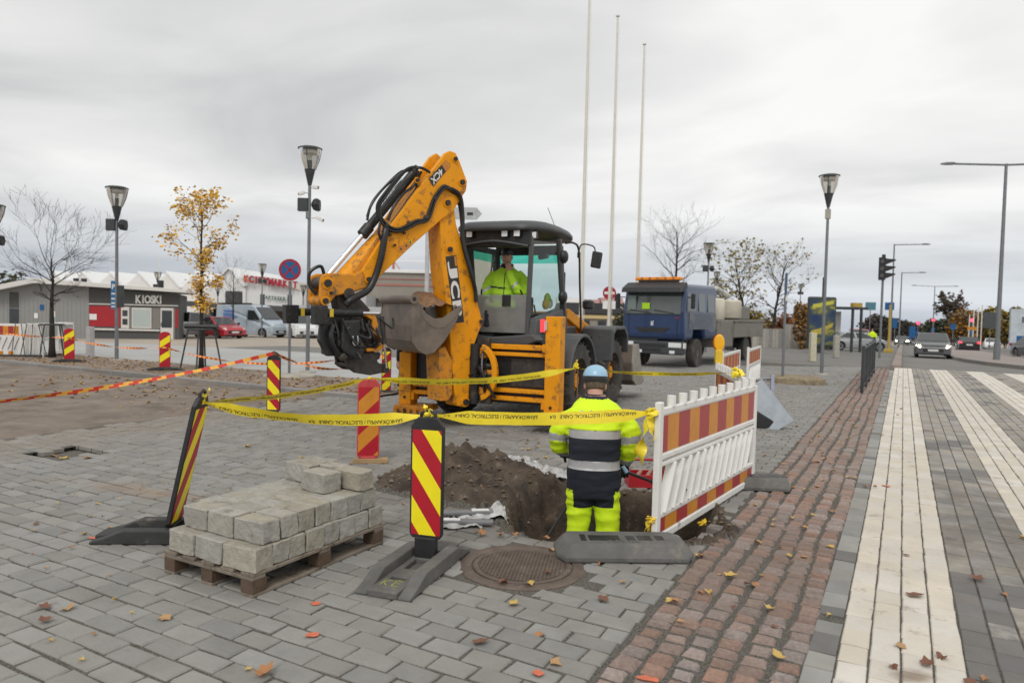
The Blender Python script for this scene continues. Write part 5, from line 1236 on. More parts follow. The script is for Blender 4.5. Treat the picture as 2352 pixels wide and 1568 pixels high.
# mudguards
for s in (-1, 1):
    P = [(1.08+.76*math.cos(a), .66+.74*math.sin(a)) for a in [R(d_) for d_ in range(8, 166, 12)]]
    Q = [(1.08+.71*math.cos(a), .66+.69*math.sin(a)) for a in [R(d_) for d_ in range(165, 7, -12)]]
    MB().prism(P+Q, .70, 1.24, lambda a, c, t, s=s: (s*t, a, c)).build('rear_mudguard', GRY, parent=D, bevel=.012)
    MB().prism([(2.62,1.05),(2.66,1.42),(2.85,1.50),(3.55,1.50),(3.80,1.36),(3.84,1.0),(3.80,1.0),(3.74,1.30),(3.52,1.44),(2.88,1.44),(2.72,1.36),(2.68,1.05)], .72, 1.30, lambda a, c, t, s=s: (s*t, a, c)).build('front_mudguard', GRY, parent=D, bevel=.012)
    MB().box((s*.74 if s > 0 else -1.30,2.58,.88),(s*1.30 if s > 0 else -.74,2.64,1.47)).build('mudguard_flap', GRY, parent=D, bevel=.03, seg=3)
    for dx in (.92,1.07): MB().cyl((s*dx,2.575,1.30),(s*dx,2.585,1.30),.016,8).build('bolt', CHR, parent=D)
# bonnet and loader arms, loader bucket
MB().prism([(2.15,1.15),(2.15,1.75),(3.4,1.62),(4.25,1.45),(4.3,1.0)], -.48, .48, lambda a, c, t: (t, a, c)).build('bonnet', JY, parent=D, bevel=.06, seg=3)
MB().cyl((.38,2.5,1.7),(.38,2.5,2.45),.045,12).build('exhaust_pipe', BKM, parent=D, smooth=True)
for s in (-1, 1): MB().prism([(2.0,1.62),(2.05,1.80),(3.7,1.42),(4.6,.62),(4.5,.45),(3.55,1.22)], .55, .66, lambda a, c, t, s=s: (s*t, a, c)).build('loader_arm', JY, parent=D, bevel=.02)
LB = [(4.45,1.12),(4.9,1.12),(5.08,.84),(5.30,.52),(5.55,.30),(5.2,.26),(4.75,.28),(4.5,.40),(4.42,.75)]
b = MB(); wdt = 1.24
b.prism([(4.45,1.12),(4.42,.75),(4.5,.40),(4.75,.28),(5.5,.28),(5.5,.31),(4.77,.31),(4.53,.43),(4.45,.75),(4.48,1.10),(4.9,1.10),(4.9,1.12)], -wdt, wdt, lambda a, c, t: (t, a, c))
lb = b.build('loader_bucket', BKT, parent=D, bevel=.006)
for s in (-1, 1): MB().prism(LB, wdt, wdt+.035, lambda a, c, t, s=s: (s*t, a, c)).build('bucket_side', mat('pale_steel', (.33,.31,.27), .6, metal=.2, var=.2), parent=lb, bevel=.004)
# --- cab
# floor outline: narrow at the back, wide in front; x_half at rear .56, at front .80
CZ0, CZ1 = 1.32, 2.86
RP = [(-.56,.30),(.56,.30),(.80,1.12),(.80,1.62),(.60,2.05),(-.60,2.05),(-.80,1.62),(-.80,1.12)]     # plan of the glasshouse
def post(p, q, w_=.07, name='cab_post', m=None): return MB().obox(p, q, w_, w_*.9).build(name, m or GRY, parent=D, bevel=.012)
for s in (-1, 1):
    post((s*.545,.34,1.36),(s*.585,.34,2.86),.072); post((s*.80,1.38,1.45),(s*.78,1.03,2.88),.085); post((s*.60,1.98,1.40),(s*.58,1.75,2.85),.07)
post((-.33,1.95,1.6),(-.42,1.8,2.8),.05)
MB().box((-.60,.30,2.70),(.60,.42,2.96)).build('rear_header', BKM, parent=D, bevel=.02)
MB().tube(catmull([(-.50,.27,2.74),(0,.25,2.79),(.55,.27,2.71)], 6), .018, 8)  .build('wiper_rail', GRY, parent=D, smooth=True)
# roof: domed shell overhanging
rings = []
for z, g_, hx in ((2.92,.96,1),(2.945,1.0,1),(2.99,1.0,1),(3.04,.95,1),(3.075,.84,1),(3.09,.55,1)):
    ring = []
    for k in range(36):
        a = 2*PI*k/36; c, s = math.cos(a), math.sin(a); x = math.copysign(abs(c)**.38, c)*.80*g_; y = 1.12+math.copysign(abs(s)**.45, s)*.96*g_
        if y < .9: x *= 1-.12*min(1, (.9-y)/.7)
        ring.append((x, y, z+.045*math.cos((y-1.0)*1.5)-.03*(y > 1.7)*(y-1.7)))
    rings.append(ring)
MB().rings(rings).build('cab_roof', GRY, parent=D, smooth=True, ang=60)
for x in (-.41,.18,.38): 
    wlp = MB().box((x-.055,.235,2.845),(x+.055,.295,2.955)).build('work_lamp', BKM, parent=D, bevel=.01); MB().box((x-.047,.229,2.852),(x+.047,.2345,2.948)).build('lens', LAMP, parent=wlp, bevel=.002)
for x in (-.62,.62): wlp = MB().box((x-.05,.32,2.82),(x+.05,.38,2.93)).build('work_lamp', BKM, parent=D, bevel=.01); MB().box((x-.04,.314,2.83),(x+.04,.3195,2.92)).build('lens', LAMP, parent=wlp)
# lower body of the cab with moulded side
for s in (-1, 1):
    MB().prism([(.30,1.30),(.36,1.62),(1.30,1.80),(1.42,1.40),(1.1,1.24),(.6,1.22)], .52, .70, lambda a, c, t, s=s: (s*(t+.12*(a-.3)), a, c)).build('cab_side_moulding', GRY, parent=D, bevel=.03, seg=3)
    for k in range(3): MB().tube(catmull([(s*(.72+.02),.50,1.40+k*.07),(s*(.78+.02),.8,1.47+k*.07),(s*(.835+.02),1.15,1.46+k*.07)], 5), .012, 6).build('moulding_groove', BKM, parent=D, smooth=True)
    MB().prism([(1.4,.75),(1.4,1.5),(2.0,1.5),(2.0,.75)], .55, .80, lambda a, c, t, s=s: (s*t, a, c)).build('side_tank', BKM, parent=D, bevel=.02)
MB().prism([(-.62,1.22),(.62,1.22),(.80,1.30),(.70,1.40),(.35,1.36),(0,1.33),(-.35,1.36),(-.66,1.40),(-.78,1.30)], .16, .42, lambda a, c, t: (a, t, c)).build('rear_skirt', GRY, parent=D, bevel=.03, seg=3)
MB().box((-.62,.42,1.24),(.62,2.0,1.34)).build('cab_floor', INT, parent=D)
# panes
MB().quad((-.55,.33,1.40),(.55,.33,1.40),(.53,.33,1.98),(-.50,.33,1.98)).build('lower_rear_pane', PLEX, parent=D)
MB().box((.13,.318,1.80),(.27,.326,1.975)).build('pane_latch', BKM, parent=D)
for s in (-1, 1):
    MB().quad((s*.565,.36,1.66),(s*.80,1.33,1.80),(s*.785,1.05,2.82),(s*.60,.36,2.80)).build('side_pane', GLS, parent=D)
    MB().quad((s*.80,1.42,1.5),(s*.61,1.97,1.45),(s*.59,1.76,2.8),(s*.78,1.08,2.82)).build('door_pane', GLS, parent=D)
MB().quad((-.58,2.0,1.55),(.58,2.0,1.55),(.57,1.80,2.55),(-.57,1.80,2.55)).build('windscreen', GLS, parent=D)
MB().quad((-.56,1.79,2.555),(.56,1.79,2.555),(.56,1.76,2.74),(-.56,1.76,2.74)).build('tinted_visor', GLT, parent=D)
MB().box((-.58,1.74,2.70),(.58,1.84,2.86)).build('front_header', BKM, parent=D, bevel=.01)
MB().box((-.55,1.86,1.34),(.55,2.02,1.56)).build('dashboard', INT, parent=D, bevel=.03); MB().box((.10,1.62,1.34),(.34,1.84,1.72)).build('console', INT, parent=D, bevel=.04)
MB().tube([(.2,1.6,1.72),(.22,1.48,1.84)], .015, 6).build('lever', BKM, parent=D)
st_ = MB().box((-.26,.78,1.34),(.26,1.24,1.76)).build('seat', INT, parent=D, bevel=.06); MB().box((-.25,1.16,1.70),(.25,1.30,2.30)).build('seat_back', INT, parent=D, bevel=.06)
for s in (-1, 1):
    MB().box((s*.36-.09,.50,1.36),(s*.36+.09,.86,1.96)).build('control_tower', INT, parent=D, bevel=.03)
    MB().tube([(s*.36,.62,1.95),(s*.33,.56,2.06)], .014, 8).build('joystick', BKM, parent=D)
MB().cyl((.36,1.3,2.62),(.52,1.25,2.64),.04,10).build('sun_visor_roll', BKM, parent=D)
for k, (y, z, c) in enumerate(((.95,1.95,HVG),(1.05,1.88,WPL),(.88,1.86,YPL))): 
    b = MB(); b.rings([ell_ring(.64, y, z+dz, .05*r_, .10*r_, 10, 2) for dz, r_ in ((-.09,.5),(-.04,1),(.03,.9),(.08,.3))]); b.build('stowed_bundle', c, parent=D, smooth=True)
# mirrors, handles, aerial
MB().tube(catmull([(.84,1.62,2.30),(.86,2.0,1.50)], 3), .0, 3) 
MB().tube(catmull([(.70,1.62,2.88),(.78,1.80,2.90),(.84,1.92,2.78),(.85,2.0,2.2),(.86,2.08,1.6),(.85,2.10,1.25)], 6), .018, 8).build('grab_rail', BKM, parent=D, smooth=True)
MB().tube(catmull([(.84,1.93,2.76),(.88,1.96,2.89),(1.05,2.10,2.86),(1.07,2.12,2.70)], 6), .012, 8).build('mirror_arm', BKM, parent=D, smooth=True)
MB().obox((1.08,2.12,2.50),(1.11,2.14,2.78),.05,.19,ref=(.75,.65,0)).build('mirror', BKM, parent=D, bevel=.04, seg=3)
MB().obox((.84,1.93,2.66),(.84,1.93,2.76),.05,.05).build('rail_clamp', BKM, parent=D, bevel=.01)
for z in (2.62,1.98): MB().rings([ell_ring(.84, 1.12, z+dz, .07*r_, .10*r_, 12, 2.2) for dz, r_ in ((-.11,.4),(-.06,.9),(0,1),(.05,.9),(.09,.5))]).build('side_lamp', BKM, parent=D, smooth=True)
MB().tube([(.66,1.35,2.98),(.50,1.25,3.42)], .005, 5).build('aerial', BKM, parent=D)
MB().rings([ell_ring(.92, 2.3, z, .10*r_, .12*r_, 12, 2.4) for z, r_ in ((1.80,.7),(1.83,1),(1.93,1),(1.96,.6))]).build('front_lamp', BKM, parent=D, smooth=True)
MB().tube([(-.64,.25,2.9),(-.60,.25,2.0),(-.52,.22,1.5)], .03, 8).build('rear_duct', BKM, parent=D, smooth=True)
# --- tiltrotator, grab and grading bucket hanging from the nose
def tw(p, q, r_, nm, m, n=12): return MB().cyl(p, q, r_, n).build(nm, m, parent=D, smooth=True)
MB().prism([(1.92,2.02),(2.05,2.05),(2.14,1.95),(2.08,1.72),(1.98,1.60),(1.72,1.66),(1.62,1.74),(1.72,1.84)], .05, TH-.05, lambda a, c, t: bw(a-.12, c-.05, t)).build('quick_hitch', GRS, parent=D, bevel=.03)
tw(bw(1.86,1.90,-.03), bw(1.86,1.90,TH+.03), .075, 'hitch_pin', GRS)
for (t, s0, s1, ro) in ((-.10, 2.28, 1.72, 1.47),(TH+.10, 2.44, 1.95, 1.70)):
    tw(bw(s0,1.65,t), bw(s1,1.655,t), .052, 'tilt_ram', BKM); tw(bw(s1,1.655,t), bw(ro,1.655,t), .021, 'tilt_rod', CHR)
    MB().prism([(s0-.06,1.50),(s0+.10,1.50),(s0+.11,1.74),(s0-.07,1.74)], t-.075, t+.06, lambda a, c, tt: bw(a, c, tt)).build('ram_bracket', BKM, parent=D, bevel=.01)
    MB().prism([(s0-.13,1.60),(s0-.08,1.60),(s0-.08,1.70),(s0-.13,1.70)], t-.056, t-.05, lambda a, c, tt: bw(a-.02, c, tt)).build('warning_sticker', DY_, parent=D)
    for zz_ in (1.54,1.62,1.70): 
        for ss in (-.03,.06): tw(bw(s0+ss,zz_,t-.082), bw(s0+ss,zz_,t-.074), .012, 'bolt', GRS, 8)
MB().prism([(2.26,1.52),(2.29,1.30),(2.18,1.10),(1.98,1.10),(1.96,1.36),(2.10,1.55)], -.08, .0, lambda a, c, t: bw(a, c, t)).build('tilt_frame_plate', BKM, parent=D, bevel=.02)
MB().prism([(2.00,1.56),(2.02,1.20),(1.90,1.05),(1.70,1.08),(1.66,1.20),(1.74,1.34),(1.72,1.58)], -.14, -.04, lambda a, c, t: bw(a, c, t)).build('rotor_cover', BKM, parent=D, bevel=.03)
MB().prism([(2.10,1.64),(2.10,1.10),(1.45,1.10),(1.45,1.60)], .02, TH-.02, lambda a, c, t: bw(a, c, t)).build('rotor_body', GRS, parent=D, bevel=.03)
MB().prism([(1.66,1.62),(1.52,1.64),(1.47,1.50),(1.49,1.40),(1.40,1.34),(1.38,1.20),(1.46,1.15),(1.64,1.15),(1.64,1.19),(1.47,1.20),(1.43,1.26),(1.44,1.32),(1.56,1.40),(1.56,1.56)], -.10, .10, lambda a, c, t: bw(a, c, t)).build('rotor_cradle', JYD, parent=D, bevel=.012)
MB().prism([(2.20,1.56),(2.10,1.40),(2.08,1.24),(2.16,1.24),(2.22,1.40)], -.05, .05, lambda a, c, t: bw(a, c, t)).build('hitch_wedge', JYD, parent=D, bevel=.01)
u_ = MB().tube(catmull([bw(1.86,1.36,-.155), bw(1.86,1.26,-.16), bw(1.82,1.24,-.16), bw(1.80,1.28,-.16), bw(1.80,1.36,-.155)], 4), .010, 6).build('lifting_eye', CHR, parent=D, smooth=True)
for k in range(16):
    s0 = rn.uniform(1.45,2.2); z0_ = rn.uniform(1.12,1.62); s1 = s0-rn.uniform(-.2,.35); z1_ = rn.uniform(1.1,1.6); t = rn.uniform(-.18,-.04)
    MB().tube(catmull([bw(s0,z0_,t), bw((s0+s1)/2+rn.uniform(-.1,.1),(z0_+z1_)/2-rn.uniform(0,.14),t-.06), bw(s1,z1_,t)], 6), rn.choice((.012,.015,.02)), 6).build('hose', HOSE, parent=D, smooth=True)
MB().tube(catmull([bw(2.12,1.50,-.12), bw(2.16,1.36,-.15), bw(2.12,1.22,-.15), bw(2.04,1.12,-.12)], 6), .032, 10).build('hose', HOSE, parent=D, smooth=True)
MB().rings([[bw(1.98+x, 1.09+y, t) for x, y in ((-.07,0),(0,-.06),(.07,0),(0,.06))] for t in (-.16,-.06)]).build('swivel_block', GRS, parent=D, bevel=.02)
# grab: frame and two curved claws
MB().prism([(1.93,1.12),(1.89,.95),(1.78,.875),(1.56,.835),(1.36,.865),(1.285,.90),(1.30,.99),(1.42,.985),(1.46,1.02),(1.42,1.14)], -.06, .0, lambda a, c, t: bw(a, c, t)).build('grab_claw', GRS, parent=D, bevel=.012)
MB().prism([(1.93,1.12),(1.89,.95),(1.80,.90),(1.62,.88),(1.66,.93),(1.72,.99),(1.74,1.12)], TH-.1, TH-.04, lambda a, c, t: bw(a, c, t)).build('grab_claw', GRS, parent=D, bevel=.012)
MB().prism([(1.90,1.13),(1.88,1.04),(1.42,1.04),(1.40,1.13)], -.05, TH-.05, lambda a, c, t: bw(a, c, t)).build('grab_frame', BKM, parent=D, bevel=.02)
tw(bw(1.86,.98,-.08), bw(1.86,.98,TH), .03, 'grab_pin', GRS); tw(bw(1.34,.90,-.09), bw(1.34,.90,.06), .045, 'grab_pin', GRS)
MB().tube([bw(1.425,1.62,-.09), bw(1.385,1.25,-.10)], .034, 10).build('grab_ram', GRS, parent=D, smooth=True); MB().tube([bw(1.385,1.25,-.10), bw(1.345,.93,-.10)], .018, 10).build('grab_rod', CHR, parent=D, smooth=True)
# bucket: width axis goes left and away, the mouth opens up and to the right
o0 = bw(.90,1.80,-.02); eW = V(.926*-.5-.378*.866, .378*-.5+.926*.866, 0); eP = V(.926*.866-.378*.5, .378*.866+.926*.5, 0)
BW_ = 1.2
def bk(a, c, t): return o0 + eP*a*.86 + V(0,0,1)*c + eW*t
shell = [(-.02,.0),(-.04,-.30),(-.02,-.52),(.08,-.64),(.22,-.70),(.36,-.67),(.55,-.50),(.76,-.22),(.83,-.02)]
inner = [(.80,-.02),(.73,-.20),(.53,-.47),(.35,-.63),(.22,-.66),(.09,-.60),(.02,-.50),(.0,-.30),(.02,.0)]
bkt = MB().prism(shell+inner, .0, BW_, lambda a, c, t: bk(a, c, t)).build('bucket', BKT, parent=D, bevel=.006)
side = [(-.03,.06),(.06,.05),(.12,-.04),(.22,-.14),(.36,-.20),(.50,-.19),(.66,-.10),(.83,-.0),(.76,-.22),(.55,-.51),(.36,-.68),(.22,-.71),(.08,-.65),(-.03,-.53),(-.05,-.30)]
for t0 in (-.025, BW_): MB().prism(side, t0, t0+.025, lambda a, c, t: bk(a, c, t)).build('bucket_side', BKT, parent=bkt, bevel=.005)
MB().prism([(.10,-.01),(.16,-.09),(.26,-.18),(.38,-.235),(.52,-.225),(.66,-.145),(.86,-.0),(.84,-.08),(.66,-.24),(.52,-.33),(.37,-.34),(.24,-.28),(.13,-.17)], -.032, -.0255, lambda a, c, t: bk(a, c, t)).build('wear_strip', BKT, parent=bkt, bevel=.003)
MB().cyl(bk(-.02,.06,-.06), bk(-.02,.06,BW_+.02), .062, 20).build('bucket_tube', BKT, parent=bkt, smooth=True)
MB().cyl(bk(-.02,.06,-.064), bk(-.02,.06,-.055), .030, 14).build('tube_bore', BLK, parent=bkt)
b = MB(); n = 20
for j in range(n+1):
    for i in range(n+1):
        a = .02+.76*i/n; t = .01+(BW_-.02)*j/n; h = -.03+.20*math.sin(PI*i/n)*math.sin(PI*j/n)+.05*noise.noise(Vector((a*6, t*6, 0)))+.02*noise.noise(Vector((a*20, t*20, 0)))
        b.v.append(tuple(bk(a, h+.035*a, t)))
for j in range(n):
    for i in range(n): a = j*(n+1)+i; b.f.append((a, a+1, a+n+2, a+n+1)); b.m.append(0)
so_ = b.build('soil_load', SOILB, smooth=True, ang=180); so_.location = D.location; so_.rotation_euler = D.rotation_euler; stuff(so_); tag(so_, 'sandy brown soil heaped in the grading bucket of the digger', 'soil')
# driver on the seat
a = R(6.5); dxl, dyl = -.05, .90
T = thing('person', 'driver in lime jacket and black beanie seated in the cab, hand at his mouth', 'person', (DX+math.cos(a)*dxl-math.sin(a)*dyl, DY+math.sin(a)*dxl+math.cos(a)*dyl, 1.86), R(18))
driver(T); T.scale = (1.07,)*3
# ------------------------------------------------------------------ trees, lamps, buildings and vehicles round the square
BARK = mat('bark', (.035,.028,.024), .95, var=.35, vs=12, bump=.6, bs=30)
LFY = mat('autumn_leaf', (.70,.40,.03), .6, var=.3, vs=6, rnd=.45); LFO = mat('olive_leaf', (.26,.20,.06), .7, var=.3, vs=6, rnd=.4)
GPOLE = mat('galvanised_pole', (.19,.20,.21), .5, metal=.4, var=.12); DPOLE = mat('dark_pole', (.045,.05,.052), .5, metal=.2, var=.2)
WHW = mat('white_wall', (.74,.73,.71), .7, var=.04, vs=1); CONC = mat('pale_concrete', (.36,.34,.29), .85, var=.15, bump=.2, bs=30)
def tree(name, label, loc, h, trunk_h, r0, spread, seed, leaves=0, leafm=None, lsize=.05, group=None, levels=5, up_=.55, yfrom=0, lean=(0,0), tips_only=False, nb=3):
    h *= .82; rn = random.Random(seed); T = thing(name, label, 'tree', loc, 0, group); tb, bb, lf = MB(), MB(), MB(); tips = []
    def limb(p, d, L_, r, lv):
        n = 5 if lv < 2 else 3; pts = [p]; q = p; dd = d
        for k in range(n):
            dd = (dd + Vector((rn.gauss(0,.2), rn.gauss(0,.2), rn.gauss(.03,.13)))).normalized(); q = q + dd*L_/n; pts.append(q)
        rr = [max(.003, r*(1-.62*i/n)) for i in range(n+1)]
        bb.tube(pts, rr, 6 if lv < 2 else (4 if lv < 3 else 3), cap=False)
        if lv >= levels: tips.append((q, dd)); tips.append((pts[-2], dd)); return
        if lv >= 2: tips.append((pts[n//2], dd))
        for k in range(nb if lv < levels-1 else 2+(rn.random() < .5)):
            i = rn.randint(max(1, n//2), n); a = rn.uniform(0, 6.3); sp = rn.uniform(.35, .85)
            x, y, _ = frame_from(dd); nd = (dd + (x*math.cos(a)+y*math.sin(a))*sp + Vector((0,0,up_*.25))).normalized()
            limb(pts[i], nd, L_*rn.uniform(.52,.78), rr[i]*.72, lv+1)
        limb(q, dd, L_*rn.uniform(.55,.75), rr[-1], lv+1)
    # leader
    P = []; n = 9
    for i in range(n+1):
        f = i/n; P.append(Vector((lean[0]*f*f+rn.gauss(0,.02)*h*f*.3, lean[1]*f*f+rn.gauss(0,.02)*h*f*.3, h*.92*f)))
    rr = [r0*(1.25 if i == 0 else 1)*(1-.85*i/n)+.006 for i in range(n+1)]
    tb.tube(P, rr, 10)
    m = int(10+h*1.2)
    for k in range(m):
        f = trunk_h/h + (1-trunk_h/h)*((k+.5)/m)*.95; i = min(n-1, int(f*n)); p = P[i].lerp(P[i+1], f*n-i); a = k*2.4+rn.uniform(-.4,.4)
        g_ = spread*(math.sin(PI*min(1, (1.12-f)/(1-trunk_h/h)*.9)))**.7 if f < 1 else .3
        d = Vector((math.cos(a), math.sin(a), up_+rn.uniform(-.1,.3)+f*.5)).normalized()
        limb(p, d, max(.25, g_)*rn.uniform(.55,.75), rr[i]*.45, 2 if levels > 3 else 1)
    tb.build('trunk', BARK, parent=T, smooth=True, ang=180); bb.build('branches', BARK, parent=T, smooth=True, ang=180)
    if leaves:
        for k in range(leaves):
            q, dd = rn.choice(tips)
            if q.z < yfrom: continue
            c = q + Vector((rn.gauss(0,.09), rn.gauss(0,.09), rn.gauss(-.02,.08))); x, y, z = frame_from((rn.gauss(0,1), rn.gauss(0,1), rn.gauss(0,1)))
            s = lsize*rn.uniform(.6,1.3); lf.add([c-x*s, c-y*s*.7+z*s*.2, c+x*s, c+y*s*.7+z*s*.2], [(0,1,2),(0,2,3)])
        stuff(lf.build('foliage', leafm, parent=T))
    return T
tree('bare_tree', 'wide bare grey tree in front of the kiosk, ringed by a black stand', (-22.75,12.35,.0), 4.0, 1.6, .09, 1.8, 4, nb=3, up_=.30, levels=5)
tree('yellow_tree', 'slender young tree with yellow autumn leaves standing beside the kiosk door', (-16.45,12.75,.0), 6.0, 1.6, .055, .92, 9, leaves=1800, leafm=LFY, lsize=.047, levels=4, up_=.5, yfrom=1.4)
tree('bare_tree', 'tall bare tree rising right behind the cab of the blue truck', (-13.49,47.32,-.35), 10.2, 2.2, .15, 2.7, 14, levels=5, up_=.6, nb=3)
tree('tree', 'left one of two big trees beyond the truck, with sparse olive and yellow leaves', (-12.1,64.3,-.65), 9.3, 1.8, .17, 2.9, 22, leaves=800, leafm=LFO, lsize=.13, levels=5, up_=.6, lean=(-1,0), nb=3)
tree('bare_tree', 'right one of two big trees beyond the truck, nearly leafless and leaning', (-9.9,65.2,-.66), 9.7, 2.2, .17, 2.9, 28, leaves=300, leafm=LFO, lsize=.12, levels=5, up_=.6, lean=(.9,0), nb=3)
tree('tree', 'small tree with ochre leaves just left of the two big trees beyond the truck', (-14.6,66.0,-.65), 6.0, 1.6, .10, 1.9, 33, leaves=600, leafm=LFO, lsize=.13, levels=4, up_=.5)
tree('bare_tree', 'thin bare tree in the car park between the yellow-leaved tree and the white store', (-42.0,35.2,-.5), 6.2, 1.8, .07, 1.8, 41, levels=4, up_=.8)
tree('bare_tree', 'distant dark bare tree against the sky above the far end of the road', (8.3,164,-2.6), 9.6, 2.6, .3, 3.2, 51, levels=5, up_=.5, leaves=2600, leafm=mat('brown_leaf', (.10,.075,.06), .8, rnd=.3), lsize=.25)
def bush(name, label, loc, sx, sy, sz, n, m, seed, ls=.12, cat='bush', group=None):
    rn = random.Random(seed); T = thing(name, label, cat, loc, 0, group); b = MB(); lob = [(rn.uniform(-.6,.6)*sx, rn.uniform(-.5,.5)*sy, rn.uniform(.35,.75)*sz, rn.uniform(.3,.55)) for _ in range(9)]
    for k in range(n):
        cx, cy, cz, r = rn.choice(lob); v = Vector((rn.gauss(0,1), rn.gauss(0,1), rn.gauss(0,1))).normalized()*r*rn.uniform(.6,1.05)
        c = Vector((cx+v.x*sx, cy+v.y*sy, max(.05, cz+v.z*sz*.8))); x, y, z = frame_from((rn.gauss(0,1), rn.gauss(0,1), rn.gauss(0,1))); s = ls*rn.uniform(.6,1.4)
        b.add([c-x*s, c-y*s*.8, c+x*s, c+y*s*.8], [(0,1,2),(0,2,3)])
    stuff(b.build('foliage', m, parent=T)); t = MB()
    for k in range(7): a = rn.uniform(0,6.3); t.tube([(rn.gauss(0,.1)*sx,0,-.1),(math.cos(a)*sx*.3, math.sin(a)*sy*.3, sz*.55)], [.04,.015], 5)
    t.build('stems', BARK, parent=T); return T
ORB = mat('orange_foliage', (.24,.135,.05), .8, rnd=.5, var=.3); YEB = mat('ochre_foliage', (.22,.17,.055), .8, rnd=.5, var=.3); DKB = mat('dark_foliage', (.06,.065,.035), .85, rnd=.5, var=.3); RDB = mat('russet_foliage', (.22,.10,.06), .85, rnd=.5)
bush('bush', 'ochre yellow hedge behind the two big trees beyond the truck', (-14.4,73,-.8), 4.5, 1.5, 3.6, 5000, YEB, 1, .16)
bush('bush', 'russet bushes to the right of the two big trees', (-10.2,75,-.8), 3.0, 1.5, 3.0, 3000, RDB, 2, .15)
bush('bush', 'bright orange hedge at the left edge of the poster stand', (-6.75,58.6,-.52), .9, 1.2, 3.4, 2600, ORB, 3, .12)
bush('bush', 'rounded brown orange tree crown right of the distant bare tree', (9.9,142,-2.2), 3.4, 3, 5.6, 3600, ORB, 5, .28)
bush('bush', 'tall olive brown tree crown behind the white flagpoles far down the road', (14.6,140,-2.2), 3.8, 3, 6.8, 4200, YEB, 6, .30)
bush('bush', 'dark evergreen bush at the far end of the road beside the traffic signals', (5.6,150,-2.3), 2.8, 3, 5.2, 2600, DKB, 7, .25)
bush('bush', 'dark leafless thicket lining the far end of the footway', (-1.6,160,-2.5), 6, 3, 5.5, 5000, mat('thicket', (.07,.06,.05), .9, rnd=.4), 8, .25)
bush('bush', 'brown thicket across the far end of the road', (1.6,175,-2.8), 5, 3, 5.0, 4000, mat('thicket_brown', (.10,.075,.055), .9, rnd=.4), 12, .25)
bush('bush', 'pale autumn crown at the right edge behind the white shop sign', (14.2,96,-1.2), 2.6, 2, 6.5, 3000, mat('pale_foliage', (.30,.24,.16), .9, rnd=.4), 9, .18)
bush('bush', 'low dark bushes peeping over the left end of the kiosk roof', (-75.9,38.2,-1.1), 2.4, 2, 5.6, 1500, DKB, 10, .18)
# tree stands: black three legged frames
def tree_stand(label, loc, r=.42, h=1.08, rz=0):
    T = thing('tree_stand', label, 'tree guard', loc, rz, 'black stands round the young trees')
    for k in range(4):
        a = PI/2*k+.4; MB().tube([(math.cos(a)*r, math.sin(a)*r, 0), (math.cos(a)*r*.62, math.sin(a)*r*.62, h)], .022, 6).build('leg', DPOLE, parent=T)
    b = MB(); n = 16; b.tube([(math.cos(2*PI*k/n)*r*.64, math.sin(2*PI*k/n)*r*.64, h) for k in range(n+1)], .026, 6, cap=False); b.build('ring', DPOLE, parent=T)
    return T
tree_stand('black iron stand round the bare tree by the barrier stack', (-22.75,12.35,.03), .50, 1.0)
T = tree_stand('black iron stand with padded collar round the yellow-leaved tree', (-16.45,12.75,.03), .52, 1.05, .3)
MB().tube([(-.42,-.1,1.12),(.42,.1,1.12)], .07, 8).build('padding', BLK, parent=T, smooth=True)
# ---- park lamps
GBOWL = glass('lamp_bowl', (.9,.88,.84), .22, .05)
def park_lamp(label, loc, h, boxes=0, rz=0, base=True, group='park lamps with glass bowls', pm=None, r=.047, s=1.0):
    T = thing('park_lamp', label, 'street lamp', loc, rz, group); pm = pm or GPOLE
    MB().cyl((0,0,0),(0,0,h-.95*s), r*1.15, 12, r2=r*.85).build('pole', pm, parent=T, smooth=True)
    MB().lathe([(h-1.0*s,.045*s),(h-.62*s,.13*s),(h-.58*s,.14*s)], n=16).build('cone', DPOLE, parent=T, smooth=True)
    MB().lathe([(h-.58*s,.14*s),(h-.30*s,.24*s),(h-.06*s,.29*s)], n=20, cap=False).build('bowl', GBOWL, parent=T, smooth=True)
    for k in range(3): a = 2*PI*k/3+.5; MB().tube([(math.cos(a)*.145*s, math.sin(a)*.145*s, h-.58*s),(math.cos(a)*.25*s, math.sin(a)*.25*s, h-.30*s),(math.cos(a)*.295*s, math.sin(a)*.295*s, h-.05*s)], .011*s, 6).build('stay', DPOLE, parent=T)
    MB().cyl((0,0,h-.58*s),(0,0,h-.34*s), .055*s, 10).build('lamp_holder', DPOLE, parent=T); MB().cyl((0,0,h-.34*s),(0,0,h-.18*s), .05*s, 10).build('bulb', WPL, parent=T, smooth=True)
    MB().lathe([(h-.18*s,.20*s),(h-.10*s,.22*s),(h-.09*s,.16*s)], n=16).build('reflector', WPL, parent=T, smooth=True)
    MB().lathe([(h-.06*s,.31*s),(h-.03*s,.315*s),(h-.0*s,.24*s),(h+.012*s,.05*s)], n=24).build('cap', mat('lamp_cap', (.07,.08,.078), .5), parent=T, smooth=True)
    if base: MB().lathe([(0,.22),(.05,.2),(.06,.1)], n=16).build('footing', CONC, parent=T, smooth=True)
    if boxes:
        hb = h-boxes
        MB().box((-.30,-.07,hb-.17),(-.03,.07,hb+.17)).build('speaker_box', DPOLE, parent=T, bevel=.01)
        b = MB(); b.rings([[(.06+f*.22, y*g_, hb+z*g_) for y, z in ((-.09,-.13),(.09,-.13),(.12,0),(.09,.13),(-.09,.13),(-.12,0))] for f, g_ in ((0,.4),(.3,1.1),(.75,1.25),(1,1.0))]); b.build('horn_speaker', BLK, parent=T, bevel=.02)
    return T
park_lamp('park lamp with one speaker pair and a blue sign, in front of the kiosk', (-20.5,12.97,.0), 5.15, 1.12, R(28))
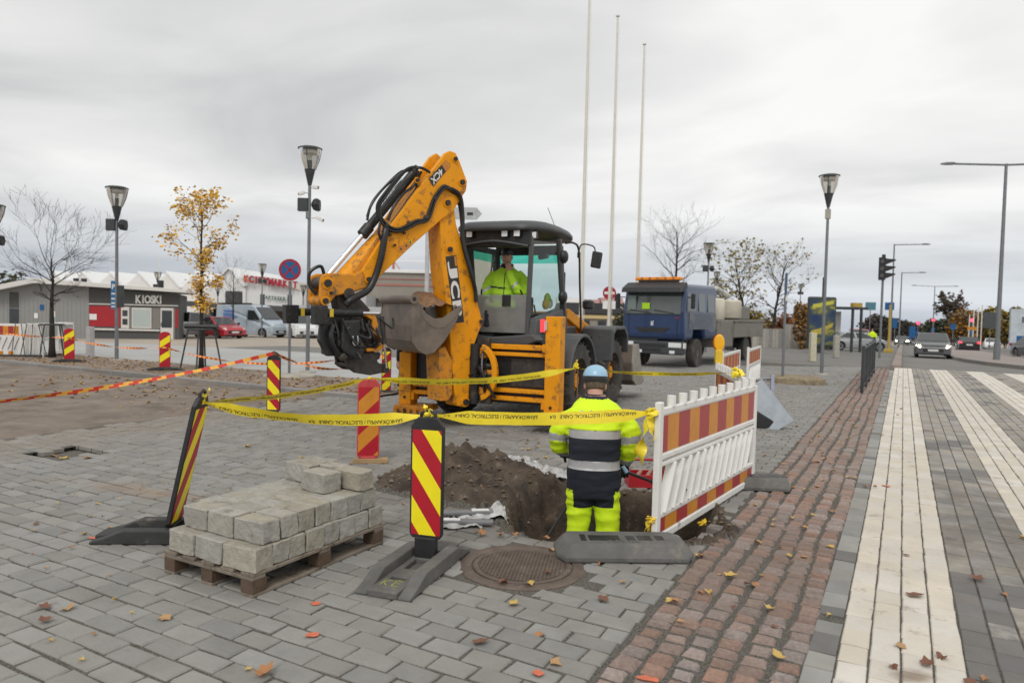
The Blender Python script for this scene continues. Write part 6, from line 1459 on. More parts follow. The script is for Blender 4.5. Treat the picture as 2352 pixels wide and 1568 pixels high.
L2 = park_lamp('tallest park lamp, carrying speakers and three white cameras, beside the round no stopping sign', (-13.83,14.0,0), 5.92, 1.50, R(28))
for (x, y, z, dx, dz, nm) in ((.10,0,4.86,.26,-.03,'camera'),(-.12,0,4.72,-.26,-.10,'camera'),(.20,0,4.07,.40,-.14,'camera')):
    MB().tube([(x*.3,0,z),(x,-.05,z+.02)], .016, 6).build('camera_arm', WPL, parent=L2); c = MB().obox((x,-.06,z+.02),(dx,-.10,z+.02+dz*.6), .10, .09).build(nm, WPL, parent=L2, bevel=.012)
    MB().obox((dx,-.10,z+.02+dz*.6),(dx+.01*(1 if dx > 0 else -1),-.10,z+.02+dz*.6),.05,.05).build('lens', BLK, parent=c)
MB().box((-.08,-.06,4.05),(.02,.06,4.25)).build('junction_box', GPOLE, parent=L2, bevel=.01)
L1 = [o for o in bpy.data.objects if o.name == 'park_lamp'][0]
MB().box((-.16,-.03,1.55),(-.01,-.01,2.38)).build('sign_plate', mat('sign_blue', (.03,.14,.32), .4), parent=L1)
vs, fs = text_geo('P', .20, bold=.02); MB().add([(x-.085, -.033, y+2.20) for x, y, z in vs], fs).build('lettering', WPL, parent=L1)
for z in (2.0,1.85,1.72,1.62): MB().box((-.14,-.033,z-.018),(-.03,-.031,z+.018)).build('sign_print', WPL, parent=L1)
MB().box((.02,-.06,1.6),(.2,.06,2.25)).build('meter_box', DPOLE, parent=L1, bevel=.02)
park_lamp('park lamp partly cut by the left picture edge, behind the barrier stack'.replace('picture ', ''), (-25.1,11.9,0), 4.72, 1.12, R(28))
L3 = park_lamp('tall park lamp on the right, between the railing and the zigzag barriers', (-2.19,24.27,-.01), 6.22, 0, 0)
MB().box((-.08,-.06,4.86),(.08,.06,5.16)).build('junction_box', CONC, parent=L3, bevel=.02); MB().box((-.075,-.03,2.42),(-.03,.03,3.05)).build('edge_on_sign', DPOLE, parent=L3)
park_lamp('park lamp with a dark box standing directly behind the blue truck', (-9.18,38.29,-.15), 5.8, 1.35, R(28), base=False)
park_lamp('smaller looking park lamp with a box, right of the one behind the truck', (-14.31,62.83,-.6), 6.3, 1.7, R(28), base=False)
park_lamp('faint park lamp far off, right of the two big trees', (-9.95,83.45,-1), 6.6, 1.0, R(28), base=False)
park_lamp('park lamp in the car park in front of the white store, over the white van', (-40.9,36.8,-.45), 5.3, 1.25, R(28))
park_lamp('thin distant park lamp left of the gabled store front', (-52.2,42.1,-.65), 4.2, 0, 0, base=False)
park_lamp('small park lamp showing above the kiosk roof', (-54.9,38.3,-.66), 5.1, 0, 0, base=False)
park_lamp('distant park lamp just left of the digger nose', (-45.7,45.65,-.6), 4.3, 0, 0, base=False)
# ---- no stopping sign
S = thing('road_sign', 'round blue no stopping sign with red rim and cross on a thin pole', 'road sign', (-13.1,12.65,.0), R(36))
MB().cyl((0,0,0),(0,0,2.86), .032, 10).build('pole', GPOLE, parent=S, smooth=True)
BLU = mat('sign_blue_round', (.006,.09,.26), .35, var=.05); REDS = mat('sign_red_round', (.32,.006,.02), .35, var=.05)
def disc(r0, r1, y, m, nm, n=40): MB().lathe([(0,r0),(0,r1)] if r0 else [(0,.001),(0,r1)], (0,y,2.62), (0,-1,0), n, cap=False).build(nm, m, parent=S)
MB().lathe([(0,.275),(.02,.275)], (0,-.035,2.62), (0,-1,0), 40).build('disc', WPL, parent=S)
disc(.205,.262,-.058,REDS,'rim_print'); disc(0,.205,-.0575,BLU,'blue_print')
for a in (45,135): MB().obox((math.cos(R(a))*.21,-.0585,2.62+math.sin(R(a))*.21),(-math.cos(R(a))*.21,-.0585,2.62-math.sin(R(a))*.21),.04,.002,ref=(0,1,0)).build('cross_bar', REDS, parent=S)
MB().lathe([(0,.60),(.06,.58),(.10,.50),(.11,.1)], n=24).build('base', CONC, parent=S, smooth=True)
for o in kids(S): 
    if o.name.startswith('base'): o.scale = (1.05,.8,1)
t = thing('utility_post', 'pale grey box shaped utility post standing in front of the kiosk corner', 'post', (-22.38,13.3,0), R(28)); MB().box((-.10,-.07,0),(.10,.07,.97)).build('body', mat('pale_grey_paint', (.42,.41,.42), .5, var=.08), parent=t, bevel=.01); MB().box((.035,-.075,.03),(.075,-.071,.93)).build('groove', CONC, parent=t)
# stack of barriers at the left edge
bp = thing('barrier_stack', 'stack of white slatted barriers standing on edge at the left by the bare tree', 'barriers', (-24.35,11.2,.03), R(36))
for k in range(9):
    x = 1.28+k*.055; fr = MB()
    for z in (.05,.5,.95): fr.box((x-.02,-.02,z),(x+.02,1.9,z+.06))
    fr.box((x-.02,-.03,.0),(x+.02,.03,1.02)); fr.box((x-.02,1.85,.0),(x+.02,1.9,1.02)); fr.build('stacked_barrier', WPL, parent=bp, bevel=.006)
b = MB()
b.box((-1.9,-.05,0),(1.25,-.02,1.0), mi=0)
b.build('front_barrier', [WPL], parent=bp, bevel=.005)
b = MB()
for k in range(10): b.box((-1.85+k*.29,-.054,.66),(-1.85+k*.29+.145,-.051,.93), mi=0); b.box((-1.85+k*.29+.145,-.054,.66),(-1.85+k*.29+.29,-.051,.93), mi=1); b.box((-1.85+k*.29,-.054,.05),(-1.85+k*.29+.145,-.051,.17), mi=1)
stuff(b.build('stripes', [REDB, ORA], parent=bp))
for k in range(17): MB().obox((-1.8+k*.17,-.056,.22),(-1.65+k*.17,-.056,.60),.004,.04,ref=(0,1,0)).build('slat_gap', CONC, parent=bp)
for k in range(5): MB().tube([(1.0+k*.16,-.12,1.0),(.9+k*.2+.2*math.sin(k*2),-.16,.02)], .012, 5).build('stay', BLK, parent=bp)
MB().box((-.9,-.2,0),(1.7,.5,.07)).build('rubber_feet_pile', RUBD, parent=bp, bevel=.02)

# ---- kiosk
KI = thing('kiosk', 'low grey kiosk with a white roof, red panel and pale lettering', 'kiosk', (-43.34,25.67,-.42), math.atan2(.527,.85))
KG = mat('kiosk_grey', (.26,.26,.25), .75, var=.03, vs=1, dirt=(.2,.2,.2), dirt_amt=.15, ds=.7); KD = mat('kiosk_dark', (.075,.075,.072), .7, var=.06, vs=1); KR = mat('kiosk_red', (.36,.012,.02), .5, var=.05, vs=1); KW = mat('kiosk_white', (.62,.60,.56), .6, var=.04); KBR = mat('kiosk_brown', (.20,.185,.165), .7, var=.05)
DKG = mat('dark_glazing', (.03,.035,.038), .12, var=.2, spec=.8); LTG = mat('blind_glazing', (.42,.47,.45), .25, var=.05, vs=1)
G = .07
def wallp(poly, y0, y1, nm, m, **k): return MB().prism(poly, y0, y1, lambda a, c, t: (a-.34*max(0, t-.2), t, c+G)).build(nm, m, parent=KI, **k)
wallp([(-6.6,-.1),(0.0,-.1),(0.0,3.02),(-2.86,3.20),(-6.6,2.32)], 0, .2, 'wall', KG)
wallp([(0.003,-.1),(5.36,-.1),(5.36,2.72),(0.003,3.01)], .02, .2, 'wall', KD)
wallp([(5.16,-.1),(5.36,-.1),(5.36,2.7),(5.16,2.7)], .2, 7.5, 'wall', KD); wallp([(-6.6,-.1),(-6.4,-.1),(-6.4,2.2),(-6.6,2.2)], .2, 7.5, 'wall', KG); wallp([(-6.6,-.1),(5.36,-.1),(5.36,2.6),(-6.6,2.6)], 7.5, 7.7, 'wall', KG)
wallp([(-7.0,2.20),(-2.86,3.17),(6.07,2.80),(6.07,3.00),(-2.86,3.47),(-7.0,2.52)], -.75, 8.2, 'roof', KW, bevel=.02)
for k in range(26): MB().box((-6.5+k*.25,-.004,.0),(-6.492+k*.25,.0,2.3)).build('board_joint', KD, parent=KI)
for (a, c, z0, z1, m, nm, y) in ((-4.65,-4.09,-.05,1.62,DKG,'dark_door',-.02),(-4.65,-4.09,1.66,2.62,KD,'door_panel',-.015),(.02,1.88,.66,1.90,KR,'red_panel',.0),(.02,4.22,.44,.55,KW,'sill',-.10),(.02,5.30,1.98,2.05,KW,'trim',-.06),(1.91,2.39,.58,1.88,KW,'hatch_frame',-.03),(2.40,2.56,.58,1.88,KBR,'infill',-.01),(2.56,3.72,.60,1.85,KW,'window_frame',-.05),(3.74,4.22,.60,1.85,KBR,'infill',-.01),(4.25,5.02,-.05,1.87,KW,'door',-.04),(5.12,5.28,.67,1.81,KR,'red_panel',-.0),(5.03,5.11,-.05,1.87,KBR,'infill',-.01)):
    o = MB().box((a,y,z0+G),(c,.05,z1+G)).build(nm, m, parent=KI, bevel=.01)
    if nm == 'window_frame': MB().box((2.63,y-.012,.70+G),(3.65,y-.002,1.76+G)).build('pane', LTG, parent=o)
    if nm == 'door': MB().box((4.34,y-.012,.67+G),(4.94,y-.002,1.72+G)).build('pane', DKG, parent=o); MB().box((4.30,y-.05,.75+G),(4.33,y-.002,.98+G)).build('handle', GPOLE, parent=o)
    if nm == 'hatch_frame':
        for z in (.80,1.32): MB().box((2.0,y-.012,z+G),(2.30,y-.002,z+.36+G)).build('pane', DKG, parent=o)
for (a, c, z0, z1, m) in ((-2.86,-2.63,1.58,1.90,BLU),(-2.27,-1.95,.85,1.51,WPL),(-3.19,-2.97,1.07,1.38,WPL),(.05,.48,1.06,1.41,WPL)): MB().box((a,-.035,z0+G),(c,-.025,z1+G)).build('notice', m, parent=KI)
MB().box((-2.25,-.037,.90+G),(-1.97,-.0355,1.15+G)).build('notice_print', mat('print_teal', (.12,.38,.48), .5), parent=KI)
for i, ch in enumerate('KIOSKI'):
    vs, fs = text_geo(ch, .66, bold=.04, depth=.03); xs = [v[0] for v in vs]; c = (max(xs)+min(xs))/2
    MB().add([((x-c)*.72+(2.95,3.22,3.49,3.78,4.05,4.26)[i], -.03-z, y+2.34+G) for x, y, z in vs], fs).build('letter', WPL, parent=KI)
for x in (-.6,-.1,3.2): MB().cyl((x-1.5 if x < 0 else x,2.5,3.1+G),(x-1.5 if x < 0 else x,2.5,3.62+G), .16, 10).build('roof_vent', BLK, parent=KI)
MB().box((3.0,1.8,3.05+G),(3.25,2.1,3.35+G)).build('roof_vent', BLK, parent=KI)
for x, h in ((2.75,4.6),(-1.0,4.7),(-8.0,4.4)): 
    t = tag(MB().cyl((0,0,0),(0,0,h+1.3), .035, 6).build('flagpole', WPL), 'thin white pole rising behind the kiosk roof, %s' % ('right one' if x > 0 else 'middle one' if x > -2 else 'left one'), 'flagpole', 'white poles behind the kiosk'); a = math.atan2(.527,.85); t.location = (-43.34+x*math.cos(a)-12*math.sin(a), 25.67+x*math.sin(a)+12*math.cos(a), -.6)
# ---- white gabled store
ST = thing('store', 'long white store with sawtooth gables, red letters and a dark canopy beyond the cars', 'store', (-78.67,65.21,-1.33), yaw)
def sp(poly, y0, y1, nm, m, par=None, **k): return MB().prism(poly, y0, y1, lambda a, c, t: (a, t, c)).build(nm, m, parent=par or ST, **k)
sp([(-2.4,0),(2.2,0),(2.2,5.7),(0,8.1),(-2.4,5.7)], 0, 20, 'gabled_bay', WHW)
sp([(2.2,0),(9.6,0),(9.6,5.2),(2.2,6.3)], .3, 20, 'wall', WHW); sp([(2.0,5.7),(-.02,8.02),(-.02,8.25),(2.35,5.85)], -.3, 20, 'roof_edge', mat('white_trim', (.80,.80,.80), .5)); sp([(-2.55,5.65),(-.02,8.25),(-.02,8.02),(-2.3,5.65)], -.3, 20, 'roof_edge', MT['white_trim'])
sp([(2.35,6.0),(9.4,5.1),(9.4,5.35),(4.5,7.1),(1.6,7.1)], .5, 20, 'roof_slope', mat('beige_roof', (.42,.38,.32), .8))
for k, (x, pk) in enumerate(((-6.3,7.6),(-10.2,7.5),(-14.1,7.4),(-18.0,7.3),(-21.9,7.3),(-25.8,7.2))): sp([(x-1.95,0),(x+1.95,0),(x+1.95,5.4),(x,pk),(x-1.95,5.4)], 4, 22, 'gabled_bay', WHW); sp([(x+1.9,5.4),(x+.0,pk),(x+.0,pk+.22),(x+2.1,5.5)], 3.7, 22, 'roof_edge', MT['white_trim'])
sp([(-4.4,0),(-2.4,0),(-2.4,5.2),(-4.4,5.2)], 1, 18, 'wall', WHW)
for x in (-.35,.0,.35): sp([(x-.12,3.6),(x+.12,3.6),(x+.12,4.9),(x-.12,4.9)], -.05, .0, 'window', DKG)
CP = mat('canopy_dark', (.06,.063,.065), .6, var=.1)
sp([(-3.2,3.0),(13.5,2.5),(13.5,3.05),(-3.2,3.6)], -9, -.1, 'canopy', CP)
for x in (-3.0,.9,4.5,7.5,10.8): sp([(x-.22,0),(x+.22,0),(x+.22,4.6 if x not in (.9,) else 3.2),(x-.22,4.6 if x not in (.9,) else 3.2)], -8.9, -8.5, 'pillar', CP)
sp([(3.0,3.4),(4.6,3.4),(4.6,4.9),(3.0,4.9)], -8.6, -7.4, 'plant_box', CP)
sp([(-2.9,0),(1.2,0),(1.2,3.0),(-2.9,3.0)], -.15, -.05, 'dark_entrance', mat('entrance_dark', (.05,.05,.055), .5)); sp([(-2.9,0),(-1.9,0),(-1.9,2.6),(-2.9,2.6)], -.4, -.2, 'entrance_pane', mat('blue_glazing', (.06,.10,.15), .2)); sp([(3.5,0),(13.5,0),(13.5,2.6),(3.5,2.6)], -.4, -.2, 'brick_wall', mat('beige_brick', (.36,.29,.22), .85, var=.1)); sp([(3.0,2.3),(5.2,2.25),(5.2,2.6),(3.0,2.65)], -.6, -.45, 'orange_band', mat('orange_band', (.60,.20,.06), .5))
for i, ch in enumerate('KCITYMARKET'):
    vs, fs = text_geo(ch, 1.2, bold=.04, depth=.08); xs = [v[0] for v in vs]; c = (max(xs)+min(xs))/2; xx = 2.45+i*.645
    MB().add([((x-c)*.75+xx, -.4-z*1.3, y+6.72-(xx-2.4)*.105) for x, y, z in vs], fs).build('letter', mat('letter_orange', (.62,.12,.05), .4) if i == 0 else mat('letter_red', (.42,.012,.05), .4), parent=ST)
for i, ch in enumerate('APTEEKKI'):
    vs, fs = text_geo(ch, .62, bold=.03, depth=.05); xs = [v[0] for v in vs]; c = (max(xs)+min(xs))/2; xx = 5.0+i*.40
    MB().add([((x-c)*.85+xx, -.2+.3-z-.15, y+4.35-(xx-5)*.06) for x, y, z in vs], fs).build('letter', mat('letter_green', (.05,.12,.09), .5), parent=ST)
# ---- canopy building seen between the digger's arm and boom
FS = thing('canopy_building', 'long beige and grey canopy roof with red steel posts beyond the digger', 'building', (-37.5,47.9,-.55), yaw)
def fp(a, c, z0, z1, y0, y1, nm, m, **k): return MB().box((a,y0,z0),(c,y1,z1)).build(nm, m, parent=FS, **k)
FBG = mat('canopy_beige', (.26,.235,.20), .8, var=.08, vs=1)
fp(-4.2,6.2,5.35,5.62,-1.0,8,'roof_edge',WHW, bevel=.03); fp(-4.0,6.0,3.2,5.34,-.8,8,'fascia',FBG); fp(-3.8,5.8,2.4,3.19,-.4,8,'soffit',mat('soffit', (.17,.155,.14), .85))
fp(-4.0,6.0,4.28,4.40,-.86,-.81,'red_band',mat('faded_red', (.42,.14,.11), .7)); fp(-4.0,6.0,4.82,4.87,-.86,-.81,'red_band',MT['faded_red'])
for x in (-2.2,-.35,2.9): fp(x-.09,x+.09,5.6,7.6 if x > -1 else 6.6,1.0,1.2,'red_post',mat('red_post', (.38,.11,.06), .6))
fp(-2.2,3.0,6.45,6.53,1.05,1.12,'rail',WHW); MB().obox((-.35,1.1,6.5),(.3,1.1,5.6),.06,.06).build('brace', MT['red_post'], parent=FS)
fp(-6.0,-1.4,2.5,3.3,-5,-1,'low_box',mat('pale_grey_clad', (.42,.42,.42), .6)); fp(-6.5,1.2,2.0,2.48,-6,-1,'low_roof',MT['pale_grey_clad'])
for x in (-5.5,-2.2,.8): fp(x-.12,x+.12,0,2.0,-4.5,-4.2,'pillar',MT['red_post'])
fp(-8.0,5.0,0,2.0,-.6,0,'back_wall',mat('blueish_wall', (.33,.37,.40), .6))
t = thing('sign_pole', 'tall pale steel pole with a white arrow sign, seen just behind the digger boom', 'sign pole', (-14.06,19.66,0), yaw)
MB().cyl((0,0,0),(0,0,5.35), .075, 12).build('pole', mat('pale_pole', (.50,.50,.50), .4, metal=.3), parent=t, smooth=True)
MB().prism([(.15,4.78),(1.62,4.78),(1.80,4.98),(1.62,5.18),(.15,5.18)], -.03, .0, lambda a, c, q: (a, q, c)).build('arrow_board', mat('sign_grey', (.42,.43,.43), .5), parent=t); MB().box((1.30,-.036,4.92),(1.50,-.031,5.02)).build('sign_print', BLK, parent=t)
# ---- low dark roofed building, no entry sign and shrubs behind the mirror of the digger
DB = thing('low_building', 'low building with dark roof between the digger and the blue truck', 'building', (-26,65.6,-.75), yaw)
MB().prism([(-4.5,2.6),(4.5,2.6),(4.1,3.6),(-4.1,3.6)], -1.2, 5, lambda a, c, q: (a, q, c)).build('roof', mat('dark_roof', (.045,.045,.048), .8), parent=DB); MB().box((-4.2,-.8,0),(4.2,5,2.6)).build('wall', FBG, parent=DB); MB().box((-4.3,-1.0,2.1),(2.5,-.85,2.45)).build('sign_band', mat('yellow_band', (.60,.45,.22), .6), parent=DB); MB().obox((1.3,-1.22,3.55),(2.2,-1.22,2.9),.1,.03,ref=(0,1,0)).build('roof_light', CONC, parent=DB)
for x in (-3.2,-1.6,0,1.6,3.2): MB().box((x-.4,-.85,.9),(x+.4,-.80,1.9)).build('window', DKG, parent=DB)
t = thing('building_block', 'distant pale red and white houses above the dark roof', 'building', (-36,92,-1.2), yaw); 
for k, (x, w_, h, m) in enumerate(((-5,3,5.2,WHW),(-2,2.6,5.0,mat('pale_red_wall', (.50,.30,.27), .8)),(1,3,5.3,MT['pale_red_wall']),(4.2,3,4.8,WHW))): MB().box((x-w_/2,0,0),(x+w_/2,4,h)).build('house_front', m, parent=t)
NE = thing('road_sign', 'round red and white sign on a pole just left of the blue truck', 'road sign', (-16.3,42.4,-.25), yaw); MB().cyl((0,0,0),(0,0,3.6), .04, 8).build('pole', GPOLE, parent=NE); MB().lathe([(0,.42),(.02,.42)], (0,-.05,3.35), (0,-1,0), 24).build('disc', REDS, parent=NE)
MB().box((-.32,-.075,3.27),(.32,-.072,3.43)).build('bar_print', WPL, parent=NE); MB().box((-.40,-.06,2.35),(.40,-.04,2.85)).build('plate', WPL, parent=NE); t = MB().box((.35,.0,2.6),(.60,.12,3.3)).build('signal_back', BLK, parent=NE, bevel=.05)
bush('bush', 'dark shrub under the round red and white sign left of the truck', (-15.9,43.4,-.3), .9, .7, 2.4, 900, DKB, 15, .09)
# ---- flagpoles
for k, (x, y, h, w_) in enumerate(((-8.91,20.77,12.3,'left'),(-9.03,23.55,11.95,'middle'),(-9.02,26.4,11.95,'right'))):
    F = thing('flagpole', '%s one of the three tall white flagpoles behind the digger cab' % w_, 'flagpole', (x, y, 0), 0, 'tall white flagpoles'); MB().cyl((0,0,.0),(0,0,h), .072, 14, r2=.032).build('mast', mat('flagpole_white', (.66,.63,.56), .4, var=.04), parent=F, smooth=True); MB().lathe([(h,.03),(h+.015,.07),(h+.05,.07),(h+.07,.02)], n=12).build('finial', MT['flagpole_white'], parent=F, smooth=True); MB().cyl((0,0,0),(0,0,.5), .11, 12).build('socket', GPOLE, parent=F); MB().tube([(.1,0,1.2),(.07,0,h-.2)], .006, 4).build('halyard', WPL, parent=F)
# ------------------------------------------------------------------ vehicles
TYR2 = mat('car_tyre', (.022,.022,.022), .8, var=.2); ALLOY = mat('alloy_rim', (.36,.37,.38), .3, metal=.7, var=.1); WIN = mat('car_window', (.025,.03,.033), .06, var=.1, spec=.9)
TRIM = mat('car_trim', (.02,.02,.021), .5, var=.2); HLC = mat('headlamp_glass', (.70,.72,.72), .12, var=.08); HLON = mat('headlamp_lit', (1,.95,.75), .3, emit=(1,.88,.60), es=30.0); TLG = mat('rear_lamp', (.40,.01,.015), .2, var=.1); TLON = mat('rear_lamp_lit', (.6,.02,.03), .3, emit=(1,.06,.09), es=1.6)
PLT = mat('number_plate', (.70,.70,.68), .5, var=.05)
SHAPES = {   # lower body outline (x along, z), glasshouse (x0,x1,x2,x3,zbelt,ztop), wheel x, wheel r
 'hatch': dict(L=4.3, W=1.78, low=[(-2.12,.28),(-2.15,.75),(-2.08,.92),(-1.2,.96),(.95,.93),(1.9,.76),(2.12,.60),(2.15,.30)], gh=(-2.0,-1.55,.25,1.15,.92,1.46), wx=(-1.3,1.32), wr=.315),
 'estate': dict(L=4.7, W=1.82, low=[(-2.32,.28),(-2.36,.78),(-2.28,.95),(-1.2,.97),(1.05,.93),(2.1,.76),(2.33,.58),(2.36,.28)], gh=(-2.25,-1.9,.2,1.15,.94,1.45), wx=(-1.4,1.42), wr=.325),
 'sedan': dict(L=4.8, W=1.86, low=[(-2.38,.28),(-2.40,.85),(-2.30,1.0),(-1.4,1.02),(1.05,.96),(2.15,.78),(2.36,.60),(2.40,.26)], gh=(-1.75,-1.0,.25,1.25,.96,1.44), wx=(-1.42,1.45), wr=.33),
 'pickup': dict(L=5.2, W=1.85, low=[(-2.6,.45),(-2.62,1.08),(-.75,1.08),(-.7,1.10),(1.3,1.06),(2.4,.98),(2.58,.80),(2.6,.40)], gh=(-.75,-.6,.75,1.45,1.06,1.74), wx=(-1.6,1.6), wr=.37),
 'van': dict(L=5.4, W=2.05, low=[(-2.68,.35),(-2.70,2.2),(-2.60,2.36),(.55,2.40),(1.0,2.26),(1.95,1.30),(2.5,1.05),(2.68,.80),(2.70,.32)], gh=None, wx=(-1.75,1.8), wr=.34),
 'minibus': dict(L=4.8, W=1.9, low=[(-2.38,.32),(-2.40,1.05),(1.3,1.02),(2.1,.95),(2.36,.70),(2.40,.3)], gh=(-2.36,-2.25,.9,1.75,1.0,1.90), wx=(-1.5,1.5), wr=.33)}
def arch(low, wx, wr):
    """outline closed underneath with wheel arches"""
    out_ = list(low); zb = low[-1][1]
    for x in sorted(wx, reverse=True):
        for k in range(9): a = PI*k/8; out_.append((x+math.cos(a)*(wr+.06), max(zb-.06, .0)+0*a + (math.sin(a)*(wr+.06)+wr-zb+.06 if True else 0) if math.sin(a)*(wr+.06)+wr > zb-.06 else zb-.06))
    return out_
def arch2(low, wx, wr):
    out_ = list(low); zb = .20
    out_.append((low[-1][0]-.05, zb))
    for x in sorted(wx, reverse=True):
        for k in range(9):
            a = PI*k/8; z = wr+math.sin(a)*(wr+.06); out_.append((x+math.cos(a)*(wr+.06), max(zb, z if k not in (0, 8) else zb)))
    out_.append((low[0][0]+.05, zb)); return out_
def car(name, label, kind, paint, loc, rz, group=None, lit=False, rear_lit=False, cat='car', scale=1, deco=None):
    S = SHAPES[kind]; T = thing(name, label, cat, loc, rz, group); T.scale = (scale,)*3     # local x forward
    hw = S['W']/2; P = arch2(S['low'], S['wx'], S['wr'])
    def f(a, c, t):
        k = max(0, c-.55)*.09 if kind != 'van' else max(0, c-1.0)*.10
        e_ = abs(a)/(S['L']/2); nar = 1-.10*max(0, e_-.72)/.28
        return (a, t*(1-k)*nar, c)
    b = MB(); ts = [-hw, -hw*.5, 0, hw*.5, hw]
    b.prism(P, -hw, hw, f); b.build('body', paint, parent=T, bevel=.05, seg=3)
    fx, rx = S['low'][-2][0], S['low'][0][0]
    if S['gh']:
        x0, x1, x2, x3, zb, zt = S['gh']; n1 = 1-.055; n2 = .79
        bw_, tw_ = hw*n1, hw*n2
        b = MB(); v = [(x0,-bw_,zb-.03),(x3,-bw_,zb-.03),(x3,bw_,zb-.03),(x0,bw_,zb-.03),(x1,-tw_,zt-.03),(x2,-tw_,zt-.03),(x2,tw_,zt-.03),(x1,tw_,zt-.03)]
        b.add(v, [(0,1,5,4),(1,2,6,5),(2,3,7,6),(3,0,4,7),(4,5,6,7)]); b.build('roof', paint, parent=T, bevel=.05, seg=3)
        def lerp(p, q, s): return tuple(p[i]+(q[i]-p[i])*s for i in range(3))
        def pane(A, B, Cc, Dd, nm, m0=.08, m1=.12, off=.012):
            A, B, Cc, Dd = [Vector(p) for p in (A, B, Cc, Dd)]; nn = (B-A).cross(Dd-A).normalized(); c = (A+B+Cc+Dd)/4
            q = [c+(p-c)*.86 for p in (A, B, Cc, Dd)]; o_ = nn*off*(1 if nn.dot(c-Vector((0,0,zb-.5))) > 0 else -1)
            MB().add([p+o_ for p in q], [(0,1,2,3)]).build(nm, WIN, parent=T)
        pane(v[1], v[2], v[6], v[5], 'windscreen'); pane(v[3], v[0], v[4], v[7], 'rear_window')
        for s in (0, 1):
            i = (0,1,5,4) if s == 0 else (3,2,6,7); a_, b2_, c_, d_ = [v[k] for k in i]; m1 = lerp(a_, b2_, .5); m2 = lerp(d_, c_, .5)
            pane(a_, m1, m2, d_, 'side_window'); pane(m1, b2_, c_, m2, 'side_window')
    else:       # van: windscreen on the sloping front, cab window on each side
        MB().quad((1.02,-.80,2.20),(1.90,-.86,1.36),(1.90,.86,1.36),(1.02,.80,2.20)).map(lambda x,y,z: (x+.05, y, z+.045)).build('windscreen', WIN, parent=T)
        for s in (-1, 1): MB().add([(.45,s*hw*.955,1.32),(1.62,s*hw*.955,1.32),(1.05,s*hw*.885,1.98),(.45,s*hw*.885,2.02)], [(0,1,2,3)]).map(lambda x,y,z,s=s: (x, y+s*.045, z)).build('side_window', WIN, parent=T)
        for s in (-1, 1): MB().box((.36,s*hw*.97 if s > 0 else -hw*.97-.012,.5),(.375,s*hw*.97+.012 if s > 0 else -hw*.97,1.95)).build('door_seam', TRIM, parent=T)
        MB().box((-2.2,-.75,2.40),(-2.1,.75,2.52)).build('roof_bar', TRIM, parent=T); MB().box((-.8,-.75,2.42),(-.7,.75,2.54)).build('roof_bar', TRIM, parent=T)
    for x in S['wx']:
        for s in (-1, 1):
            w_ = MB().lathe([(-.10,S['wr']*.62),(-.10,S['wr']*.95),(-.07,S['wr']),(.07,S['wr']),(.10,S['wr']*.95),(.10,S['wr']*.62)], (0,0,0), (0,s,0), 24).build('wheel', TYR2, parent=T, smooth=True); w_.location = (x, s*(hw-.13), S['wr'])
            MB().lathe([(.10,S['wr']*.64),(.104,S['wr']*.60),(.09,S['wr']*.2),(.10,0.01)], (0,0,0), (0,s,0), 14).build('rim', ALLOY, parent=w_)
    for s in (-1, 1):
        hl = MB().rings([[(fx-.28+a, s*(hw*.80+c_*.5*1), .68+z) for a, c_, z in ((0,-.18,-.06),(.02,.20,-.05),(-.06,.24,.05),(-.03,-.16,.06))], [(fx-.02+a, s*(hw*.78+c_*.5), .67+z) for a, c_, z in ((0,-.18,-.07),(-.12,.16,-.05),(-.16,.20,.05),(-.05,-.16,.06))]]).map(lambda x,y,z: (x+.045, y, z+(.30 if kind in ('van','pickup') else 0)+ (.0))).build('headlight', HLON if lit else HLC, parent=T)
        MB().box((rx-.03,s*hw*.80-.14,.80),(rx+.04,s*hw*.80+.14,.98)).build('tail_light', TLON if rear_lit else TLG, parent=T, bevel=.02)
        MB().rings([ell_ring((S['gh'][3]-.25) if S['gh'] else 1.35, s*(hw+.08), (S['gh'][4] if S['gh'] else 1.35)+.06+z, .07, .10, 10) for z in (-.06,.08)]).build('mirror', TRIM, parent=T)
    fx2 = S['low'][-1][0]
    MB().box((fx2-.10,-hw*.55,.36),(fx2+.012,hw*.55,.56)).build('grille', TRIM, parent=T, bevel=.02); MB().box((fx2-.2,-hw*.80,.22),(fx2+.0,hw*.80,.31)).build('lower_intake', TRIM, parent=T, bevel=.02)
    MB().box((fx2+.013,-.26,.40),(fx2+.02,.26,.51)).build('number_plate', PLT, parent=T); MB().box((rx-.045,-.26,.62),(rx-.035,.26,.74)).build('number_plate', PLT, parent=T)
    if deco: deco(T)
    return T
PSIL = mat('paint_silver', (.36,.37,.38), .3, metal=.5, var=.04); PWHT = mat('paint_white', (.68,.69,.69), .35, var=.04); PRED = mat('paint_red', (.40,.012,.025), .28, var=.05, coat=.4); PBLK = mat('paint_black', (.014,.014,.016), .22, var=.1, coat=.5); PGRY = mat('paint_grey', (.075,.078,.08), .3, metal=.4, var=.08, coat=.4); PLBL = mat('paint_pale_blue', (.42,.49,.55), .35, metal=.1, var=.05, dirt=(.28,.28,.27), dirt_amt=.3, ds=1)
GZ = lambda x, y: gz(x, y)-.075
vd = yaw
car('pickup_truck', 'silver pickup with a black bumper parked at the right end of the kiosk', 'pickup', PSIL, (-42.3,32.0,GZ(-42,32)+.02), vd+R(58), 'cars parked in front of the store', rear_lit=False)
car('parked_car', 'red car with pale headlamps parked between the kiosk and the white van', 'hatch', PRED, (-41.1,33.2,GZ(-41,33)), vd-R(38), 'cars parked in front of the store')
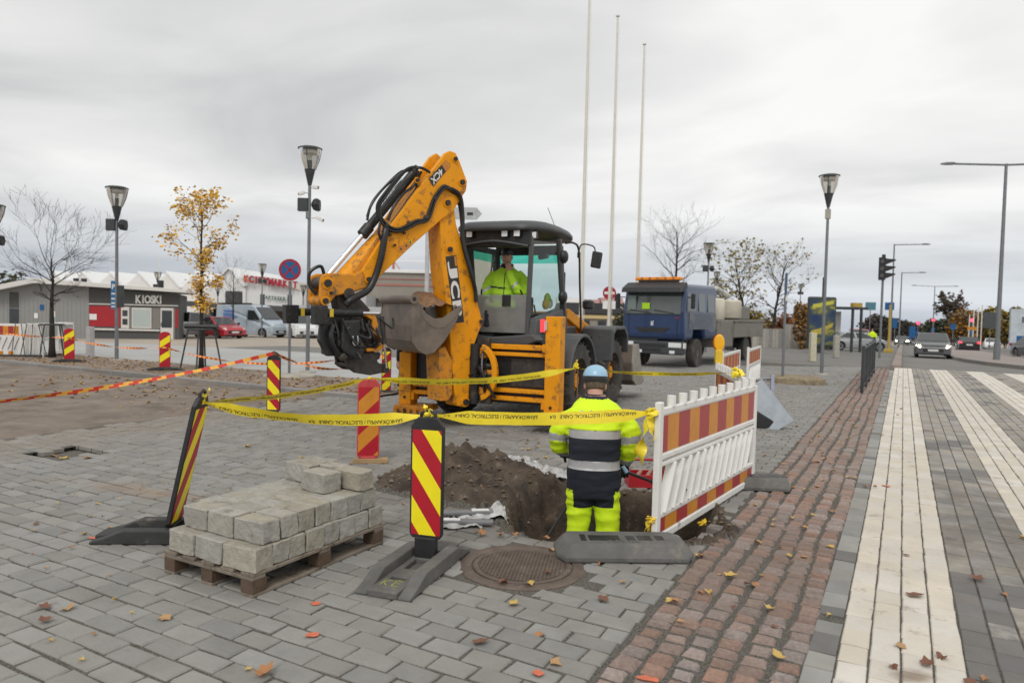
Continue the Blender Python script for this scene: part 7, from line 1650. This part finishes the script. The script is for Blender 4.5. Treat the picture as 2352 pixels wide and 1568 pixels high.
def vdeco(T):
    m = mat('van_print', (.12,.25,.60), .5)
    for z, w_ in ((1.95,.95),(1.72,.9),(1.52,1.3),(1.34,.95)):
        MB().box((-1.9,-1.04,z-.05),(-1.9+w_,-1.0,z+.05)).map(lambda x,y,z_: (x, y+.105*max(0,z_-1.0)*.9-.005, z_)).build('print_line', m, parent=T)
car('van', 'large pale blue grey panel van with blue print on its side', 'van', PLBL, (-42.8,37.6,GZ(-42.8,37.6)), vd-R(22), 'cars parked in front of the store', cat='van', deco=vdeco)
car('parked_car', 'white estate car half hidden behind the red car', 'estate', PWHT, (-45.2,37.0,GZ(-45,37)), vd-R(30), 'cars parked in front of the store')
car('van', 'small white van with open dark bed parked just right of the big panel van', 'pickup', PWHT, (-39.8,39.3,GZ(-39.8,39.3)), vd-R(60), 'cars parked in front of the store', cat='van')
car('parked_car', 'white car parked behind the lamp with the cameras', 'hatch', PWHT, (-37.6,40.2,GZ(-37.6,40.2)), vd-R(40), 'cars parked in front of the store')
car('parked_car', 'pale blue car under the canopy roof, seen between the arm and boom of the digger', 'hatch', PLBL, (-31.5,42.6,GZ(-31.5,42.6)), vd+R(8), 'cars parked in front of the store')
car('parked_car', 'white car parked between the digger mudguard and the blue truck', 'hatch', PWHT, (-19.6,38.0,GZ(-19.6,38)), vd-R(50))
car('car', 'dark grey car with bright headlamps driving towards us on the road', 'sedan', PGRY, (1.55,49.6,gz(1.6,47)-.02), R(-90), lit=True)
car('car', 'black car with red rear lamps driving away beyond the refuge island', 'sedan', PBLK, (5.6,83.0,gz(5.7,82)-.02), R(90), rear_lit=True)
car('car', 'dark car cut by the right edge beside the tall street lamp', 'sedan', PGRY, (7.95,57.4,gz(7.9,57)-.02), R(-74))
car('car', 'white car far down the road to the right of the black car', 'sedan', PWHT, (10.4,114,gz(10.4,114)-.02), R(-92))
for x, y, l in ((-.9,124,'left'),(.45,126,'middle'),(1.5,127,'right')): pass
car('car', 'distant oncoming car on the left with lit headlamps', 'sedan', PGRY, (-.15,127,gz(0,127)-.02), R(-90), lit=True)
car('car', 'distant oncoming car with lit headlamps, behind the other distant one', 'sedan', PGRY, (1.5,131,gz(1,131)-.02), R(-90), lit=True)
car('parked_car', 'silver car parked crosswise behind the bus shelter', 'sedan', PSIL, (-3.2,61.6,gz(-3,61)-.03), R(22))
car('parked_car', 'white car nose poking out behind the railing', 'sedan', PWHT, (-3.0,72.0,gz(-3,72)-.03), R(-60))
car('minibus', 'faded red minibus parked beyond the bus shelter', 'minibus', mat('paint_faded_red', (.42,.16,.17), .45), (-4.1,84.5,gz(-4,84)-.03), R(-80), cat='minibus')
car('parked_car', 'red car far away between the two big trees', 'hatch', PRED, (-13.2,70.5,gz(-13,70)-.03), R(20))

# --- the blue works truck
TB = mat('truck_blue', (.007,.028,.095), .32, var=.08, coat=.4, dirt=(.03,.04,.07), dirt_amt=.15, ds=2); TBG = mat('truck_side_grime', (.09,.11,.15), .5, var=.15, dirt=(.22,.21,.19), dirt_amt=.5, ds=1.5); TGR = mat('truck_grey', (.20,.19,.165), .7, var=.12, dirt=(.13,.12,.10), dirt_amt=.4, ds=2); BUM = mat('bumper_grey', (.045,.048,.052), .6, var=.1)
K = thing('truck', 'dark blue works truck with an orange beacon bar and cream tanks behind, facing us', 'truck', (-7.35,23.2,-.01), R(175))   # local y forward (towards us), x = its left -> picture right is -x
def kb(a, c, nm, m, bev=.0, par=None, **k): return MB().box(a, c).build(nm, m, parent=par or K, bevel=bev, **k)
HWK = 1.10
# sides measured from the front face at y=0 backwards (negative y)
MB().prism([(0,.92),(.02,1.15),(.02,1.88),(-.12,2.62),(-.30,2.80),(-3.20,2.86),(-3.28,2.7),(-3.28,.95),(-2.05,.95),(-1.95,1.28),(-.95,1.28),(-.85,.95)], -HWK, HWK, lambda a, c, t: (t*(1-.03*max(0, c-1.9)), a, c)).build('cab', TB, parent=K, bevel=.11, seg=3)
MB().add([(-.98,.035,1.80),(.98,.035,1.80),(.95,-.095,2.56),(-.95,-.095,2.56)], [(0,1,2,3)]).map(lambda x,y,z: (x, y+.012, z)).build('windscreen', mat('truck_glass', (.065,.078,.074), .08, var=.3, vs=1.2, spec=.9), parent=K)  # greenish grey reflection is put into the glass colour
kb((.60,.02,1.90),(.90,.05,2.40), 'side_reflection', mat('glass_glare', (.16,.20,.18), .1))  # paler opaque panel, painted as glare on the windscreen
MB().prism([(-.02,2.52),(.28,2.50),(.20,2.66),(-.25,2.86),(-.35,2.80)], -1.06, 1.06, lambda a, c, t: (t, a, c)).build('sun_visor', BLK, parent=K, bevel=.03)
kb((-.82,-.55,2.93),(.82,-.30,3.04), 'beacon_bar', mat('beacon_orange', (.85,.27,.02), .25, var=.15, vs=4), .03); kb((-.70,-.50,2.84),(.70,-.34,2.93), 'beacon_foot', BLK, .01)
for k in range(5): kb((-.60+k*.28,-.299,2.945),(-.52+k*.28,-.295,3.03), 'beacon_cell', mat('beacon_dark', (.40,.12,.02), .3))
MB().prism([(-.62,1.34),(.62,1.34),(.42,1.19),(-.42,1.19)], .022, .04, lambda a, c, t: (a, t, c)).build('grille', BLK, parent=K); kb((-.05,.04,1.40),(.05,.055,1.55), 'badge', CHR, .01); kb((-.90,.03,1.66),(-.80,.036,1.70), 'script_print', REDS)
kb((-1.10,-.2,.46),(1.10,.12,.90), 'bumper', BUM, .05); kb((-.35,.121,.55),(.95,.13,.66), 'intake', BLK, .01); kb((-.2,.0,.90),(1.0,.05,.97), 'step_gap', BLK)
for s in (-1, 1): 
    kb((s*1.06 if s < 0 else .62, .10, .70),(-.62 if s < 0 else 1.06, .135, .86), 'headlight', HLC, .015)
    kb((s*1.14-.03,-.06,.68),(s*1.14+.03,.11,.86), 'corner_light', HLC, .01)
    MB().obox((s*1.12,-.20,2.35),(s*1.30,-.12,2.35),.03,.03).build('mirror_arm', BLK, parent=K); kb((s*1.33-.07,-.16,1.98),(s*1.33+.07,-.06,2.48), 'mirror', BLK, .04)
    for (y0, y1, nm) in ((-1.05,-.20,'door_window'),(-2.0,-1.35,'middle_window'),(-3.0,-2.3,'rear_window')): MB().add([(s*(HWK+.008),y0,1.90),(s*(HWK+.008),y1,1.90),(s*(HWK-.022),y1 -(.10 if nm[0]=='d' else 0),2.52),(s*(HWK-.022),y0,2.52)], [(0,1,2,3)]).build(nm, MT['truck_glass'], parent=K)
    kb((s*(HWK+.004)-.003,-3.22,1.30),(s*(HWK+.004)+.003,-.45 if True else 0,1.84), 'side_panel', TBG)
MB().box((.30,.045,.50),(.82,.132+.01,.60)).build('number_plate', PLT, parent=K); MB().box((.76,.143,.50),(.82,.145,.60)).build('plate_band', BLU, parent=K)
for x0, x1 in ((-.75,-.05),(.05,.80)): MB().tube([(x0,.075,1.83),(x1,.068,1.93)], .012, 5).build('wiper', BLK, parent=K)
for z in (1.77,.985): kb((-1.02,.028,z),(1.02,.034,z+.018), 'panel_seam', BLK)
for x in (-.86,.86): kb((x-.008,.024,1.0),(x+.008,.032,1.76), 'panel_seam', BLK)
kb((.10,.046,1.95),(.38,.052,2.16), 'driver_vest', HVG, .02); kb((-.55,.122,.70),(.55,.13,.80), 'bumper_step', BLK, .01)
for x in (-.75,.75): kb((x-.09,.121,.50),(x+.09,.13,.60), 'fog_lamp', HLC, .01)
kb((-.45,-8.6,.62),(.45,-.3,.92), 'chassis', BLK, .02); kb((-1.12,-5.3,.62),(1.12,-3.42,1.62), 'side_box', TGR, .03); kb((-1.15,-9.6,.95),(1.15,-5.4,1.55), 'deck_body', TGR, .03); kb((-1.17,-9.65,1.56),(1.17,-5.35,1.66), 'deck_edge', TGR, .01)
for x, y, z0, z1, r in ((-.78,-4.1,1.62,2.45,.34),(-.72,-6.2,1.70,2.45,.42),(.5,-4.2,1.62,2.35,.34),(.5,-6.2,1.7,2.4,.42)):
    MB().lathe([(z0,r*.9),(z0+.04,r),(z1-.08,r),(z1-.02,r*.8),(z1,r*.3)], (x,y,0), n=20).build('tank', mat('cream_tank', (.56,.52,.43), .55, var=.08), parent=K, smooth=True, ang=50)
kb((-.9,-3.55,1.62),(.9,-3.40,2.6), 'headboard', BLK, .01); MB().tube([(-.3,-3.7,2.6),(-.5,-5.0,2.85),(-.5,-6.6,2.6)], .10, 8).build('suction_boom', mat('pale_boom', (.50,.50,.46), .5), parent=K, smooth=True)
MB().tube([(-.6,-3.0,2.6),(-.5,-4.0,2.75),(-.4,-4.8,2.4)], .05, 8).build('pipe', BLK, parent=K, smooth=True); kb((-1.0,-8.0,1.66),(-.2,-6.4,2.2), 'machinery', TGR, .05); kb((.0,-8.6,1.66),(.9,-6.9,2.35), 'machinery', mat('rusty_machinery', (.22,.13,.09), .8), .05)
for y in (-1.42,-7.3):
    for s in (-1, 1):
        w_ = MB().lathe([(-.14,.28),(-.14,.45),(-.10,.485),(.10,.485),(.14,.45),(.14,.28)], (0,0,0), (s,0,0), 28).build('wheel', TYRE, parent=K, smooth=True); w_.location = (s*.95, y, .487)
        MB().lathe([(.141,.30),(.10,.28),(.06,.15),(.14,.12),(.14,.0)], (0,0,0), (s,0,0), 20, cap=False).build('rim', mat('grimy_rim', (.22,.20,.18), .6), parent=w_, smooth=True)
        if y < -3: MB().prism([(y+.62*math.cos(a), .5+.62*math.sin(a)) for a in [R(k) for k in range(0,181,20)]]+[(y+.56*math.cos(a), .5+.56*math.sin(a)) for a in [R(k) for k in range(180,-1,-20)]], .72, 1.14, lambda a, c, t, s=s: (s*t, a, c)).build('mudguard', BLK, parent=K)
# ------------------------------------------------------------------ street furniture on the right
POS = thing('poster_stand', 'tall backlit poster stand with blue and yellow poster behind the right park lamp', 'advert', (-4.44,47.72,-.31), yaw+R(6))
MB().box((-.92,-.12,.30),(.92,.12,3.45)).build('case', DPOLE, parent=POS, bevel=.12, seg=4); MB().box((-.15,-.1,0),(.15,.1,.32)).build('foot', DPOLE, parent=POS)
pm = bpy.data.materials.new('poster_print'); pm.use_nodes = True; t_ = pm.node_tree; bsdf = t_.nodes['Principled BSDF']; tcn = t_.nodes.new('ShaderNodeTexCoord'); mpn = t_.nodes.new('ShaderNodeMapping'); mpn.inputs['Scale'].default_value = (.6,1,1.6); mpn.inputs['Rotation'].default_value = (0, R(14), 0); nzz = t_.nodes.new('ShaderNodeTexNoise'); nzz.inputs['Scale'].default_value = 1.3; nzz.inputs['Detail'].default_value = 3; rmp = t_.nodes.new('ShaderNodeValToRGB'); ee = rmp.color_ramp.elements; ee[0].position = .38; ee[0].color = (.012,.03,.10,1); ee[1].position = .66; ee[1].color = (.40,.36,.05,1); q_ = ee.new(.5); q_.color = (.03,.06,.09,1); q_ = ee.new(.57); q_.color = (.10,.11,.05,1)
t_.links.new(tcn.outputs['Object'], mpn.inputs[0]); t_.links.new(mpn.outputs[0], nzz.inputs[0]); t_.links.new(nzz.outputs[0], rmp.inputs[0]); t_.links.new(rmp.outputs[0], bsdf.inputs['Base Color']); bsdf.inputs['Roughness'].default_value = .25
MB().box((-.80,-.128,.50),(.80,-.121,3.28)).build('poster', pm, parent=POS)
PYB = mat('poster_yellow', (.50,.47,.06), .3, var=.1); PGD = mat('poster_gold', (.42,.33,.05), .3, var=.3, vs=3)
MB().prism([(-.66,2.72),(.68,3.02),(.68,3.22),(-.66,2.98)], -.131, -.129, lambda a, c, q: (a, q, c)).build('poster_band', PYB, parent=POS)
MB().prism([(-.72,1.36),(-.2,1.5),(.72,1.86),(.66,1.62),(.0,1.22),(-.70,1.06)], -.131, -.129, lambda a, c, q: (a, q, c)).build('poster_band', PGD, parent=POS)
MB().prism([(-.7,.6),(-.1,.55),(.0,.95),(-.66,.98)], -.131, -.129, lambda a, c, q: (a, q, c)).build('poster_band', mat('poster_olive', (.14,.14,.04), .4), parent=POS)
SH = thing('bus_shelter', 'grey framed glass bus shelter right of the poster stand', 'bus shelter', (-3.45,55.1,-.45), yaw+R(4))
MB().box((-1.35,-.6,2.95),(1.15,1.0,3.12)).build('roof', DPOLE, parent=SH, bevel=.03); MB().box((.35,-.1,3.13),(1.0,.3,3.42)).build('stop_sign', mat('mustard', (.42,.28,.05), .6), parent=SH)
for x in (.10,.72): MB().box((x-.07,-.55,0),(x+.07,-.42,2.95)).build('post', DPOLE, parent=SH)
MB().box((-1.3,.9,0),(-1.22,.98,2.95)).build('post', DPOLE, parent=SH); MB().box((-1.2,.93,1.35),(.05,.97,2.8)).build('notice_pane', mat('notice_white', (.55,.53,.50), .5), parent=SH); MB().box((-1.2,.93,.3),(.05,.97,1.3)).build('pane', glass('shelter_glass', (.8,.88,.85), .35), parent=SH)
for k, (x, y, c, lab) in enumerate(((-3.42,33.5,mat('cream_bollard', (.52,.49,.36), .8),'cream block bollard at the foot of the right park lamp'),(-2.98,40.2,CONC,'pale concrete bollard in front of the bus shelter'),(-7.9,45.0,CONC,'pale bollard beyond the zigzag barriers, near the big trees'))):
    t = MB().box((-.13,-.13,0),(.13,.13,1.25 if k == 0 else 1.15)).build('bollard', c, bevel=.03); t.location = (x, y, gz(x, y)-.03); t.rotation_euler = (0,0,yaw); tag(t, lab, 'bollard', 'block bollards on the footway')
t = thing('planter', 'low grey planter box right of the pale bollards by the trees', 'planter', (-9.2,46.5,gz(-9.2,46.5)-.03), yaw); MB().box((-.7,-.3,0),(-.3,.3,1.1)).build('bin', DPOLE, parent=t, bevel=.05); MB().box((-.2,-.2,0),(.2,.2,.5)).build('base', CONC, parent=t, bevel=.02)
t = thing('fence', 'pale plank fence between the big trees and the poster stand', 'fence', (-8.6,60.5,gz(-8.6,60)-.03), yaw)
for k in range(16): MB().box((-1.9+k*.25,-.02,0),(-1.67+k*.25,.02,1.5 if k < 9 else 1.9)).build('board', mat('pale_board', (.33,.31,.28), .8, var=.1, rnd=.2), parent=t)
# railing along the crossing
RL = thing('railing', 'black steel railing with thin bars running along the red cobbles beyond the barriers', 'railing', (-.80,18.75,0), 0)
for k in range(5):
    y = k*1.9; MB().box((-.035,y-.035,0),(.035,y+.035,1.12)).build('post', DPOLE, parent=RL, bevel=.005)
MB().box((-.03,.036,1.03),(.03,7.56,1.09)).build('top_rail', DPOLE, parent=RL); MB().box((-.02,.036,.12),(.02,7.56,.16)).build('bottom_rail', DPOLE, parent=RL)
for k in range(60):
    y = .12+k*.126
    if min(abs(y-j*1.9) for j in range(5)) > .045: MB().box((-.009,y-.009,.161),(.009,y+.009,1.029)).build('bar', DPOLE, parent=RL)
# traffic light near the crossing
TL = thing('traffic_light', 'black traffic light seen from the side at the end of the railing', 'traffic light', (-1.05,42.74,-.25), R(-8)); MB().cyl((0,0,0),(0,0,5.0), .06, 10).build('pole', GPOLE, parent=TL, smooth=True)
hd = MB().box((-.20,-.20,4.15),(.12,.06,5.35)).build('signal_head', BLK, parent=TL, bevel=.03)
for z in (4.38,4.75,5.12): MB().prism([(.0,-.14),(.46,.06),(.46,.10),(.0,.16)], -.15, .15, lambda a, c, q, z=z: (.12+a, q-.05, z+c)).build('visor', BLK, parent=hd); MB().lathe([(0,.10),(.02,.09)], (-.02,-.205,z), (0,-1,0), 12).build('lens', mat('dark_lens', (.10,.09,.09), .3), parent=hd)
MB().box((-.08,-.08,5.35),(.08,.08,5.5)).build('cap', BLK, parent=TL)
def mast_lamp(label, loc, h, arms, pm, r=.09, rz=0):
    T = thing('street_lamp', label, 'street lamp', loc, rz, 'tall road lamps'); MB().cyl((0,0,0),(0,0,h), r, 12, r2=r*.6).build('pole', pm, parent=T, smooth=True); MB().cyl((0,0,0),(0,0,.9), r*1.35, 12).build('socket', pm, parent=T)
    for L_ in arms:
        s = 1 if L_ > 0 else -1; MB().tube([(0,0,h-.06),(L_-s*.4,0,h-.04+abs(L_)*.02)], r*.45, 8).build('arm', pm, parent=T, smooth=True)
        MB().rings([[(L_-s*.5+s*f*.8, y*g_, h-.05+abs(L_)*.02+z*g_) for y, z in ((-.14,-.03),(.14,-.03),(.10,.09),(-.10,.09))] for f, g_ in ((0,.4),(.25,1),(.7,1.0),(1,.5))]).build('lamp_head', mat('lamp_head_grey', (.12,.125,.13), .5), parent=T, bevel=.01)
    return T
mast_lamp('tall double armed road lamp standing on the refuge island at the right', (4.42,45.7,-.20), 10.35, (-2.9,2.9), GPOLE, .12, R(20))
mast_lamp('road lamp with one arm over the road, nearest behind the traffic light', (-.92,67.9,-.7), 8.9, (2.6,), GPOLE, .09, R(25))
mast_lamp('second road lamp with one arm over the road, behind the traffic light', (-.37,91,-1.15), 8.4, (2.3,), GPOLE, .09, R(25))
mast_lamp('distant double armed road lamp above the oncoming car', (4.02,127.6,-1.85), 9.2, (-3.2,3.2), GPOLE, .09, R(25))
for k, (x, y, z, l) in enumerate(((2.14,137.9,1.44,'left'),(4.39,139.2,2.01,'middle'),(8.42,118.6,2.03,'right'))):
    g0 = gz(x, y); T = thing('traffic_signal', '%s one of three distant traffic signals showing red' % l, 'traffic light', (x, y, g0), 0, 'distant traffic signals at red'); MB().cyl((0,0,0),(0,0,z-g0+.3), .06, 6).build('pole', GPOLE, parent=T)
    MB().box((-.2,.02,z-g0-.8),(.2,.2,z-g0+.45)).build('signal_head', BLK, parent=T); MB().lathe([(0,.24),(.03,.23),(.06,.12)], (0,0,z-g0+.15), (0,-1,0), 16).build('red_lamp', mat('signal_red', (.9,.05,.08), .4, emit=(1,.04,.10), es=4), parent=T)
    MB().box((-.28,-.02,z-g0-1.9),(.28,.02,z-g0-1.2)).build('sign_plate', BLU, parent=T)
for k, (x, y, z, w_, h, m, lab) in enumerate(((-1.53,96,4.0,1.0,.9,BLU,'blue road sign on a pole behind the traffic light'),(-3.4,92,3.9,1.1,.9,mat('teal_sign', (.08,.2,.26), .5),'dark teal sign above the red minibus'),(-.95,104,2.2,.5,1.3,BLU,'narrow blue sign by the distant cars'),(1.2,121,1.1,.8,1.8,BLU,'pair of blue signs left of the oncoming car'),(6.3,121,1.6,.7,.8,BLU,'small blue sign between the oncoming and the black car'),(8.1,62,2.9,.5,.4,BLU,'small blue sign near the tall island lamp'),(8.9,100,3.1,1.5,1.9,mat('sign_back_grey', (.07,.08,.08), .6),'big dark sign back right of the far flagpoles'),(7.4,104,1.3,1.0,.35,ORA,'orange plate above the black car'))):
    T = thing('road_sign', lab, 'road sign', (x, y, gz(x, y)), R(8)); MB().cyl((0,0,0),(0,0,z-gz(x, y)), .05, 6).build('pole', GPOLE, parent=T); MB().box((-w_/2,-.06,z-gz(x, y)-h),(w_/2,-.03,z-gz(x, y))).build('plate', m, parent=T)
T = thing('marker_pole', 'yellow ochre pole standing on a block at the end of the railing', 'pole', (-.88,58.8,-.55), 0); MB().cyl((0,0,0),(0,0,3.5), .10, 8, r2=.07).build('pole', mat('ochre_pole', (.42,.29,.06), .6), parent=T); MB().box((-.3,-.3,0),(.3,.3,.28)).build('block', MT['ochre_pole'], parent=T, bevel=.03)
for k, (x, h, l) in enumerate(((7.3,4.3,'leftmost'),(7.75,4.9,'second'),(8.2,5.2,'third'),(8.6,5.5,'rightmost'))): T = tag(MB().cyl((0,0,0),(0,0,h), .07, 6).build('flagpole', MT['flagpole_white']), '%s of four white flagpoles far down the road' % l, 'flagpole', 'far white flagpoles'); T.location = (x, 107, -1.45)
T = thing('shop_sign', 'large white and pale blue sign board standing at the right edge of the road', 'sign board', (10.2,91,-1.15), R(12)); MB().box((-.4,-.2,.2),(2.6,.2,4.5)).build('board', mat('pale_sign', (.45,.50,.54), .5, var=.2, vs=1.5), parent=T, bevel=.03); MB().box((.6,-.23,3.1),(2.0,-.21,3.7)).build('sign_print', mat('sign_grey_print', (.12,.13,.14), .5), parent=T); MB().box((2.62,-.2,.2),(2.8,.2,4.6)).build('edge', mat('orange_edge', (.45,.22,.10), .6), parent=T); MB().box((.2,-.23,.6),(1.4,-.21,1.7)).build('sign_print', BLU, parent=T)
# thin sign pole on its weighted ring, with a sign seen edge-on
T = thing('road_sign', 'thin pole with an edge-on blue sign in a leafy concrete ring', 'road sign', (-2.82,20.5,0), R(96)); MB().cyl((0,0,.0),(0,0,2.95), .035, 10).build('pole', GPOLE, parent=T, smooth=True); MB().box((-.28,-.03,2.35),(.28,-.01,2.95)).build('plate', BLU, parent=T, bevel=.01); MB().box((-.06,-.05,2.20),(.06,.0,2.36)).build('clamp', WPL, parent=T)
MB().lathe([(0,.75),(.13,.72),(.17,.62),(.15,.1)], (.1,-.35,0), n=20).build('ring_base', mat('leafy_ring', (.24,.19,.12), .9, var=.4, vs=6, bump=1, bs=20), parent=T)
# folded grey sign lying against the far end of the big barrier
T = thing('folded_sign', 'grey metal sign folded and leaning on a small trestle behind the big barrier', 'sign', (-1.98,11.7,0), R(30))
MB().obox((-.10,.05,.62),(.30,-.25,.02),.45,.012,ref=(0,1,.2)).build('sheet', mat('sheet_grey', (.30,.33,.36), .35, metal=.5, var=.15), parent=T); MB().box((.22,.0,0),(.27,.05,.82)).build('leg', mat('lilac_post', (.36,.38,.50), .5), parent=T); MB().tube([(-.2,.1,.7),(.28,.02,.78)], .02, 6).build('rail', GPOLE, parent=T); MB().prism([(-.15,0),(.35,0),(.28,.08),(-.1,.3)], -.2, .25, lambda a, c, q: (a, q, c)).build('dark_case', BLK, parent=T, bevel=.02)
# bare ground inside the small gap in the setts
struct(MB().box((-8.66,4.33,-.09),(-8.0,5.06,-.058)).build('paving_gap', mat('gap_gravel', (.12,.105,.09), .95, var=.4, vs=30, bump=1, bs=60)))
